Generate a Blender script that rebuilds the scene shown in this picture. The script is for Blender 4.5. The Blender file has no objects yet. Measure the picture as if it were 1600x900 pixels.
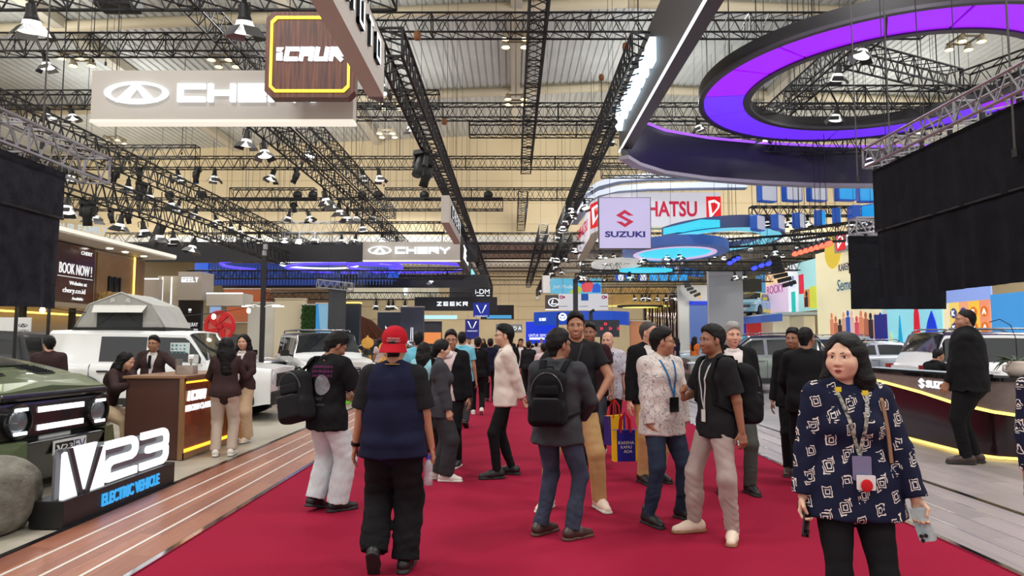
import bpy,math,random
import numpy as np
from mathutils import Vector,Matrix,Euler
S=bpy.context.scene
C=S.collection
PI=math.pi
# camera
F_PX,PITCH,CAM_H=1067.0,math.radians(4.45),1.6
cam=bpy.data.objects.new('camera',bpy.data.cameras.new('camera'))
C.objects.link(cam)
cam.data.sensor_width=36.0
cam.data.lens=36.0*F_PX/1600.0
cam.data.clip_start=0.05
cam.data.clip_end=400
cam.location=(0,0,CAM_H)
cam.rotation_euler=(PI/2+PITCH,0,0)
S.camera=cam
# look
S.view_settings.view_transform='Standard'
S.view_settings.look='None'
S.view_settings.exposure=0.0
S.view_settings.gamma=1.0
S.view_settings.use_curve_mapping=False
S.cycles.use_denoising=True
S.cycles.max_bounces=6
S.cycles.diffuse_bounces=3
S.cycles.glossy_bounces=3
S.cycles.transmission_bounces=4
S.cycles.transparent_max_bounces=6
S.cycles.sample_clamp_indirect=4.0
S.cycles.caustics_reflective=False
S.cycles.caustics_refractive=False
# world and hall lights
W=bpy.data.worlds.new('hall_air')
S.world=W
W.use_nodes=True
W.node_tree.nodes['Background'].inputs[0].default_value=(1.0,0.97,0.93,1)
W.node_tree.nodes['Background'].inputs[1].default_value=0.9
LIGHT_GRID=[(x,y)for y in(-3,5,13,22,32,44,58,74)for x in(-20,-7,7,20)]
BAY_POWER,ROOF_FILL,WALL_FILL=560.0,250.0,0.36
# pixel helpers (1600 x 900 frame)
def ray(px,py):
 u,v=(px-800)/F_PX,(450-py)/F_PX
 return u,math.cos(PITCH)-v*math.sin(PITCH),math.sin(PITCH)+v*math.cos(PITCH)
def at(px,py,Y):
 u,y,z=ray(px,py);t=Y/y
 return Vector((u*t,Y,CAM_H+z*t))
def az(px,py,Z):
 u,y,z=ray(px,py);t=(Z-CAM_H)/z
 return Vector((u*t,y*t,Z))
# materials
def lin(c):
 if isinstance(c,str):
  c=tuple(int(c[i:i+2],16)for i in(0,2,4))
 r=[]
 for v in c[:3]:
  v=v/255.0
  r.append(v/12.92 if v<=0.04045 else((v+0.055)/1.055)**2.4)
 return(r[0],r[1],r[2],1.0)
MATS={}
def mat(name,col,rough=0.6,metal=0.0,emit=None,es=0.0,coat=0.0,noise=None,bump=None,spec=None,alpha=None,trans=None,sheen=0.0):
 """noise=(colour2, scale, amount); bump=(scale, strength)"""
 if name in MATS:return MATS[name]
 m=bpy.data.materials.new(name);m.use_nodes=True
 nt=m.node_tree;b=nt.nodes['Principled BSDF'];I=b.inputs
 I['Base Color'].default_value=lin(col)
 I['Roughness'].default_value=rough
 I['Metallic'].default_value=metal
 if coat:I['Coat Weight'].default_value=coat;I['Coat Roughness'].default_value=0.05
 if sheen:I['Sheen Weight'].default_value=sheen
 if spec is not None:I['Specular IOR Level'].default_value=spec
 if emit is not None or es:
  I['Emission Color'].default_value=lin(emit if emit is not None else col)
  I['Emission Strength'].default_value=es
 if alpha is not None:I['Alpha'].default_value=alpha
 if trans:I['Transmission Weight'].default_value=trans
 if noise or bump:
  tc=nt.nodes.new('ShaderNodeTexCoord')
  if noise:
   n=nt.nodes.new('ShaderNodeTexNoise');n.inputs['Scale'].default_value=noise[1];n.inputs['Detail'].default_value=4
   nt.links.new(tc.outputs['Object'],n.inputs['Vector'])
   mr=nt.nodes.new('ShaderNodeMapRange');mr.inputs[1].default_value=0.35;mr.inputs[2].default_value=0.65
   mr.inputs[4].default_value=noise[2]
   nt.links.new(n.outputs['Fac'],mr.inputs[0])
   mx=nt.nodes.new('ShaderNodeMix');mx.data_type='RGBA'
   mx.inputs[6].default_value=lin(col);mx.inputs[7].default_value=lin(noise[0])
   nt.links.new(mr.outputs[0],mx.inputs[0]);nt.links.new(mx.outputs[2],I['Base Color'])
  if bump:
   n2=nt.nodes.new('ShaderNodeTexNoise');n2.inputs['Scale'].default_value=bump[0];n2.inputs['Detail'].default_value=3
   nt.links.new(tc.outputs['Object'],n2.inputs['Vector'])
   bp=nt.nodes.new('ShaderNodeBump');bp.inputs['Strength'].default_value=bump[1];bp.inputs['Distance'].default_value=0.02
   nt.links.new(n2.outputs['Fac'],bp.inputs['Height']);nt.links.new(bp.outputs[0],I['Normal'])
 MATS[name]=m
 return m
def node_mat(name,fn,**kw):
 """fn(nt, bsdf, texcoord) wires extra nodes into a plain material"""
 if name in MATS:return MATS[name]
 m=mat(name,kw.pop('col',(128,128,128)),**kw)
 nt=m.node_tree
 fn(nt,nt.nodes['Principled BSDF'],nt.nodes.new('ShaderNodeTexCoord'))
 return m
def mathn(nt,op,a,b=0.0,c=0.0):
 n=nt.nodes.new('ShaderNodeMath');n.operation=op
 for i,v in enumerate((a,b,c)):
  if isinstance(v,(int,float)):n.inputs[i].default_value=v
  else:nt.links.new(v,n.inputs[i])
 return n.outputs[0]
def mixc(nt,fac,c1,c2):
 n=nt.nodes.new('ShaderNodeMix');n.data_type='RGBA'
 if isinstance(fac,(int,float)):n.inputs[0].default_value=fac
 else:nt.links.new(fac,n.inputs[0])
 for i,v in((6,c1),(7,c2)):
  if isinstance(v,(tuple,str)):n.inputs[i].default_value=lin(v)
  else:nt.links.new(v,n.inputs[i])
 return n.outputs[2]
def texn(nt,vec,kind,**kw):
 n=nt.nodes.new('ShaderNodeTex'+kind)
 for k,v in kw.items():
  if hasattr(n,k):setattr(n,k,v)
  else:n.inputs[k].default_value=v
 nt.links.new(vec,n.inputs['Vector'])
 return n
def mapn(nt,vec,loc=(0,0,0),rot=(0,0,0),scale=(1,1,1)):
 n=nt.nodes.new('ShaderNodeMapping')
 n.inputs[1].default_value=loc;n.inputs[2].default_value=rot;n.inputs[3].default_value=scale
 nt.links.new(vec,n.inputs[0])
 return n.outputs[0]
# objects
def props(o,label=None,cat=None,group=None,kind=None):
 if label:o['label']=label
 if cat:o['category']=cat
 if group:o['group']=group
 if kind:o['kind']=kind
 return o
def thing(name,label,cat,loc=(0,0,0),rotz=0.0,group=None):
 o=bpy.data.objects.new(name,None);C.objects.link(o)
 o.empty_display_size=0.1
 o.location=loc;o.rotation_euler=(0,0,rotz)
 return props(o,label,cat,group)
def dup(root,loc,rotz=None,label=None,group=None,rot=None):
 r=root.copy();C.objects.link(r);r.location=loc
 if rotz is not None:r.rotation_euler=(0,0,rotz)
 if rot is not None:r.rotation_euler=rot
 if label:r['label']=label
 if group:r['group']=group
 for ch in list(root.children):
  c=ch.copy();C.objects.link(c);c.parent=r
  for g in ch.children:
   d=g.copy();C.objects.link(d);d.parent=c
 return r
def frame(x,z):
 x=Vector(x).normalized();y=Vector(z).cross(x).normalized();z=x.cross(y)
 return Matrix((x,y,z)).transposed()
class MB:
 """collects shapes and links them as ONE mesh object"""
 def __init__(s,M=None):s.v=[];s.f=[];s.mi=[];s.M=M;s.m=0;s.sm=[];s.smooth=False
 def add(s,verts,faces,M=None):
  n=len(s.v)
  T=s.M if M is None else(M if s.M is None else s.M@M)
  if T is None:s.v.extend(tuple(p)for p in verts)
  else:s.v.extend(tuple(T@Vector(p))for p in verts)
  for f in faces:
   s.f.append(tuple(i+n for i in f));s.mi.append(s.m);s.sm.append(s.smooth)
  return s
 def box(s,c,d,R=None,taper=1.0):
  x,y,z=d[0]/2,d[1]/2,d[2]/2;t=taper
  vs=[(-x,-y,-z),(x,-y,-z),(x,y,-z),(-x,y,-z),(-x*t,-y*t,z),(x*t,-y*t,z),(x*t,y*t,z),(-x*t,y*t,z)]
  M=Matrix.Translation(c)@(R.to_4x4()if R is not None else Matrix.Identity(4))
  return s.add(vs,[(3,2,1,0),(4,5,6,7),(0,1,5,4),(1,2,6,5),(2,3,7,6),(3,0,4,7)],M)
 def rbox(s,c,d,r=0.02,R=None,axis=2,n=4):
  o=[0,1,2];o.remove(axis);a,b=d[o[0]]/2-r,d[o[1]]/2-r
  pts=[]
  for k,(sx,sy)in enumerate(((1,1),(-1,1),(-1,-1),(1,-1))):
   for i in range(n+1):
    t=(k+i/n)*PI/2;pts.append((sx*a+r*math.cos(t),sy*b+r*math.sin(t)))
  h=d[axis]/2
  def put(p,q):
   w=[0,0,0];w[o[0]],w[o[1]],w[axis]=p[0],p[1],q;return w
  N=len(pts)
  vs=[put(p,-h)for p in pts]+[put(p,h)for p in pts]
  fs=[tuple(range(N-1,-1,-1)),tuple(range(N,2*N))]+[(i,(i+1)%N,N+(i+1)%N,N+i)for i in range(N)]
  if axis==1:fs=[tuple(reversed(f))for f in fs]
  M=Matrix.Translation(c)@(R.to_4x4()if R is not None else Matrix.Identity(4))
  return s.add(vs,fs,M)
 def bar(s,a,b,r,n=4,r2=None,cap=True):
  a,b=Vector(a),Vector(b);d=b-a;L=d.length
  if L<1e-6:return s
  r2=r if r2 is None else r2
  up=Vector((0,0,1))if abs(d.z)<0.9*L else Vector((0,1,0))
  d.normalize();u=d.cross(up).normalized();w=u.cross(d)
  vs=[]
  for q,rr in((a,r),(b,r2)):
   for i in range(n):
    t=2*PI*(i+0.5)/n;vs.append(q+u*(rr*math.cos(t))+w*(rr*math.sin(t)))
  fs=[(n+i,n+(i+1)%n,(i+1)%n,i)for i in range(n)]
  if cap:fs+=[tuple(range(n)),tuple(range(2*n-1,n-1,-1))]
  return s.add(vs,fs)
 def tube(s,pts,r,n=6,closed=False,flat=None):
  pts=[Vector(p)for p in pts];N=len(pts);vs=[];pu=None
  rs=r if isinstance(r,(list,tuple))else[r]*N
  for i,p in enumerate(pts):
   a=pts[i-1]if(i>0 or closed)else p;b=pts[(i+1)%N]if(i<N-1 or closed)else p
   d=(b-a).normalized()
   if pu is None:
    up=Vector((0,0,1))if abs(d.z)<0.9 else Vector((0,1,0));pu=d.cross(up).normalized()
   else:
    pu=(pu-d*pu.dot(d)).normalized()
   w=pu.cross(d)
   for k in range(n):
    t=2*PI*(k+0.5)/n
    if flat:vs.append(p+pu*(flat[0]*math.cos(t)*1.414)+w*(flat[1]*math.sin(t)*1.414))
    else:vs.append(p+pu*(rs[i]*math.cos(t))+w*(rs[i]*math.sin(t)))
  fs=[]
  for i in range(N if closed else N-1):
   j=(i+1)%N
   for k in range(n):fs.append((j*n+k,j*n+(k+1)%n,i*n+(k+1)%n,i*n+k))
  if not closed:fs+=[tuple(range(n)),tuple(range(N*n-1,(N-1)*n-1,-1))]
  return s.add(vs,fs)
 def lathe(s,prof,n=20,M=None,cap=True):
  vs=[];fs=[]
  for r,z in prof:
   for i in range(n):vs.append((r*math.cos(2*PI*i/n),r*math.sin(2*PI*i/n),z))
  for j in range(len(prof)-1):
   for i in range(n):fs.append((j*n+i,j*n+(i+1)%n,(j+1)*n+(i+1)%n,(j+1)*n+i))
  if cap:fs+=[tuple(range(n-1,-1,-1)),tuple(range((len(prof)-1)*n,len(prof)*n))]
  return s.add(vs,fs,M)
 def ell(s,c,r,R=None,n=16,m=10):
  vs=[(0,0,-1)];fs=[]
  for j in range(1,m):
   t=PI*j/m-PI/2
   for i in range(n):vs.append((math.cos(t)*math.cos(2*PI*i/n),math.cos(t)*math.sin(2*PI*i/n),math.sin(t)))
  vs.append((0,0,1));top=len(vs)-1
  for i in range(n):
   fs.append((0,1+(i+1)%n,1+i));fs.append((top,1+(m-2)*n+i,1+(m-2)*n+(i+1)%n))
   for j in range(m-2):
    a=1+j*n;fs.append((a+i,a+(i+1)%n,a+n+(i+1)%n,a+n+i))
  M=Matrix.Translation(c)@(R.to_4x4()if R is not None else Matrix.Identity(4))@Matrix.Diagonal((r[0],r[1],r[2],1))
  return s.add(vs,fs,M)
 def prism(s,poly,d0,d1,M=None):
  n=len(poly)
  vs=[(p[0],p[1],d0)for p in poly]+[(p[0],p[1],d1)for p in poly]
  a=sum(poly[i][0]*poly[(i+1)%n][1]-poly[(i+1)%n][0]*poly[i][1]for i in range(n))
  fs=[tuple(range(n-1,-1,-1)),tuple(range(n,2*n))]+[(i,(i+1)%n,n+(i+1)%n,n+i)for i in range(n)]
  if(a<0)!=(d1<d0):fs=[tuple(reversed(f))for f in fs]
  return s.add(vs,fs,M)
 def ring(s,r0,r1,z0,z1,a0=0,a1=2*PI,n=48,M=None,sx=1.0,sy=1.0):
  full=abs(a1-a0-2*PI)<1e-6;vs=[];fs=[];N=n if full else n+1
  for i in range(N):
   t=a0+(a1-a0)*i/n;c,q=math.cos(t)*sx,math.sin(t)*sy
   vs+=[(r0*c,r0*q,z0),(r1*c,r1*q,z0),(r1*c,r1*q,z1),(r0*c,r0*q,z1)]
  for i in range(n):
   a,b=4*i,4*((i+1)%N)
   for k in range(4):fs.append((a+k,a+(k+1)%4,b+(k+1)%4,b+k))
  if not full:fs+=[(3,2,1,0),(4*n,4*n+1,4*n+2,4*n+3)]
  return s.add(vs,fs,M)
 def band(s,pts,h,th,M=None):
  pts=[Vector(p)for p in pts];vs=[];fs=[]
  for i,p in enumerate(pts):
   d=(pts[min(i+1,len(pts)-1)]-pts[max(i-1,0)]);d.z=0;d.normalize()
   nrm=Vector((-d.y,d.x,0))*th;hv=Vector((0,0,h))
   vs+=[p,p+nrm,p+nrm+hv,p+hv]
  for i in range(len(pts)-1):
   a,b=4*i,4*i+4
   for k in range(4):fs.append((a+k,b+k,b+(k+1)%4,a+(k+1)%4))
  e=4*(len(pts)-1)
  fs+=[(0,1,2,3),(e+3,e+2,e+1,e)]
  return s.add(vs,fs,M)
 def text(s,txt,h,w=None,ext=0.01,M=None,shear=0.0,bold=0.0):
  vs,fs=text_geo(txt,h,w,ext,shear,bold)
  return s.add(vs,fs,M)
 def build(s,name,m,parent=None,smooth=None,bevel=0.0,label=None):
  me=bpy.data.meshes.new(name)
  me.from_pydata(s.v,[],s.f)
  ms=m if isinstance(m,(list,tuple))else[m]
  for q in ms:me.materials.append(q)
  if len(ms)>1:me.polygons.foreach_set('material_index',s.mi)
  if smooth is True:me.polygons.foreach_set('use_smooth',[True]*len(s.f))
  elif any(s.sm):me.polygons.foreach_set('use_smooth',s.sm)
  me.update()
  o=bpy.data.objects.new(name,me);C.objects.link(o)
  if parent is not None:o.parent=parent
  if bevel:
   b=o.modifiers.new('soft_edges','BEVEL');b.width=bevel;b.segments=2;b.limit_method='ANGLE';b.angle_limit=0.6
  if smooth=='auto':
   me.polygons.foreach_set('use_smooth',[True]*len(s.f))
   try:me.set_sharp_from_angle(angle=0.6)
   except Exception:pass
  if label:o['label']=label
  return o
_TXT={}
def text_geo(txt,h,w=None,ext=0.01,shear=0.0,bold=0.0):
 """lettering centred on the origin, facing +z; h = overall height, w = overall width"""
 key=(txt,h,w,ext,shear,bold)
 if key in _TXT:return _TXT[key]
 cu=bpy.data.curves.new('lettering','FONT');cu.body=txt;cu.size=1.0;cu.resolution_u=3
 cu.align_x='CENTER';cu.extrude=0.5;cu.shear=shear;cu.offset=bold
 o=bpy.data.objects.new('lettering',cu);C.objects.link(o)
 dg=bpy.context.evaluated_depsgraph_get();dg.update()
 me=bpy.data.meshes.new_from_object(o.evaluated_get(dg))
 vs=np.array([tuple(v.co)for v in me.vertices]);fs=[tuple(p.vertices)for p in me.polygons]
 bpy.data.objects.remove(o);bpy.data.curves.remove(cu);bpy.data.meshes.remove(me)
 lo,hi=vs.min(0),vs.max(0);k=h/max(hi[1]-lo[1],1e-6);kx=k if w is None else w/max(hi[0]-lo[0],1e-6)
 vs=(vs-(lo+hi)/2)*np.array([kx,k,ext])
 _TXT[key]=([tuple(p)for p in vs.tolist()],fs)
 return _TXT[key]
FACE_CAM=Matrix(((1,0,0,0),(0,0,-1,0),(0,1,0,0),(0,0,0,1)))
FACE_PX=Matrix(((0,0,1,0),(1,0,0,0),(0,1,0,0),(0,0,0,1)))
FACE_NX=Matrix(((0,0,-1,0),(-1,0,0,0),(0,1,0,0),(0,0,0,1)))
def L(*a):return Matrix.Translation(Vector(a))
def RZ(a):return Matrix.Rotation(a,4,'Z')
def RX(a):return Matrix.Rotation(a,4,'X')
def RY(a):return Matrix.Rotation(a,4,'Y')
# implicit surfaces for people, bags, rocks, tents
def axis_coords(lo,hi,step,fine=(),fstep=None):
 out=[lo]
 while out[-1]<hi:
  p=out[-1];st=step
  for a,b in fine:
   if a<=p<=b:st=fstep;break
   if p<a<p+step:st=max(fstep,a-p)
  out.append(p+st)
 return np.array(out,'f4')
class SDF:
 def __init__(s,xs,ys,zs):
  s.c=(xs,ys,zs);s.d=np.full((len(xs),len(ys),len(zs)),0.3,'f4')
 def region(s,lo,hi):
  sl=[]
  for i in range(3):
   a=int(np.searchsorted(s.c[i],lo[i]));b=int(np.searchsorted(s.c[i],hi[i]))
   if b<=a:return None
   sl.append(slice(a,b))
  sl=tuple(sl)
  g=(s.c[0][sl[0]][:,None,None],s.c[1][sl[1]][None,:,None],s.c[2][sl[2]][None,None,:])
  return sl,g
 def comb(s,sl,p,k,op):
  a=s.d[sl]
  if op=='u':
   if k>0:
    h=np.clip(0.5+0.5*(a-p)/k,0,1);s.d[sl]=a+(p-a)*h-k*h*(1-h)
   else:s.d[sl]=np.minimum(a,p)
  elif op=='s':
   p=-p
   if k>0:
    h=np.clip(0.5-0.5*(a-p)/k,0,1);s.d[sl]=a+(p-a)*h+k*h*(1-h)
   else:s.d[sl]=np.maximum(a,p)
  else:s.d[sl]=np.maximum(a,p)
 def cone(s,a,b,ra,rb,k=0.02,flat=None,op='u',ca=False,cb=False):
  a,b=np.array(a,'f4'),np.array(b,'f4');m=max(ra,rb)+0.03+k
  if flat is not None:m*=max(1.0,flat[1])
  R=s.region(np.minimum(a,b)-m,np.maximum(a,b)+m)
  if R is None:return s
  sl,g=R
  q=[g[i]-a[i]for i in range(3)];ba=b-a
  if flat is not None:
   n=np.array(flat[0],'f4');f=1.0/flat[1]-1.0
   dn=q[0]*n[0]+q[1]*n[1]+q[2]*n[2]
   q=[q[i]+dn*(n[i]*f)for i in range(3)]
   ba=ba+n*(float(ba@n)*f)
  L2=max(float(ba@ba),1e-9)
  tu=(q[0]*ba[0]+q[1]*ba[1]+q[2]*ba[2])/L2
  t=np.clip(tu,0,1)
  d=np.sqrt((q[0]-t*ba[0])**2+(q[1]-t*ba[1])**2+(q[2]-t*ba[2])**2)-(ra+(rb-ra)*t)
  if ca:d=np.maximum(d,-tu*L2**0.5)
  if cb:d=np.maximum(d,(tu-1)*L2**0.5)
  s.comb(sl,d,k,op);return s
 def ell(s,c,r,R=None,k=0.02,op='u'):
  c,r=np.array(c,'f4'),np.array(r,'f4');m=float(r.max())+0.03+k
  G=s.region(c-m,c+m)
  if G is None:return s
  sl,g=G
  q=[g[i]-c[i]for i in range(3)]
  if R is not None:
   R=np.array(R,'f4');q=[q[0]*R[0,i]+q[1]*R[1,i]+q[2]*R[2,i]for i in range(3)]
  k0=np.sqrt((q[0]/r[0])**2+(q[1]/r[1])**2+(q[2]/r[2])**2)
  k1=np.sqrt((q[0]/r[0]**2)**2+(q[1]/r[1]**2)**2+(q[2]/r[2]**2)**2)
  s.comb(sl,k0*(k0-1.0)/np.maximum(k1,1e-6),k,op);return s
 def box(s,c,h,rr=0.01,R=None,k=0.01,op='u'):
  c=np.array(c,'f4');m=float(np.linalg.norm(h))+0.03+k
  G=s.region(c-m,c+m)
  if G is None:return s
  sl,g=G
  q=[g[i]-c[i]for i in range(3)]
  if R is not None:
   R=np.array(R,'f4');q=[q[0]*R[0,i]+q[1]*R[1,i]+q[2]*R[2,i]for i in range(3)]
  q=[np.abs(q[i])-(h[i]-rr)for i in range(3)]
  o=np.sqrt(np.maximum(q[0],0)**2+np.maximum(q[1],0)**2+np.maximum(q[2],0)**2)
  s.comb(sl,o+np.minimum(np.maximum(q[0],np.maximum(q[1],q[2])),0)-rr,k,op);return s
 def cut(s,n,p,lo=(-9,-9,-9),hi=(9,9,9)):
  G=s.region(lo,hi)
  if G is None:return s
  sl,g=G
  s.d[sl]=np.maximum(s.d[sl],(g[0]-p[0])*n[0]+(g[1]-p[1])*n[1]+(g[2]-p[2])*n[2]);return s
 def wrinkle(s,amp,f=22.0,seed=0,zr=None,dirs=None):
  rs=np.random.RandomState(seed);x,y,z=s.c[0][:,None,None],s.c[1][None,:,None],s.c[2][None,None,:]
  n=0
  for i in range(5):
   v=rs.normal(size=3)*(1,1,1.3);v/=np.linalg.norm(v);w=rs.normal(size=3)*4
   ph=rs.rand()*6.28;ff=f*(0.6+0.5*i)
   q=np.sin((x*v[0]+y*v[1]+z*v[2])*ff+ph+1.8*np.sin(x*w[0]+z*w[2]+y*w[1]))
   n=n+(0.55-np.abs(q)*1.1 if i>1 else q*0.7)/(1+0.35*i)
  if zr is not None:n=n*np.clip((z-zr[0])/0.05,0,1)*np.clip((zr[1]-z)/0.05,0,1)
  s.d+=(amp*n).astype('f4');return s
 def mesh(s):
  d=s.d;ins=d<0
  nx,ny,nz=d.shape
  cs=[ins[i:nx-1+i,j:ny-1+j,k:nz-1+k]for i in(0,1)for j in(0,1)for k in(0,1)]
  cnt=sum(c.astype('u1')for c in cs)
  act=(cnt>0)&(cnt<8)
  I,J,K=np.nonzero(act)
  idx=np.full(act.shape,-1,'i4');idx[I,J,K]=np.arange(len(I))
  off=[(i,j,k)for i in(0,1)for j in(0,1)for k in(0,1)]
  val=[d[I+a,J+b,K+c]for a,b,c in off]
  pos=[np.stack((s.c[0][I+a],s.c[1][J+b],s.c[2][K+c]),1)for a,b,c in off]
  acc=np.zeros((len(I),3));num=np.zeros(len(I))
  for a in range(8):
   for b in range(a+1,8):
    if sum(abs(off[a][q]-off[b][q])for q in range(3))!=1:continue
    m=(val[a]<0)!=(val[b]<0)
    t=val[a][m]/(val[a][m]-val[b][m])
    acc[m]+=pos[a][m]+(pos[b][m]-pos[a][m])*t[:,None];num[m]+=1
  v=acc/np.maximum(num,1)[:,None]
  faces=[]
  for ax in range(3):
   A=[slice(1,n-1)for n in d.shape];B=[slice(1,n-1)for n in d.shape]
   A[ax]=slice(0,d.shape[ax]-1);B[ax]=slice(1,d.shape[ax])
   ia,ib=ins[tuple(A)],ins[tuple(B)]
   m=np.array(np.nonzero(ia!=ib)).T
   if not len(m):continue
   flip=ia[m[:,0],m[:,1],m[:,2]]
   base=m+np.array([0 if q==ax else 1 for q in range(3)])
   o1,o2=[q for q in range(3)if q!=ax]
   def at_(da,db):
    p=base.copy();p[:,o1]-=da;p[:,o2]-=db;return idx[p[:,0],p[:,1],p[:,2]]
   q=np.stack((at_(1,1),at_(0,1),at_(0,0),at_(1,0)),1)
   if ax==1:flip=~flip
   q[~flip]=q[~flip][:,::-1]
   faces.append(q[(q>=0).all(1)])
  f=np.concatenate(faces)if faces else np.zeros((0,4),'i4')
  return v,f
def relax(v,f,n=1,lam=0.5):
 for _ in range(n):
  acc=np.zeros_like(v);c=np.zeros(len(v))
  for a,b in((0,1),(1,2),(2,3),(3,0)):
   np.add.at(acc,f[:,a],v[f[:,b]]);np.add.at(acc,f[:,b],v[f[:,a]])
   np.add.at(c,f[:,a],1);np.add.at(c,f[:,b],1)
  v=v+lam*(acc/np.maximum(c,1)[:,None]-v)
 return v
def np_mesh(name,v,f,mats,extra=None):
 """v (n,3), f (m,4); extra: an MB whose faces carry their own material slots"""
 vs=v.tolist();fs=f.tolist();mi=[0]*len(fs)
 if extra is not None and extra.v:
  n=len(vs);vs+=[list(p)for p in extra.v];fs+=[[i+n for i in q]for q in extra.f];mi+=extra.mi
 me=bpy.data.meshes.new(name);me.from_pydata(vs,[],fs)
 for q in(mats if isinstance(mats,(list,tuple))else[mats]):me.materials.append(q)
 me.polygons.foreach_set('use_smooth',[True]*len(fs))
 if any(mi):me.polygons.foreach_set('material_index',mi)
 me.update()
 return me
def link_mesh(name,me,parent=None,label=None):
 o=bpy.data.objects.new(name,me);C.objects.link(o)
 if parent is not None:o.parent=parent
 if label:o['label']=label
 return o
# people
def rz3(a):c,s=math.cos(a),math.sin(a);return np.array(((c,-s,0),(s,c,0),(0,0,1)))
def rx3(a):c,s=math.cos(a),math.sin(a);return np.array(((1,0,0),(0,c,-s),(0,s,c)))
def ry3(a):c,s=math.cos(a),math.sin(a);return np.array(((c,0,s),(0,1,0),(-s,0,c)))
def unit(v):v=np.array(v,float);return v/max(np.linalg.norm(v),1e-9)
def ik(a,b,l1,l2,pole):
 a,b=np.array(a,float),np.array(b,float);d=b-a;L_=np.linalg.norm(d)
 if L_>(l1+l2)*0.998:d=d/L_*(l1+l2)*0.998;L_=(l1+l2)*0.998;b=a+d
 u=d/L_;p=np.array(pole,float);p=unit(p-u*(p@u))
 x=(l1*l1-l2*l2+L_*L_)/(2*L_);h=math.sqrt(max(l1*l1-x*x,0))
 return a+u*x+p*h,b
D=math.radians
SKIN=dict(tan=(176,124,96),brown=(150,100,76),light=(205,158,132),pale=(222,178,152),fair=(214,160,136))
def skin_mat(k):return mat('skin_'+k,SKIN[k],rough=0.5,noise=(tuple(int(c*0.93)for c in SKIN[k]),30,0.6))
def cloth(name,col,rough=0.9,weave=0.17,**kw):return mat(name,col,rough=rough,bump=(17,weave),spec=0.2,**kw)
HAIR=lambda c:mat('hair_%s'%c,dict(black=(18,16,17),grey=(150,148,146),dark=(28,23,22),mid=(70,66,64))[c],rough=0.55,bump=(110,0.35),spec=0.22)
EYE_W=mat('eye_white',(225,220,215),rough=0.25);EYE_D=mat('eye_iris',(28,18,14),rough=0.1)
LIP_M=mat('lips',(150,88,80),rough=0.45);LIP_R=mat('lips_red',(140,45,52),rough=0.35);TEETH=mat('teeth',(235,228,215),rough=0.3)
class Pose:pass
def skeleton(H,sex,girth,lean,tyaw,feet,hands,head,side=0.0,hipdrop=0.0):
 p=Pose();s=p.s=H/1.75;f=sex=='f';p.f=f;p.g=girth;p.sex=sex
 p.hz=(0.915-hipdrop)*s
 P0=np.array((side,0,p.hz))
 Rt=rz3(tyaw)@rx3(-lean[0])@ry3(lean[1]);p.Rt=Rt
 p.T=lambda x,y,z:P0+Rt@np.array((x*s,y*s,z*s-0.915*s))
 p.fy=Rt@np.array((0,1,0.0))
 p.hip=[P0+rz3(tyaw*0.5)@np.array((sx*0.088*s,0,0))for sx in(-1,1)]
 p.ank,p.knee,p.foot=[],[],[]
 for i,(fx,fy,fyaw,lift)in enumerate(feet):
  Rf=rz3(fyaw)@rx3(-lift)
  ball=np.array((fx*s,fy*s,0))+rz3(fyaw)@np.array((0,0.13*s,0))
  a=ball+Rf@np.array((0,-0.13*s,0.085*s))
  k,a2=ik(p.hip[i],a,0.43*s,0.43*s,rz3(fyaw)@np.array((0.05*(-1,1)[i],1,0.1)))
  p.ank.append(a);p.knee.append(k);p.foot.append((ball-Rf@np.array((0,0.13*s,0)),Rf))
 sw=(0.150 if f else 0.172)*(0.94+0.06*girth)
 p.sh=[p.T(sx*sw,-0.012,1.415)for sx in(-1,1)]
 p.elb,p.wr,p.hd=[],[],[]
 for i,h in enumerate(hands):
  sx=(-1,1)[i]
  h=dict(h or{})
  w=h.get('w',(sx*(0.27 if not f else 0.24)*(0.9+0.1*girth),0.03,0.815))
  w=np.array(w)*s if not h.get('abs')else np.array(w)
  e,w=ik(p.sh[i],w,0.29*s,0.255*s,h.get('pole',(0.35*sx,-1,-0.1)))
  d=unit(h['d'])if 'd' in h else unit(w-e)
  n=np.array(h.get('n',(-sx,0.0,0.0)),float);n=unit(n-d*(n@d))
  p.elb.append(e);p.wr.append(w);p.hd.append((d,n,h.get('curl',0.35),h.get('thumb',0.5)))
 p.nb=p.T(0,-0.02,1.475)
 hy,hp,hr=head
 p.Rh=Rt@rx3(lean[0]*0.8)@rz3(hy)@rx3(hp)@ry3(hr)
 p.hc=p.T(0,-0.005,1.545)+p.Rh@np.array((0,0.022,0.085))*s
 p.hs=s**0.6*(0.98 if f else 1.0)
 p.Hd=lambda x,y,z:p.hc+p.Rh@np.array((x,y,z))*p.hs
 return p
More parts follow.
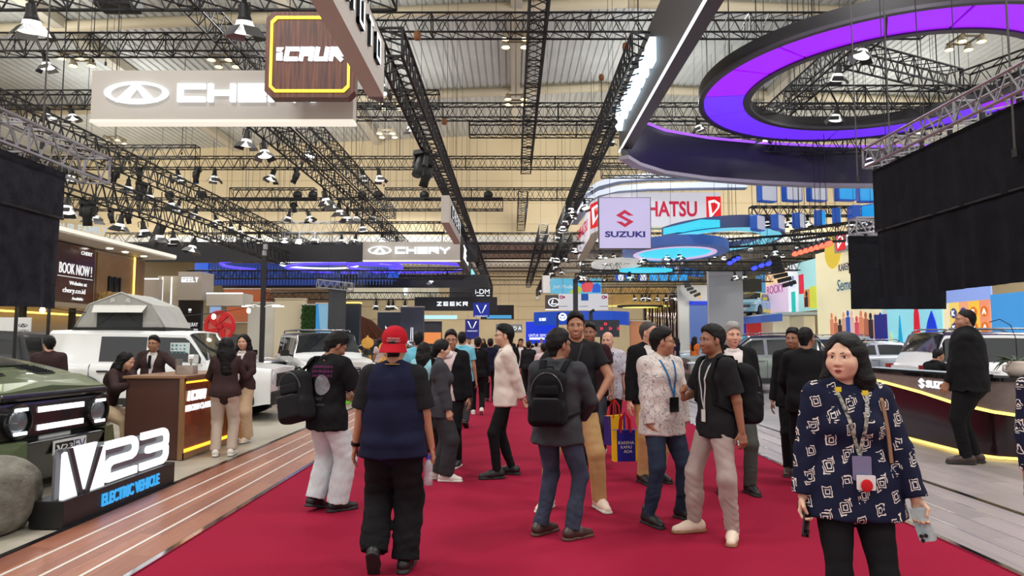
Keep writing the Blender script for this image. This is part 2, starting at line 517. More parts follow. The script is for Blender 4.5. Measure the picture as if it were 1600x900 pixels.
def put_torso(F,p,e,k=0.03,lo=0.86,top=True,belly=0.0,flare=0.0,body=False,loose=0.0):
 s,g,T=p.s,p.g,p.T;n=p.fy
 wd=(lambda a:a*s*g+e)
 if p.f:hip,wst,ch,fl=0.165,0.130,0.134,0.70
 else:hip,wst,ch,fl=0.155,0.146,0.150,0.68
 wst+=loose;fx=(n,fl)
 if body:F.cone(T(0,0.0,0.97),T(0,0.0,1.0),wd(hip),wd(hip),k,fx)
 else:
  F.cone(T(0,0.0,lo),T(0,0.0,0.96),wd(hip)+flare+0.012,wd(hip)+flare*0.5+0.004,k,fx,ca=True)
  for i in(0,1):
   if lo<0.93:F.cone(T((-1,1)[i]*0.088,0,0.93),T((-1,1)[i]*0.092,0.0,lo),0.094*s*g+e,0.094*s*g+e+flare,0.05,cb=True)
   F.ell(T((-1,1)[i]*0.075,-0.052,max(0.93,lo+0.05)),(0.085*s*g+e,0.07*s*g+e,0.10*s),p.Rt,0.04)
 F.cone(T(0,0.0,0.96),T(0,0.0,1.12),wd(hip)+flare*0.5,wd(wst),k,fx)
 F.cone(T(0,0.0,1.12),T(0,0.0,1.30),wd(wst),wd(ch),k,fx)
 F.cone(T(-0.07,-0.005,1.36),T(0.07,-0.005,1.36),0.092*s*(0.5+0.5*g)+e*0.8,0.092*s*(0.5+0.5*g)+e*0.8,k,(n,0.9))
 if belly:F.ell(T(0,0.06,1.08),(0.13*s*g+e,(0.07+belly)*s+e,0.15*s),p.Rt,0.06)
 if p.f:
  for sx in(-1,1):F.ell(T(sx*0.07,0.075,1.265),(0.062*s+e,0.055*s+e,0.062*s+e),p.Rt,0.04)
 else:
  for sx in(-1,1):F.ell(T(sx*0.075,0.055,1.30),(0.075*s+e*0.8,0.045*s+e*0.8,0.065*s+e*0.8),p.Rt,0.04)
 for i,sx in enumerate((-1,1)):
  F.cone(T(sx*0.035,-0.025,1.475),p.sh[i],0.046*s+e*0.4,0.049*s+e*0.5,0.025)
  F.ell(T(sx*0.08,-0.065,1.33),(0.075*s+e*0.8,0.04*s+e*0.8,0.09*s+e),p.Rt,0.04)
def put_hand(F,p,i,k=0.006,fingers=True):
 s=p.s*(0.93 if p.f else 1.0);W=p.wr[i];d,n,curl,thumb=p.hd[i];sx=(-1,1)[i]
 t=np.cross(d,n)if sx>0 else np.cross(n,d)
 q=lambda a,b,c:W+(d*a+t*b+n*c)*s
 R=np.stack((t,n,d),1)
 F.ell(q(0.048,0.002,0),(0.040*s,0.0165*s,0.056*s),R,0.012)
 F.cone(q(0.085,0.026,0),q(0.085,-0.026,0),0.013*s,0.012*s,0.012)
 if not fingers:
  F.cone(q(0.09,0,0),q(0.15,0,0.03),0.03*s,0.015*s,0.02,(n,0.5));return
 for b,ln,r,cc in((0.031,0.076,0.0092,0.9),(0.0105,0.086,0.0094,1.0),(-0.0105,0.080,0.0088,1.1),(-0.031,0.062,0.0078,1.2)):
  a0=q(0.088,b,0);ang=0
  for j,(fr,r0,r1)in enumerate(((0.45,1.0,0.95),(0.32,0.93,0.85),(0.23,0.84,0.7))):
   ang+=curl*cc*(0.8 if j==0 else 1.0)
   v=d*math.cos(ang)+n*math.sin(ang)+t*(b*2.2*math.cos(ang))
   a1=a0+unit(v)*ln*fr*s
   F.cone(a0,a1,r*r0*s,r*r1*s,0.004);a0=a1
 a0=q(0.022,0.026,0.006);a1=q(0.06,0.048+0.01*thumb,0.012+0.02*curl);a2=q(0.092,0.046+0.012*thumb-0.02*curl,0.016+0.035*curl)
 F.cone(a0,a1,0.0135*s,0.0112*s,0.01);F.cone(a1,a2,0.0108*s,0.0088*s,0.004)
def put_head(F,p,det=True,chub=1.0):
 Hd,h,R=p.Hd,p.hs,p.Rh;f=p.f
 E=lambda c,r,k=0.02,op='u':F.ell(Hd(*c),np.array(r)*h,R,k,op)
 F.cone(p.nb-np.array((0,0,0.02)),Hd(0,-0.018,-0.045),(0.053 if f else 0.062)*h*(0.5+0.5*p.g),(0.047 if f else 0.055)*h,0.03)
 E((0,-0.014,0.034),(0.076,0.096,0.088))
 E((0,0.020,-0.03),(0.066*chub,0.076,0.082),0.03)
 E((0,0.034,-0.074),((0.048 if f else 0.053)*chub,0.05,0.040),0.025)
 E((0,0.068,-0.098),(0.022,0.020,0.017),0.02)
 for sx in(-1,1):
  E((sx*0.040,0.055,-0.034),(0.030*chub,0.032,0.032),0.02)
  E((sx*0.077,-0.006,-0.012),(0.010,0.019,0.032),0.006)
 if det:
  F.cone(Hd(-0.045,0.074,0.020),Hd(0.045,0.074,0.020),0.013*h,0.013*h,0.02)
  for sx in(-1,1):E((sx*0.032,0.102,0.001),(0.019,0.017,0.011),0.014,'s')
  F.cone(Hd(0,0.088,0.006),Hd(0,0.106,-0.034),0.0075*h,0.0125*h,0.012)
  for sx in(-1,1):E((sx*0.013,0.097,-0.038),(0.009,0.010,0.008),0.008)
  E((0,0.090,-0.066),(0.026,0.010,0.007),0.008);E((0,0.088,-0.077),(0.021,0.010,0.0075),0.006)
  E((0,0.096,-0.0712),(0.022,0.006,0.0018),0.004,'s')
 else:
  F.cone(Hd(0,0.086,0.0),Hd(0,0.104,-0.034),0.01*h,0.014*h,0.012)
def face_bits(p,smile=False,open_=1.0,brow=True):
 """eyes (1 white, 2 dark), brows (3), lips (4), teeth (5) as slots of the body mesh"""
 m=MB();h=p.hs;R=Matrix(p.Rh.tolist());m.smooth=True
 for sx in(-1,1):
  m.m=1;m.ell(p.Hd(sx*0.0320,0.0795,0.001),(0.0142*h,0.0080*h,0.0055*h*open_),R,14,8)
  m.m=2;m.ell(p.Hd(sx*0.0318,0.0850,0.0012),(0.0066*h,0.0040*h,0.0056*h*open_),R,12,8)
  m.tube([p.Hd(sx*(0.0165+0.031*t),0.0855+0.003*math.sin(PI*t)-0.009*t*t,0.001+(0.0078*math.sin(PI*(0.1+0.8*t)))*open_)for t in np.linspace(0,1,7)],0.0013*h,5)
  m.m=3
  if brow:m.tube([p.Hd(sx*(0.013+0.044*t),0.0915-0.020*t*t,0.0205+0.0045*math.sin(PI*0.8*t))for t in np.linspace(0,1,7)],[q*h*(0.75 if p.f else 1.1)for q in(0.0026,0.0034,0.0034,0.003,0.0026,0.002,0.001)],6)
 m.m=4
 wv=0.029 if smile else 0.0245;up=0.006 if smile else 0.0
 T_=np.linspace(-1,1,9)
 m.tube([p.Hd(wv*t,0.0965-0.012*t*t,-0.0665+up*t*t-0.0012*(abs(t)<0.1))for t in T_],[max(0.0012,0.0046*(1-t*t)**0.5)*h for t in T_],8)
 m.tube([p.Hd(wv*0.92*t,0.0955-0.012*t*t,(-0.080 if smile else-0.0757)+(up+0.004)*t*t)for t in T_],[max(0.0012,0.0054*(1-t*t)**0.5)*h for t in T_],8)
 if smile:
  m.m=5;m.tube([p.Hd(wv*0.8*t,0.0955-0.011*t*t,-0.0725+up*t*t)for t in np.linspace(-1,1,7)],[q*h for q in(0.002,0.0038,0.0045,0.0048,0.0045,0.0038,0.002)],8)
 return m
def hair_field(p,style,res):
 lowz={'long':0.42,'mid':0.27,'tied':0.30}.get(style,0.15)*p.hs
 c=p.hc;b=0.18*p.hs
 F=SDF(*[axis_coords(c[i]-b-(lowz if i==2 else 0.03),c[i]+b+(0 if i==2 else 0.03),res)for i in range(3)])
 h,R,Hd=p.hs,p.Rh,p.Hd
 E=lambda q,r,k=0.02,op='u':F.ell(Hd(*q),np.array(r)*h,R,k,op)
 Rn=lambda v:R@np.array(v,float)
 if style in('short','crop','fade','full'):
  t={'short':0.014,'crop':0.004,'fade':0.010,'full':0.022}[style];tb=min(t,0.006)
  E((0,-0.022,0.038),(0.077+tb,0.099+tb,0.088+t))
  if style!='crop':E((0,0.030,0.084+t*0.5),(0.060,0.052,0.034+t*0.5),0.05)
  zf=0.086 if style!='full' else 0.074
  F.cut(Rn((0,0.72,-0.694)),Hd(0,0.078,zf))
  for sx in(-1,1):F.cone(Hd(sx*0.052,0.10,0.062),Hd(sx*0.075,0.052,0.02),0.024*h,0.022*h,0.012,op='s')
  low=-0.086 if style=='full' else-0.070
  F.cone(Hd(0,-0.066,0.0),Hd(0,-0.055,low),0.054*h,0.044*h,0.02)
  F.cut(Rn((0,0.95,-0.3)),Hd(0,-0.018,-0.02),Hd(0,0,-0.08)-0.09,Hd(0,0,-0.06)+0.09)
  F.cut(Rn((0,-0.25,-0.97)),Hd(0,-0.06,low-0.014))
  for sx in(-1,1):
   if style!='crop':F.cone(Hd(sx*0.0725,0.016,0.03),Hd(sx*0.0735,0.014,-0.014),0.008*h,0.004*h,0.008)
   E((sx*0.084,-0.004,-0.020),(0.018,0.021,0.036),0.003,'s')
 else:
  E((0,-0.018,0.034),(0.090,0.108,0.100))
  if style in('long','mid'):
   bot=-0.38 if style=='long' else-0.22
   for sx in(-1,1):
    F.cone(Hd(sx*0.066,-0.03,0.02),Hd(sx*0.085,-0.035,-0.12),0.040*h,0.045*h,0.03)
    F.cone(Hd(sx*0.085,-0.035,-0.12),Hd(sx*0.072,-0.055,bot+0.04),0.046*h,0.028*h,0.03)
   F.cone(Hd(0,-0.075,0.0),Hd(0,-0.095,-0.14),0.065*h,0.06*h,0.04)
   F.cone(Hd(0,-0.095,-0.14),Hd(0,-0.105,bot),0.07*h,0.05*h,0.04)
   F.cone(Hd(-0.05,-0.09,-0.1),Hd(-0.05,-0.10,bot),0.05*h,0.04*h,0.04);F.cone(Hd(0.05,-0.09,-0.1),Hd(0.05,-0.10,bot),0.05*h,0.04*h,0.04)
  else:
   F.cone(Hd(0,-0.10,0.0),Hd(0,-0.125,-0.05),0.04*h,0.035*h,0.02)
   F.cone(Hd(0,-0.125,-0.05),Hd(0,-0.11,-0.25),0.033*h,0.016*h,0.02)
   F.cone(Hd(0,-0.06,0.0),Hd(0,-0.06,-0.05),0.055*h,0.035*h,0.02)
  E((0,0.092,-0.032),(0.063,0.092,0.112),0.014,'s')
  F.cone(Hd(0,0.12,0.05),Hd(0,0.085,0.088),0.03*h,0.014*h,0.012,op='s')
  F.cone(Hd(0,0.05,-0.2),Hd(0,0.0,-0.32),0.06*h,0.07*h,0.02,op='s')
 if style in('long','mid'):F.wrinkle(0.004,32,5)
 F.wrinkle(0.0017,110,3)
 if style in('short','full','crop')and res<0.01:F.wrinkle(0.0022 if style!='crop' else 0.001,62,8)
 return F
def grid_for(p,pts,pad,res,fine=(),fr=None):
 a=np.array(pts);lo,hi=a.min(0)-pad,a.max(0)+pad
 return SDF(axis_coords(lo[0],hi[0],fr or res),axis_coords(lo[1],hi[1],fr or res),axis_coords(lo[2],hi[2],res,fine,fr))
def surf_fn(F,sgn):
 """height of the cloth in y at (x, z); sgn +1 front, -1 back"""
 xs,ys,zs=F.c;ins=F.d<0
 if sgn>0:j=ins.shape[1]-1-np.argmax(ins[:,::-1,:],axis=1)
 else:j=np.argmax(ins,axis=1)
 yy=ys[j].astype(float);yy[~ins.any(1)]=np.nan
 def fn(x,z):
  i=np.clip(np.searchsorted(xs,x)-1,0,len(xs)-2);k=np.clip(np.searchsorted(zs,z)-1,0,len(zs)-2)
  q=yy[max(i-1,0):i+3,max(k-1,0):k+3]
  v=np.nanmean(q)if np.isfinite(q).any()else np.nan
  return(float(v)if np.isfinite(v)else 0.0)+sgn*0.006
 return fn
def conform(m,verts,faces,fn,off=0.0):
 """lays flat geometry given in (x, z, lift) onto the cloth"""
 m.add([(x,fn(x,z)+off*l,z)for x,z,l in verts],faces)
def cloth_print(m,fn,sgn,txt,h,w,cx,cz,shear=0.0,tilt=0.0,bold=0.02):
 vs,fs=text_geo(txt,h,w,0.001,shear,bold)
 c,s_=math.cos(tilt),math.sin(tilt);q=-sgn
 V=[(cx+q*(x*c-y*s_),fn(cx+q*(x*c-y*s_),cz+x*s_+y*c)+sgn*(0.002+abs(z)*0.5),cz+x*s_+y*c)for x,y,z in vs]
 m.add(V,fs)
SHOES={}
def shoe_mesh(style,s,lod):
 key=(style,round(s,2),lod)
 if key in SHOES:return SHOES[key]
 r={0:0.0075,1:0.011,2:0.02}[lod]
 F=SDF(*[axis_coords(a,b,r)for a,b in((-0.08,0.08),(-0.12,0.26),(-0.02,0.19))])
 boot=style=='boot'
 F.cone((0,-0.045,0.055),(0,0.08,0.045),0.046,0.046,0.02);F.cone((0,0.08,0.045),(0.004,0.185,0.03),0.048,0.034,0.02)
 F.cone((0,-0.03,0.05),(0,-0.015,0.15 if boot else 0.095),0.045,0.047 if boot else 0.042,0.02,cb=True)
 F.cone((0,0.02,0.08),(0,0.10,0.06),0.03,0.03,0.02)
 if style=='flat':F.ell((0,0.03,0.105),(0.03,0.05,0.03),None,0.015,'s')
 F.cut((0,0,-1),(0,0,0.02))
 v,f=F.mesh();up=np_mesh('upper',v*s,f,[mat('m_tmp',(0,0,0))])
 G=SDF(*[axis_coords(a,b,r)for a,b in((-0.08,0.08),(-0.12,0.26),(-0.03,0.08))])
 th=0.034 if style=='trainer' else 0.026
 G.cone((0,-0.05,0),(0,0.05,0),0.050,0.046,0.01);G.cone((0,0.05,0),(0.004,0.178,0),0.047,0.047,0.01)
 G.cut((0,0,1),(0,0,th));G.cut((0,0,-1),(0,0,0.001))
 v,f=G.mesh();so=np_mesh('sole',v*s,f,[mat('m_tmp',(0,0,0))])
 SHOES[key]=(up,so)
 return SHOES[key]
def set_mat(o,m):
 o.material_slots[0].link='OBJECT';o.material_slots[0].material=m
 return o
def add_shoes(p,root,style,um,sm,lod,laces=None):
 for i in(0,1):
  up,so=shoe_mesh(style,p.s,lod)
  pos,R=p.foot[i]
  o=set_mat(link_mesh('shoe',up,root),um)
  o.matrix_local=Matrix.Translation(pos)@Matrix(R.tolist()).to_4x4()
  set_mat(link_mesh('sole',so,o),sm)
  if laces:
   m=MB();s=p.s
   for q in range(4):
    y,z=0.045+0.022*q,0.112-0.011*q
    m.tube([((-0.026)*s,y*s,(z-0.012)*s),(0,(y+0.008)*s,(z-0.001)*s),(0.026*s,y*s,(z-0.012)*s)],0.0035*s,5)
   m.build('lace',laces,o,smooth=True)
LODS={0:(0.0085,0.0048,0.0075),1:(0.012,0.0075,0.0105),2:(0.02,0.014,0.018),3:(0.03,0.022,0.026)}
def person(label,x,y,yaw,H=1.70,z=0.0,sex='m',girth=1.0,skin='tan',hair=('short','black'),head=(0,0,0),lean=(0.0,0.0),tyaw=0.0,feet=None,hands=(None,None),top=None,inner=None,pants=None,shoes=None,lod=1,group=None,glasses=None,lanyard=None,smile=False,chub=1.0,lips=None,side=0.0,hipdrop=0.0,belly=0.0,cat='person',brow=None):
 feet=feet or[(-0.11,0.0,0.12,0),(0.11,0.02,-0.12,0)]
 p=skeleton(H,sex,girth,lean,tyaw,feet,hands,head,side,hipdrop)
 s=p.s;br,bf,cr=LODS[lod];sk=skin_mat(skin)
 pts=p.ank+p.knee+p.hip+p.sh+p.elb+p.wr+[w+d[0]*0.2 for w,d in zip(p.wr,p.hd)]+[p.hc+(0,0,0.13),p.hc-(0,0,0.1)]
 fine=[(p.hc[2]-0.15,p.hc[2]+0.06)]+[(w[2]-0.2,w[2]+0.04)for w in p.wr]
 F=grid_for(p,pts,0.13,br,sorted(fine),bf)
 put_torso(F,p,-0.014,body=True)
 for i in(0,1):
  F.cone(p.hip[i]-(0,0,0.02),p.knee[i],0.075*s*p.g,0.05*s,0.03);F.cone(p.knee[i],p.ank[i],0.05*s,0.034*s,0.02)
  F.cone(p.ank[i],p.foot[i][0]+p.foot[i][1]@np.array((0,0.08,0.04))*s,0.034*s,0.03*s,0.02)
  F.cone(p.sh[i],p.elb[i],0.050*s*(0.6+0.4*p.g)*(0.88 if p.f else 1),0.040*s*(0.88 if p.f else 1),0.03)
  F.cone(p.elb[i],p.wr[i],0.041*s*(0.88 if p.f else 1),0.026*s,0.015)
  put_hand(F,p,i,fingers=lod<2)
 put_head(F,p,lod<2,chub)
 v,f=F.mesh()
 if lod<2:v=relax(v,f,1,0.3)
 bits=face_bits(p,smile)if lod<2 else None
 hm=HAIR(hair[1])if hair else HAIR('black')
 me=np_mesh('person',v,f,[sk,EYE_W,EYE_D,HAIR(brow)if brow else hm,lips or LIP_M,TEETH],bits)
 root=link_mesh('person',me)
 root.location=(x,y,z);root.rotation_euler=(0,0,yaw)
 props(root,label,cat,group)
 root['h']=H
 if hair and hair[0]!='bald':
  hv=hair_field(p,hair[0],{0:0.0055,1:0.008,2:0.014,3:0.02}[lod]).mesh()
  if len(hv[0]):link_mesh('hair',np_mesh('hair',hv[0],hv[1],[hm]),root)
 p.fields=[]
 for t in[q for q in(inner,top)if q]:
  e=t.get('e',0.02);hem=t.get('hem',0.86);sl=t.get('sleeve','short')
  G=grid_for(p,p.sh+p.elb+[w-d[0]*0.0 for w,d in zip(p.wr,p.hd)]+[p.T(0,0,hem-0.06),p.T(0.2,0.14,hem),p.T(-0.2,-0.14,hem),p.nb+(0,0,0.06),p.T(0,0.15+belly,1.2)],0.10 if lod<2 else 0.12,cr)
  put_torso(G,p,e,0.03,hem,belly=belly,flare=t.get('flare',0.0),loose=t.get('loose',0.004 if p.f else 0.012))
  k=0.03
  for i in(0,1):
   ar=0.050*s*(0.6+0.4*p.g)*(0.88 if p.f else 1)
   sr=t.get('sr',0.012 if e<0.028 else 0.02)
   if sl=='none':continue
   if sl=='short':
    fr=t.get('sl',0.62);q=p.sh[i]+(p.elb[i]-p.sh[i])*fr
    G.cone(p.sh[i],q,ar+sr+0.006,ar+sr+0.008,k,cb=True)
   else:
    fr=t.get('sl',0.97);q=p.elb[i]+(p.wr[i]-p.elb[i])*fr
    G.cone(p.sh[i],p.elb[i],ar+sr+0.006,0.042*s+sr,k)
    G.cone(p.elb[i],q,0.042*s+sr,0.030*s+sr+t.get('cuff',0.0),0.012,cb=True)
  if t.get('collar',True):
   n=14
   ring=[p.nb+p.Rt@np.array((0.066*math.cos(a),0.012+0.066*math.sin(a),0.018-0.030*max(0,math.sin(a))))*s for a in np.linspace(0,2*PI,n)]
   for a,b in zip(ring,ring[1:]):G.cone(a,b,(0.011 if t.get('collar')!='crew' else 0.007)*s+0.002,0.012*s,0.012)
  if t.get('open'):
   o=t['open'];X,Y,Z=G.c[0][:,None,None],G.c[1][None,:,None],G.c[2][None,None,:]
   o0=p.T(0,0,1.2);q=[g_-c_ for g_,c_ in zip((X,Y,Z),o0)]
   xl,yl,zl=[(q[0]*p.Rt[0,i]+q[1]*p.Rt[1,i]+q[2]*p.Rt[2,i])/s for i in range(3)]
   w=np.where(zl>-0.05,0.018*o+(zl+0.05)*0.21,(0.018 if o<1 else 0.02)*o-(zl+0.05)*0.16*max(o-0.6,0))
   G.d=np.maximum(G.d,-np.maximum(np.abs(xl)-w,0.035-yl)*s).astype('f4')
  G.wrinkle(t.get('wr',0.0045)*0.9,15,int(x*7)%50+1)
  gv,gf=G.mesh()
  c=link_mesh(t.get('name','shirt'),np_mesh('shirt',gv,gf,t['m']if isinstance(t['m'],list)else[t['m']]),root,t.get('label'))
  p.fields.append((G,c))
 if pants:
  e=pants.get('e',0.012);st=pants.get('fit',0.0);hem=pants.get('hem',0.035)
  G=grid_for(p,p.ank+p.knee+p.hip+[p.T(0,0,1.04),p.hip[0]+(-0.1,0,0),p.hip[1]+(0.1,0,0)],0.15,cr)
  fl=0.70 if p.f else 0.66;hw=(0.168 if p.f else 0.160)*s*p.g+e-0.004
  hipc=(p.hip[0]+p.hip[1])/2;fv=rz3(tyaw*0.5)@np.array((0,1,0.0))
  G.cone(hipc+(0,0,0.055*s),hipc+(0,0,0.11*s),hw,hw*0.93,0.03,(fv,fl),cb=True)
  for i in(0,1):
   th,kn,hm_=0.088*s*p.g+e+st*0.3,0.056*s+e+st*0.8,0.042*s+e+st
   a=p.ank[i]+(p.knee[i]-p.ank[i])*hem/0.43-(0,0,0.035*s)*(hem<0.06)
   G.cone(p.hip[i]-(0,0,0.015),p.knee[i],th,kn,0.022);G.cone(p.knee[i],a,kn,hm_,0.03,cb=True)
   G.ell(p.hip[i]-fv*0.05*s-np.array((0,0,0.0)),(0.085*s*p.g+e,0.075*s*p.g+e,0.10*s),None,0.04)
  w=pants.get('wr',0.003)
  G.wrinkle(w,15,int(x*11+y*5)%40+2);zt=float(min(p.knee[0][2],p.knee[1][2]))
  G.wrinkle(w*0.8,30,int(x*3+y*9)%40+3,(0.02,zt*0.75))
  gv,gf=G.mesh()
  link_mesh(pants.get('name','trousers'),np_mesh('trousers',gv,gf,[pants['m']]),root);p.pf=G
 if shoes:add_shoes(p,root,shoes.get('style','trainer'),shoes['m'],shoes.get('s',shoes['m']),min(lod,2),shoes.get('lace')if lod==0 else None)
 if glasses:
  m=MB()
  for sx in(-1,1):
   m.tube([p.Hd(sx*(0.033+0.022*math.cos(a)),0.103-0.004*abs(math.cos(a)),0.000+0.016*math.sin(a))for a in np.linspace(0,2*PI,15)[:-1]],0.0015,5,closed=True)
   m.tube([p.Hd(sx*0.055,0.100,0.004),p.Hd(sx*0.072,0.085,0.006),p.Hd(sx*0.079,0.0,0.006)],0.0016,5)
  m.tube([p.Hd(-0.011,0.104,0.002),p.Hd(0,0.107,0.005),p.Hd(0.011,0.104,0.002)],0.0015,5)
  m.build('glasses',glasses,root,smooth=True)
 p.root=root
 if lanyard:
  G=p.fields[-1][0];fn=surf_fn(G,1);bm,cm,bx,bz,bw,bh=lanyard
  m=MB()
  for sx in(-1,1):
   pts=[tuple(p.nb+p.Rt@np.array((sx*0.05,-0.07,0.045))*s),tuple(p.nb+p.Rt@np.array((sx*0.072,0.0,0.03))*s)]
   for t in np.linspace(0,1,9):
    xx,zz=(sx*0.075*(1-t)+bx*t)*s,(1.455*(1-t)+(bz+bh/2)*t)*s;pts.append((xx,fn(xx,zz)+0.004,zz))
   m.tube(pts,0.008,4,flat=(0.0085,0.0014))
  m.build('lanyard',bm,root)
  if cm:
   b=MB();b.rbox((bx*s,fn(bx*s,bz*s)+0.010,bz*s),(bw,0.006,bh),0.006,axis=1);b.build('badge',cm,root)
 return p
def carried(name,label,cat,p,group=None):
 o=thing(name,label,cat,tuple(p.root.location),p.root.rotation_euler.z,group)
 return o
# common materials
BLACK=mat('black_paint',(20,20,22),rough=0.55)
STEEL_B=mat('black_truss_steel',(21,21,23),rough=0.6,metal=0.0)
STEEL_S=mat('bare_aluminium',(158,156,162),rough=0.35,metal=0.7)
CHROME=mat('chrome',(215,215,218),rough=0.12,metal=1.0)
WHITE=mat('white_paint',(226,226,224),rough=0.45)
def glow(name,col,s=2.0,sample=False):
 m=mat(name,tuple(int(c*0.45)for c in col),rough=0.4,emit=col,es=s)
 if not sample:m.cycles.emission_sampling='NONE'
 return m
LAMP_G=glow('lamp_light',(255,250,240),14)
WARM_G=glow('warm_bulb',(255,226,170),16)
SIGN_W=glow('lit_white',(250,252,255),1.15,True)
# floor
CARP_L,CARP_R,RAMP_L,RAMP_R,STAND=-2.59,3.46,-3.60,4.47,0.08
m=MB();m.box((0,40,-0.06),(90,110,0.1));m.build('floor',mat('concrete',(150,146,140),rough=0.5,noise=((120,118,114),3,0.6)))['kind']='structure'
def carpet_fn(nt,b,tc):
 n1=texn(nt,tc.outputs['Object'],'Noise',Scale=140.0,Detail=2.0);n2=texn(nt,mapn(nt,tc.outputs['Object'],scale=(0.25,1.6,1)),'Noise',Scale=1.4,Detail=2.0)
 c=mixc(nt,n1.outputs['Fac'],(118,14,40),(172,34,66));f=mathn(nt,'MULTIPLY',n2.outputs['Fac'],0.35)
 nt.links.new(mixc(nt,f,c,(124,20,46)),b.inputs['Base Color'])
 bp=nt.nodes.new('ShaderNodeBump');bp.inputs['Strength'].default_value=0.5;bp.inputs['Distance'].default_value=0.01
 nt.links.new(n1.outputs['Fac'],bp.inputs['Height']);nt.links.new(bp.outputs[0],b.inputs['Normal'])
m=MB();m.box(((CARP_L+CARP_R)/2,45,-0.005),(CARP_R-CARP_L,96,0.01))
props(m.build('carpet',node_mat('red_carpet',carpet_fn,rough=0.95,spec=0.1)),'long red carpet running down the aisle between the stands','carpet')
def plank_fn(c1,c2,c3,w,ln,gl):
 def fn(nt,b,tc):
  v=mapn(nt,tc.outputs['Object'],rot=(0,0,PI/2))
  br=texn(nt,v,'Brick',offset=0.4);br.inputs['Scale'].default_value=1.0;br.inputs['Brick Width'].default_value=ln;br.inputs['Row Height'].default_value=w
  br.inputs['Mortar Size'].default_value=0.003;br.inputs['Color1'].default_value=lin(c1);br.inputs['Color2'].default_value=lin(c2);br.inputs['Mortar'].default_value=lin(c3)
  n=texn(nt,mapn(nt,tc.outputs['Object'],scale=(14,1.0,1)),'Noise',Scale=3.0,Detail=5.0)
  nt.links.new(mixc(nt,mathn(nt,'MULTIPLY',n.outputs['Fac'],0.55),br.outputs['Color'],c3),b.inputs['Base Color'])
  nt.links.new(mathn(nt,'ADD',mathn(nt,'MULTIPLY',n.outputs['Fac'],0.3),gl),b.inputs['Roughness'])
 return fn
WOOD_R=node_mat('brown_ramp_planks',plank_fn((176,116,88),(146,88,68),(112,66,52),0.19,1.3,0.18))
WOOD_G=node_mat('grey_planks',plank_fn((178,166,166),(150,140,142),(120,112,114),0.2,1.4,0.2))
def ramp(x0,x1,y0,y1,name,label,m0,lines,lm):
 t=thing(name,label,'ramp',(0,0,0))
 a=MB();s=1 if x1>x0 else-1
 pr=[(x0,0.002),(x1,STAND),(x1,-0.01),(x0,-0.01)]
 vs=[(p[0],y,p[1])for y in(y0,y1)for p in pr]
 fs=[(0,1,5,4),(1,2,6,5),(2,3,7,6),(3,0,4,7),(3,2,1,0),(4,5,6,7)]
 a.add(vs,fs if s<0 else[tuple(reversed(f))for f in fs]);a.build('deck',m0,t)
 for f in lines:
  q=MB();x=x0+(x1-x0)*f;z=0.002+(STAND-0.002)*f
  q.box((x,(y0+y1)/2,z+0.001),(0.026,y1-y0,0.006));q.build('inlay_strip',lm,t)
 q=MB();q.box((x0-s*0.012,(y0+y1)/2,0.006),(0.05,y1-y0,0.014));q.build('edge_trim',CHROME,t)
 q=MB();q.box((x1+s*0.02,(y0+y1)/2,STAND+0.001),(0.05,y1-y0,0.012));q.build('top_trim',mat('dark_trim',(40,40,46),rough=0.2,metal=0.6),t)
 return t
ramp(CARP_L-0.04,RAMP_L,-2.5,46,'ramp','brown wooden ramp with white inlaid lines beside the red carpet',WOOD_R,(0.28,0.52,0.76),mat('white_inlay',(222,214,206),rough=0.3))
ramp(CARP_R+0.04,RAMP_R,-2.5,46,'ramp','grey plank ramp with thin shiny lines beside the red carpet',WOOD_G,(0.27,0.52,0.77),mat('grey_inlay',(205,198,208),rough=0.15,metal=0.5))
def tile_fn(nt,b,tc):
 br=texn(nt,tc.outputs['Object'],'Brick',offset=0.0);br.inputs['Scale'].default_value=1.0;br.inputs['Brick Width'].default_value=1.2;br.inputs['Row Height'].default_value=0.6
 br.inputs['Mortar Size'].default_value=0.004;br.inputs['Color1'].default_value=lin((188,180,164));br.inputs['Color2'].default_value=lin((176,168,152));br.inputs['Mortar'].default_value=lin((140,132,120))
 n=texn(nt,mapn(nt,tc.outputs['Object'],scale=(1,3,1)),'Noise',Scale=5.0,Detail=6.0)
 nt.links.new(mixc(nt,mathn(nt,'MULTIPLY',n.outputs['Fac'],0.6),br.outputs['Color'],(140,134,120)),b.inputs['Base Color'])
def platform(name,label,x0,x1,y0,y1,m0,z=STAND):
 a=MB();a.box(((x0+x1)/2,(y0+y1)/2,z/2-0.01),(abs(x1-x0),y1-y0,z+0.0))
 o=a.build(name,m0);return props(o,label,'platform')
platform('stand_platform','low beige tiled stand floor under the green car and reception desk',-20,RAMP_L-0.045,-2.5,15,node_mat('beige_tiles',tile_fn,rough=0.45))
platform('stand_platform','low pale stand floor beyond the white off-roaders',-34,RAMP_L-0.045,15.02,46,mat('pale_stone',(170,160,146),rough=0.3,noise=((150,128,112),1.2,0.7)))
platform('stand_platform','low grey plank stand floor under the black curved counter',RAMP_R+0.045,20,-2.5,11.2,WOOD_G)
platform('stand_platform','low glossy pale stand floor under the grey crossover cars',RAMP_R+0.045,36,11.22,46,mat('pale_gloss',(196,190,194),rough=0.16,noise=((168,164,172),0.8,0.7)))
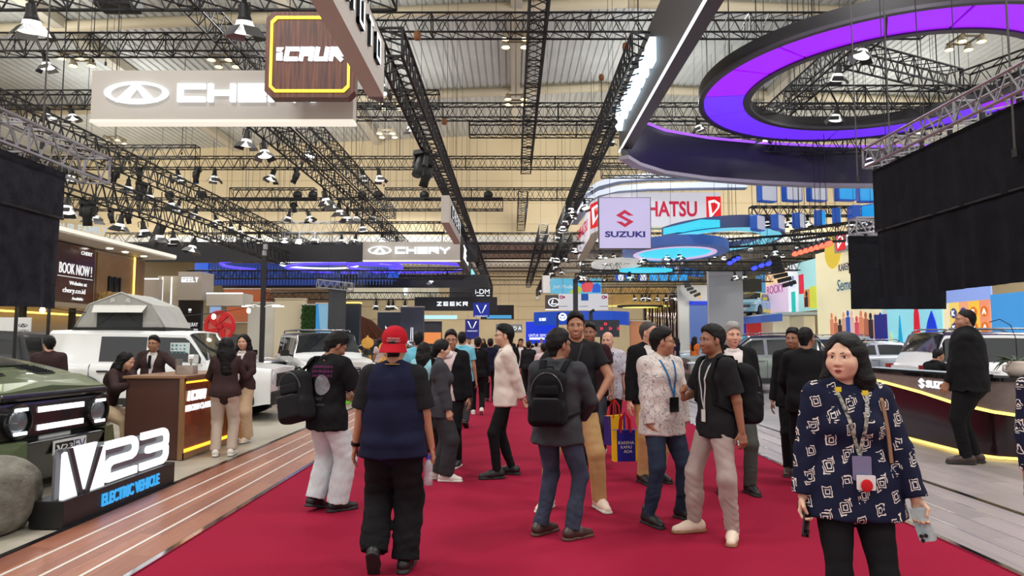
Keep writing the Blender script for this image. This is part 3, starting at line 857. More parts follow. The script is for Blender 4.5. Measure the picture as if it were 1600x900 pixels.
# shell
RIDGE_X,RIDGE_Z,SLOPE,HEAD_Y,HEAD_Z=5.0,16.6,0.045,48.0,8.6
CEIL_M=mat('corrugated_sheet',(200,201,196),rough=0.5,noise=((182,183,178),0.6,0.7))
CREAM=mat('cream_panels',(232,214,176),rough=0.7,noise=((222,202,162),0.4,0.6))
a=MB();vs=[];x=-42.0;pr=[]
while x<48:
 for dx,dz in((0,0),(0.22,0),(0.26,0.07),(0.34,0.07)):pr.append((x+dx,RIDGE_Z-SLOPE*abs(x+dx-RIDGE_X)+dz))
 x+=0.38
N=len(pr);vs=[(p[0],y,p[1])for y in(-9,HEAD_Y)for p in pr]
a.add(vs,[(i,i+1,N+i+1,N+i)for i in range(N-1)]);c=a.build('ceiling',CEIL_M);c['kind']='structure'
a=MB();a.box((0,71.7,11.1),(84,47,0.2));o=a.build('ceiling',mat('far_ceiling',(196,190,178),rough=0.8));o['kind']='structure'
for k,(y,z)in enumerate(((28.6,0.35),(38.6,0.35),(18.0,0.35))):
 a=MB()
 for sx,xe in((-1,-40),(1,46)):
  zz=lambda x:RIDGE_Z-SLOPE*abs(x-RIDGE_X)-0.32
  a.bar((RIDGE_X,y,zz(RIDGE_X)),(xe,y,zz(xe)),0.24,8)
 a.build('trim_%d'%(k+1),mat('roof_beam',(214,200,170),rough=0.5),smooth=True)['kind']='structure'
for k,x in enumerate((0.2,-9.5,-19.5,15.0)):
 a=MB();z=RIDGE_Z-SLOPE*abs(x-RIDGE_X)-0.25
 a.box((x,19,z),(0.5,57,0.45));a.build('trim_%d'%(k+4),mat('roof_duct',(196,188,170),rough=0.6))['kind']='structure'
a=MB()
pts=[(-42,RIDGE_Z-SLOPE*(42+RIDGE_X)),(RIDGE_X,RIDGE_Z),(48,RIDGE_Z-SLOPE*(48-RIDGE_X)),(48,HEAD_Z),(-42,HEAD_Z)]
a.prism([(p[0],p[1]+(0.15 if p[1]>9 else 0))for p in pts],-HEAD_Y-0.3,-HEAD_Y,FACE_CAM);a.build('wall_header',CREAM)['kind']='structure'
for k,z in enumerate((14.6,13.0,11.4,9.9)):
 a=MB();a.box((3,HEAD_Y-0.012,z),(88,0.02,0.035));a.build('trim_%d'%(k+10),mat('panel_joint',(206,186,146),rough=0.8))['kind']='structure'
a=MB();a.box((3,HEAD_Y-0.25,HEAD_Z+0.1),(88,0.5,0.5));a.build('trim_20',mat('header_beam',(226,224,216),rough=0.5))['kind']='structure'
a=MB();a.box((0,95.2,5.5),(84,0.4,11.2));a.build('wall_far',CREAM)['kind']='structure'
for k,z in enumerate((4.6,6.4,8.2)):
 a=MB();a.box((0,94.97,z),(84,0.05,0.14));a.build('trim_%d'%(k+21),mat('panel_joint',(170,148,110)))['kind']='structure'
for sx,nm in((-38.5,'wall_left'),(38.5,'wall_right')):
 a=MB();a.box((sx,42,7),(0.4,106,14));a.build(nm,CREAM)['kind']='structure'
# trusses
TR={}
def truss_mesh(Ln,w,h,seg,m0,r=0.03):
 key=(round(Ln,2),w,h,seg,m0.name,r)
 if key in TR:return TR[key]
 a=MB();n=max(1,round(Ln/seg));st=Ln/n;q=r*0.5
 c=[(-w/2,-h/2),(w/2,-h/2),(w/2,h/2),(-w/2,h/2)]
 for y,z in c:a.bar((0,y,z),(Ln,y,z),r,5)
 for k in range(4):
  (y0,z0),(y1,z1)=c[k],c[(k+1)%4]
  for i in range(n):
   x0,x1=i*st,(i+1)*st
   if k%2:a.bar((x0,y0,z0),(x0+st/2,y1,z1),q,4,cap=False);a.bar((x0+st/2,y1,z1),(x1,y0,z0),q,4,cap=False)
   else:a.bar((x0,y0,z0),(x1,y1,z1)if i%2 else(x1,y1,z1),q,4,cap=False)
   if i%4==0:a.bar((x0,y0,z0),(x0,y1,z1),q*1.4,4,cap=False)
  a.bar((Ln,y0,z0),(Ln,y1,z1),q*1.4,4,cap=False)
 o=a.build('lighting_truss',m0);me=o.data;bpy.data.objects.remove(o);TR[key]=me
 return me
def truss(a,b,label,w=0.52,h=0.62,seg=0.62,m0=None,r=0.034,name='lighting_truss',group=None):
 a,b=Vector(a),Vector(b);d=b-a
 o=link_mesh(name,truss_mesh(d.length,w,h,seg,m0 or STEEL_B,r));o.location=a
 o.rotation_euler=frame(d,(0,0,1)).to_euler()
 if m0 is None:TRUSSES.append((a,b,h,w))
 n=max(2,int(d.length//11)+1)
 for i in range(n):
  f=(i+0.5)/n;pt=a+d*f;top=(RIDGE_Z-SLOPE*abs(pt.x-RIDGE_X))if pt.y<HEAD_Y else 11.0
  x=f*d.length;q=MB();q.bar((x,0,h/2),(x,0,top-pt.z),0.008,4);q.build('hanger_wire',STEEL_B,o)
 return props(o,label,'truss',group)
TRUSSES=[]
HIGH=11.5
truss((-5,20.8,HIGH),(13,20.8,HIGH),'nearest high black truss crossing the top of the view over the aisle')
truss((-16,12.3,8.2),(-2.2,12.3,8.2),'black truss at the very top of the view, above the large wide beige sign')
truss((-24,22.2,HIGH),(-4.6,22.2,HIGH),'high black truss behind the top of the wood-faced sign, left half of hall')
truss((-30,27.4,HIGH),(-3.0,27.4,HIGH),'high black truss passing behind the large wide beige sign')
truss((-8,28.9,HIGH),(22,28.9,HIGH),'second high black truss crossing above the aisle')
truss((-2,31.4,HIGH),(20,31.4,HIGH),'third high black truss crossing, right half of the hall')
truss((-24,35.2,HIGH),(-16.5,35.2,HIGH),'short black truss in front of the cream header wall, far left')
truss((-30,37.4,HIGH),(8,37.4,HIGH),'long black truss carrying spotlights in front of the cream header wall')
truss((-16,38.4,9.95),(-11.2,38.4,9.95),'short black truss below the long spotlight truss, left side')
truss((-7.2,38.4,9.95),(5,38.4,9.95),'black truss below the long spotlight truss, over the aisle')
truss((-30,36.6,9.0),(-0.5,36.6,9.0),'lowest black truss in front of the cream header wall with small speakers on top')
truss((4.4,33.0,9.95),(17,33.0,9.95),'black truss just above the white curved light bands')
for k,(y,z,lab)in enumerate(((43.5,8.2,'just before the white header beam'),(46.8,8.0,'right at the white header beam'),(52,8.8,'third beyond the white header beam'),(58.5,9.0,'fourth beyond the white header beam'),(66,9.0,'fifth beyond the white header beam'),(75,9.0,'sixth beyond the white header beam'),(86,9.0,'farthest, before the end wall of the hall'))):
 truss((-26,y,z),(26,y,z),'black truss crossing the far hall, '+lab,seg=0.9)
truss((-2.62,14.2,8.0),(-2.62,84,8.0),'black truss running along the left edge of the red carpet',seg=0.5,r=0.045)
truss((3.35,17.0,9.2),(3.35,47.4,9.2),'black truss running along the right edge of the red carpet',seg=0.5,r=0.045)
truss((0.75,9.5,11.0),(0.75,36.6,11.0),'tall-hung black truss running straight along the middle of the aisle',seg=0.5)
truss((3.3,40,7.7),(3.3,86,7.7),'far lower black truss along the right edge of the red carpet',seg=0.7,r=0.045)
truss((0.62,37.5,9.6),(0.62,47.2,9.6),'black truss along the middle of the aisle, far section',seg=0.6)
truss((1.9,40,8.2),(1.9,80,8.2),'far black truss between aisle middle and right-edge truss',seg=0.7)
truss((-7.25,19.0,8.0),(-7.25,47,8.0),'black truss running away from the large wide beige sign')
truss((-7.5,24.0,9.5),(-7.5,42,9.5),'higher black truss running away behind the wood-faced sign')
truss((-13.9,17.0,8.0),(-13.9,46,8.0),'long black truss on the left with many spotlights')
truss((-12.4,15.6,6.1),(-12.4,37,6.1),'low black truss above the left timber showroom front')
truss((-9.3,16.5,11.5),(-9.3,28,11.5),'high black truss running away above the large wide beige sign')
truss((-17,40,8.3),(-4,40,8.3),'dark truss crossing behind the far beige sign')
truss((9.6,16.8,9.9),(9.6,25,9.9),'black truss inside the purple ring, running away')
truss((9.9,19.3,9.9),(14.2,21.3,9.9),'black truss slanting across the inside of the purple ring')
truss((9.2,22.2,9.7),(16.5,22.2,9.7),'black truss crossing the back of the purple ring')
truss((14.6,21.4,9.9),(16.5,17.2,9.9),'black truss on the right inside the purple ring')
truss((5.0,26.2,9.1),(13,24.8,8.9),'dark truss behind the lit beam sign beside the purple ring')
truss((6.55,6.2,4.9),(6.55,12.2,4.9),'silver truss holding up the large black curtain on the right',0.34,0.34,0.42,STEEL_S,0.025)
truss((6.7,13.3,3.85),(9.6,13.3,3.85),'short silver truss above the smaller black curtain',0.3,0.3,0.4,STEEL_S,0.022)
truss((-6.55,7.0,4.28),(-6.55,10.6,4.28),'silver truss holding up the black curtain on the left',0.4,0.4,0.45,STEEL_S,0.025)
truss((12,29,6.1),(17.6,24.6,6.5),'dark truss with red lamps above the colourful mural wall',0.4,0.4,0.45)
truss((6,37,6.6),(15,30.5,6.3),'dark truss with blue lamps behind the blue ring canopy',0.4,0.4,0.45)
truss((10.2,30,9.4),(22,30,9.4),'dark truss carrying the upper row of square boxes',0.4,0.4,0.45)
truss((10.6,30,7.35),(24,30,7.35),'dark truss carrying the lower row of square boxes',0.4,0.4,0.45)
for k,(x0,x1,y,z)in enumerate(((4,22,39,5.9),(4,22,43,5.6),(5,24,47,6.6),(4.2,20,51,5.4))):
 truss((x0,y,z),(x1,y,z),'dark truss in the thicket of lights behind the blue ring canopies, '+('nearest','second','third','last')[k],0.4,0.5,0.5)
for k,(x0,x1,y,z)in enumerate(((-20,-3,39.3,6.6),(-20,-3,42,5.7),(-19,-3,46,6.3),(-18,-3,50,4.9))):
 truss((x0,y,z),(x1,y,z),'dark truss among the lights beyond the far beige sign, '+('nearest','second','third','last')[k],0.4,0.5,0.5)
# hoist chains and cables
def chain(p,z1,z0,label,hook=False,group=None):
 t=thing('hoist_chain',label,'chain',(p[0],p[1],z0),0,group)
 a=MB();a.bar((0,0,0),(0,0,z1-z0),0.018,5);a.build('chain_fall',mat('chain_steel',(74,68,62),rough=0.5,metal=0.5),t)
 a=MB();a.lathe([(0.0,-0.14),(0.10,-0.12),(0.12,0.0),(0.10,0.12),(0.0,0.14)],10,cap=False)
 if hook:a.M=L(0,0,(z1-z0)*0.5)
 a.build('hoist_hook' if not hook else 'pulley_block',mat('hoist_orange',(150,96,52),rough=0.5)if hook else BLACK,t,smooth=True)
 return t
for px,py,Y,lab in((652,52,20.5,'hook block hanging below the nearest high truss, left of the aisle'),(694,186,28.6,'chain with hook below the second high truss, left of the aisle'),(978,62,20.6,'chain with hook just beside the lit beam sign'),(940,152,28.7,'chain with hook below the second high truss, right of the aisle')):
 p=at(px,py,Y);chain(p,11.2,11.2-2*(11.2-p.z),'hoist '+lab,True)
for k,(px,y0,y1,Y)in enumerate(((66,0,228,11),(145,0,95,22),(165,40,100,21),(284,190,240,30),(383,215,330,36),(433,215,400,37),(535,200,330,39),(556,180,260,30),(600,180,290,38),(624,180,265,38),(712,250,260,38),(1195,0,95,24),(1392,0,260,13),(1340,60,280,14),(1445,130,210,19),(1500,30,125,22),(1586,0,240,8.6),(1118,70,110,26),(925,205,300,37))):
 a,b=at(px,y0,Y),at(px,y1,Y)
 t=thing('hanging_cable','thin hanging steel cable, %s of the row counted across the view'%('first second third fourth fifth sixth seventh eighth ninth tenth eleventh twelfth thirteenth fourteenth fifteenth sixteenth seventeenth eighteenth nineteenth'.split()[k]),'cable',b,0,'rigging cables')
 q=MB();q.bar((0,0,0),(0,0,(RIDGE_Z-SLOPE*abs(b.x-RIDGE_X))-b.z+0.05),0.014,5);q.build('wire',mat('cable_grey',(66,62,60),rough=0.5),t)
 q=MB();q.bar((0,0,-0.05),(0,0,0.06),0.035,6);q.build('clamp',BLACK,t)
# hall lamps: high bay clusters of four bulbs
def bay(x,y,z,lab,lit=True):
 t=thing('ceiling_lamp',lab,'lamp',(x,y,z),0,'high bay lamps')
 a=MB();a.bar((0,0,0.1),(0,0,RIDGE_Z-SLOPE*abs(x-RIDGE_X)-z),0.03,6);a.build('rod',mat('lamp_rod',(160,150,130),rough=0.5),t)
 a=MB()
 for sx in(-1,1):a.box((0,sx*0.35,0.08),(0.9,0.06,0.06));a.box((sx*0.35,0,0.12),(0.06,0.9,0.06))
 a.build('bracket',mat('lamp_bracket',(150,136,112),rough=0.5),t)
 for sx in(-1,1):
  for sy in(-1,1):
   a=MB(L(sx*0.35,sy*0.35,0));a.lathe([(0.05,0.06),(0.13,0.0),(0.16,-0.14)],12,cap=False);s_=a.build('shade',mat('lamp_shade',(200,190,165),rough=0.4,metal=0.5),t,smooth=True)
   a=MB(L(sx*0.35,sy*0.35,-0.08));a.ell((0,0,0),(0.1,0.1,0.1),None,10,6);a.build('bulb',WARM_G,s_,smooth=True)
 return t
for k,(px,py,Y)in enumerate(((120,92,25),(350,80,27),(610,162,30),(805,62,24),(806,155,30),(1508,66,24),(1430,163,36),(180,205,38),(515,178,34),(605,208,36))):
 p=at(px,py,Y)
 bay(p.x,p.y,min(p.z,13.0),'four warm bulbs under the roof, '+('above the left end of the wide beige sign','above the wide beige sign','between the wood-faced sign and the left-edge truss','beside the top of the aisle truss','lower down beside the aisle truss','inside the purple ring','small, low inside the purple ring','left, near the header wall','under the right end of the wide beige sign','small, beside the left-edge truss')[k])
for x,y in LIGHT_GRID:
 l=bpy.data.lights.new('hall_lamp','AREA');l.shape='DISK';l.size=2.2;l.energy=BAY_POWER;l.color=(1.0,0.98,0.955)
 o=bpy.data.objects.new('hall_lamp',l);C.objects.link(o);o.location=(x,y,12.6 if y<40 else 10.6)
 if y in(-3,5,13,22,32):
  u=bpy.data.lights.new('roof_fill_light','AREA');u.shape='DISK';u.size=5.0;u.energy=ROOF_FILL;u.color=(0.98,1.0,0.99)  # added fill light without a fixture, brightens the roof sheets
  o=bpy.data.objects.new('roof_fill_light',u);C.objects.link(o);o.location=(x,y+3,12.4);o.rotation_euler=(PI,0,0)
 if y>47:l.energy=BAY_POWER*1.9
for x,y,z,e in((-26,39,9.0,1500),(-12,39,9.0,1500),(2,39,9.0,1500),(16,39,9.0,1500),(30,39,9,1500),(-12,78,6.5,1300),(0,78,6.5,1300),(12,78,6.5,1300)):
 u=bpy.data.lights.new('wall_fill_light','AREA');u.shape='DISK';u.size=3.0;u.energy=e*WALL_FILL;u.color=(1.0,0.96,0.88)  # added fill light without a fixture, lifts the header and far wall
 o=bpy.data.objects.new('wall_fill_light',u);C.objects.link(o);o.location=(x,y,z);o.rotation_euler=(PI/2+0.25,0,0)
# stage lights
def make_light():
 t=thing('stage_light','black stage spotlight hanging from the trusses','spotlight')
 a=MB();a.box((0,0,-0.03),(0.07,0.05,0.1));a.tube([(-0.15,0,-0.28),(-0.15,0,-0.1),(0,0,-0.08),(0.15,0,-0.1),(0.15,0,-0.28)],0.014,5);a.build('yoke',BLACK,t)
 a=MB(L(0,0,-0.28));a.lathe([(0.03,0.20),(0.075,0.17),(0.08,0.05),(0.10,-0.02),(0.125,-0.10)],14);a.build('lamp_body',BLACK,t,smooth=True)
 a=MB(L(0,0,-0.38));a.lathe([(0.126,0.02),(0.14,-0.03),(0.20,-0.16)],16,cap=False);a.build('reflector',mat('lamp_reflector_glow',(205,205,205),rough=0.25,metal=0.3,emit=(250,250,246),es=0.7),t,smooth=True)  # bell emits a little to imitate lamp light caught inside it
 a=MB(L(0,0,-0.42));a.lathe([(0.0,0.0),(0.125,0.0)],14,cap=False);a.ell((0,0,-0.02),(0.115,0.115,0.05),None,12,6);a.build('lens',LAMP_G,t,smooth=True)
 for k in range(4):
  M_=RZ(k*PI/2);a=MB(M_);a.add([(0.155,-0.13,-0.45),(0.155,0.13,-0.45),(0.30,0.17,-0.62),(0.30,-0.17,-0.62),(0.165,-0.13,-0.45),(0.165,0.13,-0.45),(0.31,0.17,-0.62),(0.31,-0.17,-0.62)],[(0,1,2,3),(7,6,5,4),(0,4,5,1),(1,5,6,2),(2,6,7,3),(3,7,4,0)])
  a.build('barn_door',BLACK if k%2 else mat('door_grey',(120,120,122),rough=0.3,metal=0.7),t)
 return t
def make_mover():
 t=thing('moving_head_light','black moving-head light hanging from the trusses','spotlight')
 a=MB();a.rbox((0,0,-0.07),(0.42,0.24,0.12),0.04);a.build('base',BLACK,t)
 a=MB();a.box((-0.17,0,-0.28),(0.06,0.16,0.36),taper=0.8);a.box((0.17,0,-0.28),(0.06,0.16,0.36),taper=0.8);a.build('arm',BLACK,t)
 a=MB(L(0,0,-0.42)@RX(0.3));a.lathe([(0.08,0.24),(0.14,0.2),(0.15,-0.05),(0.12,-0.14),(0.13,-0.34)],14);a.build('head',BLACK,t,smooth=True)
 a=MB(L(0,0,-0.42)@RX(0.3));a.lathe([(0.0,-0.345),(0.115,-0.345)],14,cap=False);a.build('lens',mat('dark_lens',(60,64,80),rough=0.05),t)
 return t
PL,PM=make_light(),make_mover()
MATS['lamp_reflector_glow'].cycles.emission_sampling='NONE'
_used={0:False,1:False}
rnd=random.Random(4)
def light(p,lab,group,mover=False,tilt=None,s=1.0,rz=None):
 k=1 if mover else 0;src=(PL,PM)[k]
 o=src if not _used[k]else dup(src,p)
 _used[k]=True
 o.location=p;o.scale=(s,s,s)
 tilt=tilt if tilt is not None else(rnd.uniform(-0.25,0.25),rnd.uniform(-0.2,0.2))
 o.rotation_euler=(tilt[0],tilt[1],rz if rz is not None else rnd.uniform(0,6.28))
 o['label']=lab;o['group']=group
 return o
PLACED=[]
def hang(px,py,Y,s):
 """finds the truss under which a lamp seen at this pixel hangs"""
 best=None
 for a,b,h,w in TRUSSES:
  d=b-a;u=Vector((-d.y,d.x,0)).normalized()*(w/2);u=-u if u.y>0 else u;n=max(2,int(d.length/0.3))
  for i in range(n+1):
   p=a+d*(i/n)+u-Vector((0,0,h/2+0.02))
   if p.y<1 or not(0.5<p.y/Y<2.0)or(p.x>15.5 and 20<p.y<47)or(-21.5<p.x<-6 and 44.6<p.y<46.2):continue
   fw=p.y*math.cos(PITCH)+(p.z-0.4*s-CAM_H)*math.sin(PITCH)
   X=800+F_PX*p.x/fw;Yp=450-F_PX*((p.z-0.4*s-CAM_H)*math.cos(PITCH)-p.y*math.sin(PITCH))/fw
   e=math.hypot(X-px,(Yp-py)*0.8)+6*abs(math.log(p.y/Y))
   if any((p-r).length<0.62*s for r in PLACED):e+=12
   if best is None or e<best[0]:best=(e,p)
 return best
def px_lights(lst,lab,group,s=1.0,mover=False):
 for q in lst:
  e,p=hang(q[0],q[1],q[2],s)
  if e>400:
   p=at(q[0],q[1],q[2]);p.z+=0.4*s
  light(p,lab,group,mover,s=s)
  PLACED.append(p.copy())
px_lights(((52,18,12),(384,15,14)),'stage spotlight at the very top of the picture, shining whitish','spotlights above the wide beige sign',1.15)
px_lights(((72,102,13.5),(72,178,16),(110,176,16.5)),'barn-door spotlight hanging left of the wide beige sign','spotlights left of the wide beige sign',1.05)
px_lights(((201,186,16),(281,184,19),(331,183,18),(530,182,13)),'barn-door spotlight hanging just under the wide beige sign','spotlights under the wide beige sign')
px_lights(((388,205,20),(417,224,22)),'barn-door spotlight on the truss running away from the wide beige sign','spotlights on the diagonal truss')
px_lights(((608,130,13.2),(645,205,20)),'lit barn-door spotlight hanging off the left-edge aisle truss','spotlights on the left-edge truss',1.05)
px_lights(((665,255,22),(670,268,22)),'black spotlight pair low on the left-edge aisle truss','spotlight pair on the left-edge truss',1.2,True)
px_lights(((117,272,33),(279,282,34),(336,275,34),(427,277,34),(562,278,33),(584,278,33)),'bell-shaped spotlight hanging in a row before the cream header wall','spotlights before the header wall',1.35)
px_lights(((186,275,32),(321,275,34),(461,273,34)),'dark moving-head light hanging in a row before the cream header wall','moving heads before the header wall',1.2,True)
px_lights(((105,320,19),(145,328,19),(193,348,22),(200,298,22),(224,352,23),(234,313,24),(254,366,24),(263,320,25),(275,324,25),(271,370,25),(308,340,26),(335,342,27),(357,358,28),(374,362,28),(378,378,29),(145,318,20)),'silver-mouthed spotlight on the slanting left trusses','spotlights on the slanting left trusses',1.0)
px_lights(((136,318,19),(165,333,20),(195,342,21),(212,275,22),(222,290,23),(455,318,30)),'dark unlit moving-head light on the slanting left trusses','moving heads on the slanting left trusses',1.0,True)
px_lights(((512,297,30),(521,308,30),(535,318,31),(547,327,32),(556,332,32),(570,347,34),(583,352,34),(453,330,34),(480,336,34),(595,371,37)),'lit spotlight in the clutch on the truss left of the far beige sign','spotlights left of the far beige sign',1.1)
px_lights([(x,381,34.6)for x in(236,262,304,338,378,403,441,472,495,530,558)],'lit spotlight in the row along the long black fascia','spotlights along the long black fascia',1.1)
px_lights([(x,430+(i%3)*3,42)for i,x in enumerate((455,480,506,532,600,648,697,560,580,625,672))],'tiny lit spotlight behind the far beige sign','spotlights behind the far beige sign',1.0)
px_lights([(x,466+(i%4)*5,52)for i,x in enumerate((590,602,612,622,636,648,660,700,716,770,778))],'tiny bright spotlight in the far left booths','far left spotlights',1.2)
px_lights(((1084,185,21),(1170,238,20.5),(1189,222,21.5),(1310,170,22.5),(1386,237,13.5),(1574,135,17)),'lit spotlight hanging around the purple ring','spotlights around the purple ring',1.0)
px_lights(((1362,86,19.6),(1315,116,20.5)),'barn-door spotlight on the trusses inside the purple ring','spotlights inside the purple ring',1.0)
px_lights(((957,242,22),(966,235,22)),'white spotlight under the far end of the lit beam sign','spotlights under the lit beam sign',0.8)
fx=random.Random(9)
px_lights([(905-62*t+fx.uniform(-6,16),325+150*t+fx.uniform(-8,8),34+30*t)for t in np.linspace(0,1,22)],'small white spotlight along the right-edge aisle truss','spotlights along the right-edge truss',1.1)
px_lights([(fx.uniform(900,1010),fx.uniform(398,440),fx.uniform(42,50))for i in range(22)],'tiny lit spotlight in the thicket below the white curved sign','spotlights below the curved sign',1.0)
px_lights([(fx.uniform(1030,1250),fx.uniform(372,432),fx.uniform(36,46))for i in range(22)],'small lit spotlight among the blue ring canopies','spotlights among the blue rings',0.9)
px_lights([(fx.uniform(1190,1390),fx.choice((322,352,326))+fx.uniform(-4,4),29)for i in range(16)],'white spotlight between the rows of square boxes','spotlights between the square boxes',0.8)
px_lights([(fx.uniform(990,1070),fx.uniform(466,486),56)for i in range(10)],'tiny spotlight above the dark far right booth','spotlights above the dark far booth',0.9)
for k in range(7):
 p=at(1242+k*8.5,394-k*2.6,27.2-k*0.55)
 t=thing('red_lamp','round red lamp in the glowing row above the mural wall','lamp',p,0,'red lamps above the mural wall')
 a=MB();a.bar((0,0,0.05),(0,0,16.65-SLOPE*abs(p.x-RIDGE_X)-p.z),0.012,4);a.build('hanger_wire',STEEL_B,t);a=MB(RX(-0.7));a.lathe([(0.10,0.12),(0.15,0.05),(0.15,-0.10)],12,cap=False);a.build('can',BLACK,t,smooth=True)
 a=MB(RX(-0.7));a.ell((0,0,-0.08),(0.15,0.15,0.05),None,12,6);a.build('lens',glow('red_light',(255,70,50),5),t,smooth=True)
for k,(px,py,Y)in enumerate(((1140,409,33),(1146,405,33),(1152,402,33),(1178,417,30),(1189,413,30),(1200,410,30))):
 p=at(px,py,Y)
 t=thing('blue_lamp','round blue lamp in the row beneath the blue ring canopies','lamp',p,0,'blue lamps beneath the blue rings')
 a=MB();a.bar((0,0,0.05),(0,0,16.65-SLOPE*abs(p.x-RIDGE_X)-p.z),0.012,4);a.build('hanger_wire',STEEL_B,t);a=MB(RX(-0.7));a.lathe([(0.10,0.12),(0.15,0.05),(0.15,-0.10)],12,cap=False);a.build('can',BLACK,t,smooth=True)
 a=MB(RX(-0.7));a.ell((0,0,-0.08),(0.14,0.14,0.05),None,12,6);a.build('lens',glow('blue_light',(40,50,255),4),t,smooth=True)
# lettering
SEG=dict(C='T B L',H='L R M',E='T B L M',R='L T r M q',Y='y',G='T B L b n',L='L B',Z='T B z',K='L k',U='L R B',T='T c',O='T B L R',A='T L R M',D='T B L R',M='L R v',I='c',S='T t M b B',P='L T r M')
def block(m,txt,h,w,gap,th,ext,M=None,shear=0.0):
 """squared display lettering built of strokes, centred, facing +z"""
 n=len(txt);tot=n*w+(n-1)*gap
 for i,ch in enumerate(txt):
  x0=-tot/2+i*(w+gap);y0=-h/2;q=th/2
  P=lambda a,b:(x0+q+a*(w-th)+shear*(b-0.5)*h,y0+q+b*(h-th))
  S_={'T':(0,1,1,1),'B':(0,0,1,0),'L':(0,0,0,1),'R':(1,0,1,1),'M':(0,.5,1,.5),'r':(1,.5,1,1),'q':(.4,.5,1,0),'b':(1,0,1,.5),'t':(0,.5,0,1),'n':(.5,.5,1,.5),'z':(1,1,0,0),'c':(.5,0,.5,1)}
  segs=[]
  for c in SEG.get(ch,'').split():
   if c=='y':segs+=[(0,1,.5,.45),(1,1,.5,.45),(.5,.5,.5,0)]
   elif c=='k':segs+=[(0,.5,1,1),(0,.5,1,0)]
   elif c=='v':segs+=[(0,1,.5,.4),(1,1,.5,.4)]
   else:segs.append(S_[c])
  for a,b,c,d in segs:
   (ax,ay),(bx,by)=P(a,b),P(c,d);v=Vector((bx-ax,by-ay,0));v.normalize();u=Vector((-v.y,v.x,0))*q;e=v*q
   p0,p1=Vector((ax,ay,0))-e,Vector((bx,by,0))+e
   m.prism([tuple((p0-u).xy),tuple((p1-u).xy),tuple((p1+u).xy),tuple((p0+u).xy)],0,ext,M)
 return m
S_EMB=[(0,1),(1,.34),(.42,.34),(0,.60),(-.34,.36),(1,-.36),(0,-1),(-1,-.34),(-.42,-.34),(0,-.60),(.34,-.36),(-1,.36)]
def poly(m,pts,s,c,ext,M=None):return m.prism([(c[0]+p[0]*s,c[1]+p[1]*s)for p in pts],0,ext,M)
D_EMB=[[(-.62,.62),(-.38,.52),(-.2,-.35),(-.5,-.72)],[(-.62,.62),(.1,.72),(.1,.52),(-.45,.46)],[(.1,.72),(.75,.45),(.5,.38),(.1,.52)],[(.75,.45),(.62,.1),(-.5,-.72),(-.2,-.35),(.42,.12),(.5,.38)]]
def chery_logo(m,w,h,ext,M):
 m.ring(0.84,1.0,0,ext,0,2*PI,40,(M@L(0,0,0)),w/2,h/2)
 for sx in(-1,1):m.prism([(sx*0.02*w,h*0.46),(sx*-0.06*w,h*0.46),(sx*0.17*w,-h*0.44),(sx*0.33*w,-h*0.40)]if sx>0 else[(-0.02*w,h*0.46),(0.06*w,h*0.46),(-0.17*w,-h*0.44),(-0.33*w,-h*0.40)],0,ext,M)
 m.prism([(-0.2*w,-h*0.30),(0.2*w,-h*0.30),(0.16*w,-h*0.47),(-0.16*w,-h*0.47)],0,ext,M)
TAUPE=mat('taupe_panel',(200,194,186),rough=0.55,noise=((190,184,176),0.8,0.6))
LETTER_W=glow('lit_letter_white',(240,248,255),1.3,True)
LETTER_B=mat('letter_side',(24,24,28),rough=0.4)
def roof_at(x,y):return RIDGE_Z-SLOPE*abs(x-RIDGE_X)+0.05 if y<HEAD_Y else 11.02
def hang_rods(t,pts,z0):
 for x,y in pts:m=MB();m.bar((x,y,z0),(x,y,roof_at(t.location.x+x,t.location.y+y)-t.location.z),0.009,4);m.build('hanger_wire',STEEL_B,t)
def wide_sign(loc,label):
 t=thing('hanging_sign',label,'sign',loc)
 m=MB();m.box((0,0.13,0.475),(4.72,0.26,0.91));m.build('sign_box',TAUPE,t)
 m=MB();m.box((0,0.13,0.0),(4.74,0.27,0.05));m.build('light_strip',glow('lit_warm_white',(255,244,228),0.9,True),t)
 F=L(0,-0.0,0.5)@FACE_CAM
 m=MB();chery_logo(m,1.14,0.40,0.07,F@L(-1.53,0,0));m.build('emblem',LETTER_W,t)
 m=MB();block(m,'CHERY',0.33,0.49,0.055,0.09,0.07,F@L(0.55,0,0));m.build('lettering',LETTER_W,t)
 hang_rods(t,((-2,0.13),(2,0.13)),0.93)
 return t
wide_sign((-5.22,12.0,5.55),'large beige hanging sign nearest the camera, white oval emblem and letters')
wide_sign((-4.9,33.0,5.5),'small far beige hanging sign with white oval emblem above the black fascia')
def edge_sign(loc,ln,label,txt):
 t=thing('hanging_sign',label,'sign',loc)
 m=MB();m.box((-0.13,ln/2,0.45),(0.26,ln,0.9));m.build('sign_box',TAUPE,t)
 F=L(0,0,0.5)@FACE_PX
 for ch,y in txt:
  m=MB();block(m,ch,0.40,0.30,0.0,0.07,0.05,F@L(y,0,0));m.build('letter_side',LETTER_B,t)
  m=MB();block(m,ch,0.40,0.30,0.0,0.055,0.004,F@L(y,0,0.05));m.build('letter_face',LETTER_W,t)
 hang_rods(t,((-0.13,0.5),(-0.13,ln-0.5)),0.9)
edge_sign((-2.08,5.6,5.55),5.2,'beige sign beam seen edge-on, reaching out of the top of the picture',(('A',2.75),('U',3.35),('T',3.95),('O',4.5)))
edge_sign((-2.05,22.0,5.45),5.0,'far beige sign beam hanging end-on under the left-edge truss',(('C',0.9),('H',1.7),('E',2.5),('R',3.3),('Y',4.1)))
t=thing('hanging_sign','square dark wood sign with yellow lit border and white letters','sign',(-3.38,11.1,5.64))
def cham(w,h,c):return[(-w+c,-h),(w-c,-h),(w,-h+c),(w,h-c),(w-c,h),(-w+c,h),(-w,h-c),(-w,-h+c)]
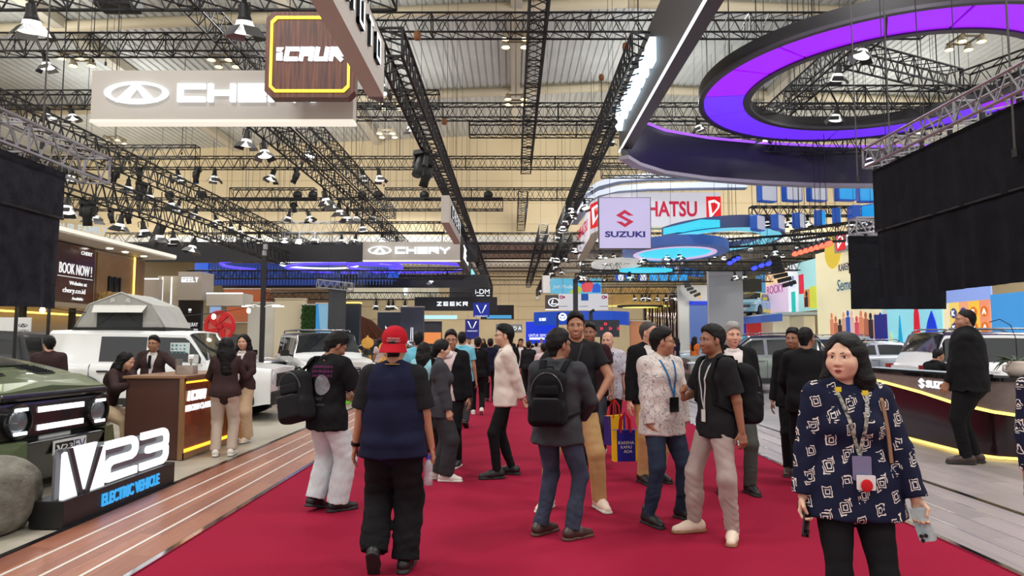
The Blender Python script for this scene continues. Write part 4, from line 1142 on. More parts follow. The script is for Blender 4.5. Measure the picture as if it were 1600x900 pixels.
def walnut_fn(nt,b,tc):
 n=texn(nt,mapn(nt,tc.outputs['Object'],scale=(1,1,0.05)),'Noise',Scale=26.0,Detail=5.0)
 nt.links.new(mixc(nt,mathn(nt,'MULTIPLY_ADD',n.outputs['Fac'],2.4,-0.75),(56,26,18),(134,74,52)),b.inputs['Base Color'])
WALNUT=node_mat('walnut_veneer',walnut_fn,rough=0.4)
F=L(0,0,0.75)@FACE_CAM
m=MB();m.prism(cham(0.75,0.74,0.11),-0.22,0.0,F);m.build('sign_box',WALNUT,t)
m=MB();A_,B_=cham(0.67,0.655,0.09),cham(0.63,0.61,0.075)
for i in range(8):j=(i+1)%8;m.prism([A_[i],A_[j],B_[j],B_[i]],0,0.025,F)
m.build('border_light',glow('yellow_led',(255,226,60),1.6,True),t)
m=MB();F2=F@L(0.02,0.01,0)
m.prism([(-.58,.10),(-.46,.10),(-.50,.04),(-.58,.03)],0,.03,F2);m.prism([(-.58,.0),(-.48,.02),(-.48,-.12),(-.58,-.12)],0,.03,F2)
block(m,'CAUR',0.24,0.23,0.02,0.07,0.03,F2@L(0.05,-0.01,0),0.12);m.build('lettering',LETTER_W,t)
hang_rods(t,((-0.4,0.12),(0.4,0.12)),1.48)
t=thing('beam_sign','long dark overhead beam with thick glowing letters seen end-on, right of the aisle','sign',(3.55,9.0,7.83))
m=MB();m.box((0.17,6.6,0.95),(0.34,13.2,1.9));m.build('beam_casing',mat('charcoal_panel',(74,72,78),rough=0.45),t)
m=MB();m.box((0.0,6.6,0.02),(0.05,13.24,0.05));m.build('light_strip',SIGN_W,t)
m=MB();F=L(0,0,0.95)@FACE_NX
vs,fs=text_geo('SUZUKI',0.62,4.6,0.16,0,0.03);m.add(vs,fs,F@L(-9.6,0,0.08));poly(m,S_EMB,0.42,(-12.55,0),0.16,F)
m.build('lettering',glow('lit_letter_cold',(214,240,255),2.2,True),t)
hang_rods(t,((0.17,2),(0.17,7),(0.17,12)),1.9)
RC=(10.9,19.5)
t=thing('ring_canopy','huge hanging black ring with glowing purple panels beneath','canopy',(RC[0],RC[1],8.98))
m=MB();m.ring(3.76,5.24,0.05,0.38,n=96);m.build('ring_shell',mat('ring_black',(26,24,30),rough=0.5),t,smooth='auto')
m=MB();m.ring(5.10,5.25,-0.04,0.05,n=96);m.ring(3.70,3.90,-0.04,0.05,n=96);m.build('ring_rim',mat('ring_grey',(62,58,70),rough=0.4),t,smooth='auto')
cuts=[0,22,52,82,100,118,150,172,196,214,242,262,296,330,360]
for k in range(len(cuts)-1):
 a0,a1=D(cuts[k]+0.45),D(cuts[k+1]-0.45);far=20<(cuts[k]+cuts[k+1])/2<170
 m=MB();m.ring(3.92,5.08,0.0,0.045,a0,a1,12);m.build('light_panel',glow('violet_panel' if far else 'purple_panel',(112,48,255)if far else(158,12,250),1.0,True),t)
for a in range(0,360,60):m=MB();m.bar((4.5*math.cos(D(a)),4.5*math.sin(D(a)),0.3),(4.5*math.cos(D(a)),4.5*math.sin(D(a)),7.2),0.02,5);m.build('hanger_wire',STEEL_B,t)
t=thing('curved_fascia','deep navy curved fascia hanging behind the purple ring','canopy',(0,0,7.45))
arc=[(3.75,21.6),(4.3,22.5),(5.4,23.6),(7.2,24.5),(9.3,25.1),(11.6,25.5),(13.9,25.6),(16.2,25.3),(18.5,24.6)]
m=MB();m.band([(x,y,0.1)for x,y in arc],1.42,0.25);m.build('fascia_panel',mat('navy_panel',(24,22,44),rough=0.35),t,smooth='auto')
m=MB();m.band([(x,y-0.05,0.0)for x,y in arc],0.12,0.35);m.build('lower_rim',mat('rim_silver',(150,146,156),rough=0.35),t,smooth='auto')
m=MB();m.band([(x,y-0.03,1.52)for x,y in arc],0.09,0.3);m.build('light_line',glow('violet_line',(150,80,255),1.3,True),t,smooth='auto')
for i in(1,3,5,7):m=MB();m.bar((arc[i][0],arc[i][1],1.5),(arc[i][0],arc[i][1],8.7),0.02,5);m.build('hanger_wire',STEEL_B,t)
CURT=mat('black_curtain_cloth',(17,17,23),rough=0.9,noise=((29,29,37),3,0.7),bump=(14,0.5),spec=0.2)
CURT2=mat('black_curtain_cloth_worn',(34,35,44),rough=0.85,noise=((56,58,68),5,0.7),bump=(16,0.6),spec=0.2)
def curtain(a,b,z0,z1,label,m0,split=0.7,seed=0,sag=0.0):
 a,b=Vector(a),Vector(b);Ln=(b-a).length;d=(b-a)/Ln;nn=Vector((-d.y,d.x,0));rr=random.Random(seed)
 t=thing('curtain',label,'curtain',(a.x,a.y,z0));H_=z1-z0
 ph=[rr.uniform(0,6)for _ in range(4)]
 def sheet(za,zb,amp,off,name):
  N=int(Ln/0.05);K=14;m=MB()
  for side in(0,1):
   vs=[]
   for j in range(K+1):
    v=j/K;z=za+(zb-za)*v
    for i in range(N+1):
     s_=i/N*Ln
     w=amp*(1-v*0.6)*(math.sin(s_*9+ph[0]+math.sin(v*2+s_))+0.6*math.sin(s_*21+ph[1]+v*1.5))+off+side*0.012
     zz=z+(sag*math.sin(s_*2.2+ph[2])*(1-v))
     p=d*s_+nn*w;vs.append((p.x,p.y,zz))
   q=[(j*(N+1)+i,j*(N+1)+i+1,(j+1)*(N+1)+i+1,(j+1)*(N+1)+i)for j in range(K)for i in range(N)]
   m.add(vs,q if side==0 else[tuple(reversed(f))for f in q])
  return m.build(name,m0,t,smooth=True)
 sheet(0,H_*split+0.02,0.022,0.03,'lower_drape');sheet(H_*split-0.02,H_,0.008,-0.01,'upper_drape')
 m=MB();m.tube([tuple(d*(x*Ln)+Vector((0,0,H_*split)))for x in(0,0.5,1)],0.02,6);m.build('curtain_rail',BLACK,t)
 m=MB()
 for i in range(int(Ln/0.7)+1):p=d*min(Ln,i*0.7+0.1);m.box((p.x,p.y,H_+0.06),(0.05,0.05,0.16))
 m.build('tie_strap',BLACK,t)
 return t
curtain((6.55,12.2,0),(6.55,6.2,0),2.36,4.68,'large black curtain hanging from the silver truss on the right',CURT,0.52,1)
curtain((8.45,13.3,0),(6.6,13.3,0),2.22,3.66,'smaller black curtain facing the camera beside the colourful mural',CURT,0.5,2)
curtain((-6.55,7.0,0),(-6.55,9.85,0),2.05,4.06,'black curtain hanging from the silver truss on the left',CURT2,0.66,3,0.02)
t=thing('hanging_sign','square pale lilac sign with red emblem above blue letters','sign',(4.34,26.0,5.13))
F=L(0,-0.02,1.0)@FACE_CAM
m=MB();m.box((0,0.1,1.0),(2.02,0.22,2.0));m.build('casing',mat('sign_grey',(70,68,80),rough=0.4),t)
m=MB();m.box((0,-0.015,1.0),(1.96,0.02,1.95));m.build('lit_face',glow('lilac_face',(214,204,246),0.72,True),t)
m=MB();poly(m,S_EMB,0.34,(0,0.17),0.02,F);m.build('emblem',glow('lit_red',(200,16,66),0.75),t)
m=MB();vs,fs=text_geo('SUZUKI',0.235,1.54,0.02,0,0.035);m.add(vs,fs,F@L(0,-0.44,0.01));m.build('lettering',glow('lit_navy',(20,20,130),0.6),t)
hang_rods(t,((-0.55,0.1),(0.5,0.1)),2.0)
t=thing('curved_sign','white curved overhead sign with red emblem and red letters','sign',(0,0,7.68))
pl=[(4.95,51),(4.6,42),(4.5,38.6),(4.75,37.4),(5.3,36.5),(6.2,36.05),(7.2,36.0),(11.15,36.0)]
m=MB();m.band([(x,y,0)for x,y in pl],1.85,0.35);m.build('sign_wall',glow('lit_white_wall',(246,242,252),0.6,True),t,smooth='auto')
m=MB();m.band([(x,y-0.02,-0.08)for x,y in pl],0.09,0.5);m.build('lower_edge',mat('sign_cream',(212,200,170),rough=0.5),t,smooth='auto')
F=L(0,35.98,0.95)@FACE_CAM;RED=glow('lit_red',(200,16,66),0.75);RED2=glow('lit_scarlet',(240,6,26),0.85)
m=MB();vs,fs=text_geo('DAIHATSU',0.84,4.05,0.03,0,0.025);m.add(vs,fs,F@L(7.84,0,0.01));m.build('lettering',RED,t)
def d_badge(M,w,h,parent,cut=None):
 m=MB();m.box((0,0,0.01),(w,h,0.03))if M is None else m.add([(-w/2,-h/2,0),(w/2,-h/2,0),(w/2,h/2,0),(-w/2,h/2,0),(-w/2,-h/2,.03),(w/2,-h/2,.03),(w/2,h/2,.03),(-w/2,h/2,.03)],[(3,2,1,0),(4,5,6,7),(0,1,5,4),(1,2,6,5),(2,3,7,6),(3,0,4,7)],M)
 b=m.build('red_square',RED2,parent)
 m=MB()
 for q in D_EMB:m.prism([(p[0]*w*0.58,p[1]*h*0.52)for p in q],0.03,0.045,M)
 m.build('white_emblem',SIGN_W,b)
d_badge(F@L(10.75,-0.03,0),0.78,1.4,t)
a,b=Vector((4.5,38.6,0)),Vector((5.0,36.95,0));dd=b-a
d_badge(L(4.70,37.35,0.92)@RZ(math.atan2(dd.y,dd.x))@FACE_CAM,1.7,1.4,t)
m=MB();vs,fs=text_geo('DAIHATSU',0.7,4.6,0.02,0,0.0);m.add(vs,fs,L(4.5,41.6,0.9)@RZ(math.atan2(-9,0.35))@FACE_CAM@L(-1.2,0,0.02));m.build('lettering',RED,t)
for z0,lab in((9.62,'lower'),(10.15,'upper')):
 t=thing('light_band','%s of the two white curved light bands above the white curved sign'%lab,'light',(0,0,z0))
 pl=[(4.05,46.5),(4.2,41.5),(4.35,39.2),(4.8,37.3),(5.7,36.1),(7.2,35.5),(9.2,35.3),(12.3,35.2)]
 m=MB();m.band([(x,y,0)for x,y in pl],0.30,0.25);m.build('band_face',glow('lit_cold_white',(232,240,255),0.9,True),t,smooth='auto')
 m=MB();m.band([(x,y-0.02,-0.05)for x,y in pl],0.05,0.45);m.build('band_edge',mat('band_grey',(120,132,160),rough=0.4),t,smooth='auto')
BLUE_R=mat('blue_rim',(66,100,176),rough=0.4,emit=(66,100,176),es=0.25);CYAN_G=glow('cyan_face',(60,214,244),0.95,True);PINK_G=glow('pink_line',(226,196,236),0.8)
t=thing('disc_canopy','oval blue hanging disc with a glowing cyan middle','canopy',(8.2,34.3,6.0))
m=MB();m.ring(0.78,1.0,0,0.45,n=64,sx=2.55,sy=3.5);m.build('rim',BLUE_R,t,smooth='auto')
m=MB();m.ring(0.70,0.79,-0.02,0.1,n=64,sx=2.55,sy=3.5);m.build('pink_line',PINK_G,t)
m=MB();m.lathe([(0.0,0.05),(0.71,0.05)],48,Matrix.Diagonal((2.55,3.5,1,1)),cap=False);m.build('lit_middle',CYAN_G,t)
hang_rods(t,((-2.1,0),(2.1,0)),0.4)
t=thing('crescent_canopy','sweeping cyan crescent hanging canopy with a blue rim','canopy',(10.3,34.4,6.65))
m=MB();m.ring(0.70,0.98,0,0.04,D(-165),D(85),60,None,3.0,4.6);m.build('lit_underside',glow('cyan_pale',(120,214,240),0.85,True),t)
m=MB();m.ring(0.97,1.02,-0.02,0.5,D(-165),D(85),60,None,3.0,4.6);m.build('rim',mat('slate_blue_rim',(76,92,142),rough=0.4),t,smooth='auto')
m=MB();m.prism([(-2.6,-3.0),(-1.5,-2.9),(-0.9,-3.8),(-1.1,-4.5),(-2.0,-4.6),(-2.3,-3.9),(-3.1,-2.2)],-0.01,0.3);m.build('lit_stem',CYAN_G,t)
hang_rods(t,((-0.5,-4.0),(2.6,0),(1.5,3.2)),0.3)
t=thing('disc_canopy','small cyan sliver of a canopy under the oval blue disc','canopy',(7.6,38.6,5.55))
m=MB();m.ring(0.0,1.0,0,0.12,n=32,sx=1.5,sy=1.0);m.build('lit_face',CYAN_G,t);hang_rods(t,((0,0),),0.1)
for x,y,z,rx,ry,lab in((5.75,37.5,5.75,1.35,2.2,'white hanging ring light left of the oval blue disc'),(6.9,41,6.3,1.2,1.6,'small white hanging ring light just behind the square lilac sign')):
 t=thing('ring_light',lab,'light',(x,y,z))
 m=MB();m.ring(0.70,1.0,0,0.18,n=48,sx=rx,sy=ry);m.build('ring_face',glow('lit_grey_white',(226,222,216),0.6,True),t,smooth='auto');hang_rods(t,((-rx*0.85,0),(rx*0.85,0)),0.15)
GREY_F=mat('box_face_grey',(186,190,204),rough=0.5,emit=(190,194,208),es=0.4);BLUE_S=mat('box_side_blue',(40,92,190),rough=0.4,emit=(40,92,190),es=0.2);CYAN_F=glow('box_face_cyan',(36,164,238),0.8)  # grey faces emit faintly to look brighter, they are no lamps
def sq_box(px,py,Y,s,rz,face,lab,group,side=BLUE_S):
 p=at(px,py,Y)
 t=thing('square_box',lab,'box',p,rz,group)
 m=MB();m.rbox((0,0.16,0),(s,0.32,s),0.06,axis=1);m.build('box_shell',side,t)
 m=MB();m.rbox((0,-0.005,0),(s*0.88,0.02,s*0.88),0.06,axis=1);m.build('box_face',face,t)
 hang_rods(t,((0,0.16),),s/2)
ORD='first second third fourth fifth sixth seventh eighth ninth tenth'.split()
for k,(px,py,rz)in enumerate(((1202,300,0.35),(1241,299,0.3),(1280,299,0.3),(1324,298,0.15),(1358,300,-0.1),(1384,306,-0.5))):
 sq_box(px,py,29.6,0.86,rz,GREY_F if k<3 else CYAN_F,'%s box with a %s face in the upper row above the mural wall'%(ORD[k],'grey' if k<3 else 'cyan'),'square boxes, upper row')
for k,(px,py,rz)in enumerate(((1189,348,0.7),(1221,347,0.8),(1254,345,0.8),(1287,341,0.9),(1313,338,1.1),(1340,334,1.45),(1358,331,-0.9),(1376,329,-0.6))):
 sq_box(px,py,29.4,0.68,rz,GREY_F if k<3 else CYAN_F,'%s box with a %s face in the lower row above the mural wall'%(ORD[k],'grey' if k<3 else 'cyan'),'square boxes, lower row')
for k,px in enumerate((970,986,1005,1023,1038,1053,1068)):
 sq_box(px,434-0.3*k,46,0.5,0.5-0.1*k,GREY_F if k<3 else CYAN_F,'tiny box in the far lower row below the oval blue disc, %s along'%ORD[k],'far square boxes, lower row',CYAN_F if k>2 else BLUE_S)
for k,px in enumerate((1038,1057,1073,1085,1096)):
 sq_box(px,421+k*1.5,47,0.5,0.7,GREY_F if k<2 else CYAN_F,'tiny box in the far upper row below the oval blue disc, %s along'%ORD[k],'far square boxes, upper row')
# left side: timber showroom front
WARM_LED=glow('warm_led',(255,206,92),3.0,True)
OAK=mat('oak_panel',(150,116,78),rough=0.5,noise=((128,96,62),2,0.7));TAUPE_W=mat('taupe_wall',(176,160,138),rough=0.6);DARKW=mat('dark_glass_panel',(36,34,36),rough=0.12)
t=thing('showroom_front','timber and taupe showroom front with a large dark screen, left behind the curtain','booth',(-15.0,0,STAND))
m=MB();m.box((-0.4,24.2,3.75),(0.5,7.6,2.2));m.box((-0.2,24.2,2.72),(0.9,7.6,0.16));m.build('upper_wall',TAUPE_W,t)
m=MB();m.box((0.1,24.2,4.98),(1.9,7.9,0.2));m.build('roof_slab',mat('roof_white',(214,206,192),rough=0.5),t)
m=MB();m.box((1.06,24.2,5.0),(0.03,7.92,0.12));m.build('roof_light_edge',glow('edge_white',(255,250,236),0.9),t)
m=MB();m.box((-0.12,26.3,3.7),(0.08,3.2,2.1));m.build('oak_cladding',OAK,t)
m=MB();m.box((-0.06,27.1,3.75),(0.05,0.06,2.2));m.build('light_strip',WARM_LED,t)
m=MB();m.box((-0.06,25.75,3.35),(0.05,0.75,1.15));w=m.build('window_glass',DARKW,t)
for y in(25.4,25.75,26.1):m=MB();m.box((-0.03,y,3.35),(0.05,0.05,1.2));m.build('window_post',BLACK,w)
m=MB();m.box((-0.1,22.7,3.85),(0.1,3.6,1.95));sc=m.build('screen',mat('screen_dark',(40,30,30),rough=0.15,emit=(58,40,36),es=0.6,noise=((96,52,36),0.9,0.6)),t)
def side_text(txt,h,w,x,y,z,m0,par,name='lettering',face=FACE_PX,ext=0.02):
 m=MB();m.text(txt,h,w,ext,L(x,y,z)@face);return m.build(name,m0,par)
TX=glow('screen_text',(250,250,250),0.9)
side_text('BOOK NOW !',0.36,1.75,-0.04,23.45,3.98,TX,sc);side_text('Website at',0.13,0.95,-0.04,23.6,3.5,TX,sc);side_text('chery.co.id',0.22,1.2,-0.04,23.4,3.22,TX,sc);side_text('CHERY',0.13,0.62,-0.04,24.0,4.6,TX,sc);side_text('Available',0.1,0.6,-0.04,23.6,2.98,TX,sc)
m=MB();m.box((-0.04,23.45,3.7),(0.01,1.9,0.02));m.build('rule_line',TX,sc)
FT=RZ(0.75)@FACE_CAM;LW=glow('roof_letter_white',(226,236,240),0.6)
for q_,h_,w_,z_,y_ in(('JUST FOR',0.26,1.25,5.62,22.55),('YOUR FAMILY',0.26,1.7,5.27,22.55)):m=MB();m.text(q_,h_,w_,0.06,L(0.55,y_,z_)@FT,0,0.02);m.build('lettering',LW,t)
for y in(24.6,25.6,26.9):m=MB(L(0.4,y,4.87));m.lathe([(0.0,0),(0.09,0)],12,cap=False);m.lathe([(0.09,-0.01),(0.12,0.02)],12,cap=False);m.build('downlight',LAMP_G,t)
m=MB();m.box((-1.0,24.2,1.3),(0.3,7.4,2.7));m.build('lower_wall',mat('lower_wall',(186,170,146),rough=0.6),t)
m=MB();m.box((-0.6,22.5,2.45),(0.06,4.4,0.06));m.build('light_strip',WARM_LED,t)
for y in(21.2,23.6,26.2):m=MB();m.box((-0.2,y,1.35),(0.16,0.16,2.7));m.build('post',BLACK,t)
rr=random.Random(3);m=MB()
for i in range(420):
 y=rr.uniform(24.7,27.2);x=rr.uniform(-14.95,-14.6);h=rr.uniform(0.28,0.55);dx,dy=rr.uniform(-0.12,0.12),rr.uniform(-0.14,0.14)
 m.bar((x,y,2.88),(x+dx,y+dy,2.88+h),0.008,3,0.014)
props(m.build('dried_grass',mat('straw',(196,160,96),rough=0.8)),'dry straw-coloured grass growing along the ledge of the timber showroom front','grass',kind='stuff')
t=thing('spec_board','white spec board with small dark print at the left edge of the hall','sign',(-11.4,15.6,STAND),0.1)
m=MB();m.box((0,0,1.06),(0.8,0.04,2.0));m.build('board',WHITE,t)
m=MB();m.box((0,0,0.02),(0.9,0.4,0.04));m.build('base',BLACK,t)
m=MB();chery_logo(m,0.2,0.08,0.006,L(0.24,-0.02,1.88)@FACE_CAM);m.text('CHERY',0.05,0.26,0.006,L(0.24,-0.02,1.76)@FACE_CAM)
for k,z in enumerate((1.3,1.1,0.9,0.7)):m.box((0.25,-0.023,z),(0.14,0.006,0.07));m.box((0.05,-0.023,z),(0.2,0.006,0.02))
m.build('print',mat('print_dark',(50,60,66)),t)
t=thing('string_light','sagging string of small warm bulbs on black posts left of the roof tent','light',(0,0,STAND))
A0,B0=Vector((-10.2,12.6,2.42)),Vector((-3.9,16.6,2.75))
A0,B0=Vector((-9.0,12.4,2.25)),Vector((-5.75,15.9,2.4))
P_=[A0.lerp(B0,f)-Vector((0,0,0.30*4*f*(1-f)))for f in np.linspace(0,1,13)]
m=MB();m.tube(P_,0.008,5);m.build('cord',BLACK,t)
for i in(1,3,5,7,9,11):m=MB(L(*P_[i])@L(0,0,-0.08));m.ell((0,0,0),(0.045,0.045,0.06),None,10,6);m.build('bulb',WARM_G,t,smooth=True)
for x,y,h in((-9.0,12.4,2.35),(-8.75,12.9,2.35)):m=MB();m.bar((x,y,0),(x,y,h),0.03,8);m.build('post',BLACK,t)
t=thing('lamp_post','tall thin black post with two small white lamp arms behind the white off-roader','lamp',(-5.75,15.75,STAND))
m=MB();m.box((0,0,1.75),(0.09,0.09,3.5));m.build('pole',BLACK,t);m=MB();m.box((0,0,0.03),(0.4,0.4,0.06));m.build('base',BLACK,t)
for sx in(-1,1):
 m=MB();m.tube([(0,0,2.3),(sx*0.2,0,2.35),(sx*0.4,0,2.34)],0.02,6);a=m.build('arm',WHITE,t);m=MB();m.box((sx*0.35,0,2.32),(0.26,0.08,0.03));m.build('lamp_head',SIGN_W,a)
m=MB();m.bar((0,0,3.5),(0,0,3.62),0.05,8);m.box((0.04,-0.05,3.7),(0.08,0.08,0.12));m.build('camera_head',mat('cam_grey',(150,150,154),rough=0.4),t)
t=thing('brand_pavilion','tall grey pavilion block with white lettering above a black poster','booth',(-14.2,30.0,STAND))
m=MB();m.box((0.0,0.6,3.95),(1.05,1.2,1.25));m.build('sign_block',mat('pavilion_grey',(184,174,164),rough=0.6),t)
m=MB();m.box((-1.0,0.5,2.2),(0.95,0.8,4.4));m.box((0.9,0.9,1.6),(0.55,0.5,3.2));m.build('side_wall',mat('pavilion_cream',(198,186,166),rough=0.6),t)
for x in(-1.25,-0.85):m=MB();m.box((x,0.08,2.2),(0.05,0.03,4.3));m.build('light_strip',SIGN_W,t)
m=MB();block(m,'GEELY',0.22,0.12,0.03,0.035,0.03,L(0,-0.01,4.22)@FACE_CAM);m.build('lettering',LETTER_W,t)
m=MB();m.box((0,0.2,1.75),(0.98,0.2,3.1));po=m.build('poster',mat('poster_black',(26,24,28),rough=0.3),t)
m=MB();m.text('COOLRAY',0.17,0.7,0.01,L(0.02,0.09,2.25)@FACE_CAM);m.text('MODIFICATION',0.09,0.5,0.01,L(0.12,0.09,2.02)@FACE_CAM);m.rbox((0.0,0.09,2.9),(0.13,0.02,0.1),0.03,axis=1);m.text('GEELY',0.03,0.12,0.01,L(0,0.09,2.8)@FACE_CAM);m.build('lettering',TX,po)
m=MB()
for x in(-0.3,-0.1):m.add([(x-.13,.085,1.3),(x+.02,.085,1.3),(x-.02,.085,1.75),(x-.17,.085,1.75),(x-.13,.095,1.3),(x+.02,.095,1.3),(x-.02,.095,1.75),(x-.17,.095,1.75)],[(0,1,2,3),(7,6,5,4),(0,4,5,1),(2,6,7,3)])
m.build('red_stripe',glow('stripe_red',(206,20,34),0.4),po)
m=MB();m.box((0.92,0.55,1.9),(0.46,0.1,2.3));m.build('blue_screen',glow('pale_blue_screen',(166,192,236),0.7,True),t)
m=MB();m.box((1.55,0.6,3.35),(1.6,1.2,0.55));m.build('canopy',mat('canopy_grey',(196,188,178),rough=0.5),t)
m=MB();m.box((1.55,-0.01,3.62),(1.62,0.03,0.06));m.build('light_strip',SIGN_W,t)
t=thing('video_wall','pale blue screen panel with a thin white top light, left of the grey lettered pavilion','screen',(-15.6,29.2,STAND))
m=MB();m.box((-0.1,0.3,2.1),(0.95,0.3,4.2));m.build('wall_panel',mat('panel_taupe',(176,164,148)),t);m=MB();m.box((-0.05,0.13,2.6),(0.82,0.05,1.5));m.build('screen',glow('sky_screen',(120,178,232),0.75,True),t);m=MB();m.box((-0.1,0.12,4.2),(0.95,0.05,0.06));m.build('light_strip',SIGN_W,t)
def fascia(x0,x1,y,z,h,label,m0=None,d=0.3):
 t=thing('fascia',label,'canopy',((x0+x1)/2,y,z))
 m=MB();m.box((0,d/2,h/2),(x1-x0,d,h));m.build('panel',m0 or mat('fascia_black',(30,30,36),rough=0.5),t)
 hang_rods(t,((-0.35*(x1-x0),d/2),(0.35*(x1-x0),d/2)),h);return t
fascia(-20.9,-1.9,36.9,5.92,0.92,'long black overhead fascia behind the small far beige sign')
fascia(-19.8,-1.6,46.5,5.25,0.9,'second long black overhead fascia, lower and farther along the left')
t=thing('led_wall','blue wall of thin vertical strips behind purple light loops, far left','screen',(-16.2,45.3,5.3))
m=MB();m.box((0,0.1,0.75),(9.5,0.1,1.5));m.box((7.2,0.1,0.95),(2.6,0.1,1.3));m.build('backing',mat('deep_blue',(16,36,96),rough=0.3,emit=(16,40,120),es=0.35),t)
m=MB();m.box((-4.5,0.0,0.95),(0.9,0.05,1.1));m.box((8.3,0,1.0),(0.7,0.05,1.2));m.build('blue_screen',glow('royal_blue',(26,92,220),0.7),t)
m=MB()
for i in range(60):m.box((-3.9+i*0.205,0.02,0.65),(0.05,0.05,1.2))
m.build('strip_row',glow('strip_blue',(58,100,176),0.45),t);hang_rods(t,((-4,0.1),(4,0.1)),1.4)
for k,(x,rx,ry,z)in enumerate(((-12.6,5.6,4.0,6.35),(-10.6,3.6,2.6,6.2),(-6.5,3.8,3.0,6.25),(-12.2,2.4,2.0,6.4))):
 t=thing('neon_loop',('widest purple neon loop','middle purple neon loop','rightmost purple neon loop','smallest white neon loop')[k]+' hanging before the blue strip wall','light',(x,43,z))
 m=MB();m.tube([(rx*math.cos(a),ry*math.sin(a),0)for a in np.linspace(0,2*PI,41)[:-1]],0.09 if k<3 else 0.06,6,closed=True);m.build('tube',glow('neon_violet',(84,66,246),1.6)if k<3 else SIGN_W,t,smooth=True);hang_rods(t,((-rx,0),(rx,0)),0.05)
t=thing('hanging_banner','narrow dark grey cloth hanging under a short silver truss','curtain',at(526,515,27))
m=MB();vs=[]
for side in(0,1):
 for j in range(9):
  for i in range(13):vs.append((-0.36+0.06*i,0.03*math.sin(i*1.9+j*0.2)+side*0.015,j*0.215))
q=[(j*13+i,j*13+i+1,(j+1)*13+i+1,(j+1)*13+i)for j in range(8)for i in range(12)]
m.add(vs,q+[tuple(117+k for k in reversed(f))for f in q]);m.build('cloth',mat('banner_grey',(74,76,80),rough=0.9),t,smooth=True)
tz=at(526,449,27)
truss((tz.x-0.75,27,tz.z+0.15),(tz.x+0.65,27,tz.z),'tiny tilted silver truss above the narrow dark grey cloth',0.3,0.3,0.3,STEEL_S,0.022)
def wallbox(name,lab,px0,px1,py0,Y,mt,cat='wall panel',d=0.4,z0=STAND,extra=None):
 a,b=at(px0,py0,Y),at(px1,py0,Y);h=a.z-z0
 t=thing(name,lab,cat,((a.x+b.x)/2,Y,z0))
 m=MB();m.box((0,d/2,h/2),(b.x-a.x,d,h));m.build('panel',mt,t)
 m=MB();m.box((0,d/2-0.02,h+0.03),(b.x-a.x+0.04,d+0.06,0.06));m.build('cap_rail',extra or mat('cap_white',(220,216,208)),t)
 return t,b.x-a.x,h
CRM=mat('display_cream',(218,206,178),rough=0.6);CRM2=mat('display_white',(214,212,204),rough=0.6)
wallbox('display_wall','low cream wall behind the red round sign',318,400,505,33,mat('low_cream',(196,178,146),rough=0.7))
wallbox('display_wall','brown wall lit orange under the second long black fascia',350,420,452,50,mat('wall_painted_orange_glow',(206,96,46),rough=0.6,noise=((150,110,76),0.35,0.9)))  # the orange glow is put into the wall's base colour
wallbox('display_wall','tall brown panelled wall in the left distance under the black fascia',420,520,452,56,mat('brown_wall',(142,118,92),rough=0.7))
wallbox('display_wall','white display wall behind the tall black lamp post',388,432,474,31,CRM2)
wallbox('display_wall','cream display wall with an overhanging top',430,476,468,30.5,CRM,extra=mat('cap_cream',(212,198,172)))
wallbox('display_wall','tall dark navy wall with a thin warm edge light behind the grey hanging cloth',536,562,474,33,mat('navy_wall',(34,38,52),rough=0.4),extra=WARM_LED)
t,w,h=wallbox('green_wall','dark green planted wall panel between cream and blue walls',472,497,477,30.2,mat('soil_green',(30,54,24),rough=0.9),'plant wall')
m=MB();rr=random.Random(5)
for i in range(900):
 x,z=rr.uniform(-w/2,w/2),rr.uniform(0.9,h);a=rr.uniform(0,6.28);s_=rr.uniform(0.04,0.08)
 c,q=math.cos(a)*s_,math.sin(a)*s_;y=-rr.uniform(0.01,0.09)
 m.add([(x-c,y,z-q),(x+q*.5,y-0.03,z-c*.5),(x+c,y,z+q),(x-q*.5,y-0.02,z+c*.5)],[(0,1,2,3)])
o=m.build('leaves',mat('leaf_green',(52,92,36),rough=0.6,noise=((30,66,22),6,0.7)),t);o['kind']='stuff'
t,w,h=wallbox('display_wall','bright blue and white patterned panel right of the planted wall',494,515,475,30,glow('ice_blue',(150,206,238),0.55,True))
m=MB();m.add([(-w/2,-.01,.8),(-w/2+.3,-.01,.8),(-w/2+.1,-.01,h),(-w/2,-.01,h)],[(0,1,2,3)]);m.build('blue_wedge',glow('azure',(54,160,230),0.6),t)
t=thing('brown_sculpture','brown draped fabric sculpture like a tree trunk in the left distance','sculpture',at(578,530,40)-Vector((0,0,0.29)))
m=MB()
for k in range(9):
 x=-0.9+k*0.22;m.tube([(x*0.3-0.8,0,2.0-0.05*k),(x*0.5-0.4,0.05,1.3),(x,0.05*(k%3),0.5),(x*1.25+0.2,0,-1.2)],[0.05,0.12,0.13,0.16],7)
m.build('drapes',mat('drape_brown',(104,58,40),rough=0.7),t,smooth=True);m=MB();m.box((0,0.1,-1.25),(3.0,0.6,0.2));m.build('plinth',BLACK,t)
t,w,h=wallbox('display_wall','dark slate wall with a slim white vertical emblem beyond the red cap',626,662,480,44,mat('slate_wall',(72,78,98),rough=0.5));m=MB()
for sx in(-1,1):m.add([(sx*.05,-.02,1.2),(sx*.1,-.02,1.2),(sx*.07,-.02,2.4),(sx*.03,-.02,2.4)],[(0,1,2,3)if sx>0 else(3,2,1,0)])
m.build('emblem',SIGN_W,t)
t,w,h=wallbox('display_wall','dark blue-grey wall with a white lit winged emblem',590,626,488,46,mat('blue_slate',(52,58,74),rough=0.5));m=MB();m.prism([(-.35,.25),(-.2,.1),(0,.02),(.2,.1),(.35,.25),(.28,-.2),(.15,-.05),(-.15,-.05),(-.28,-.2)],0,.03,L(0.1,0,2.3)@FACE_CAM);m.build('emblem',SIGN_W,t)
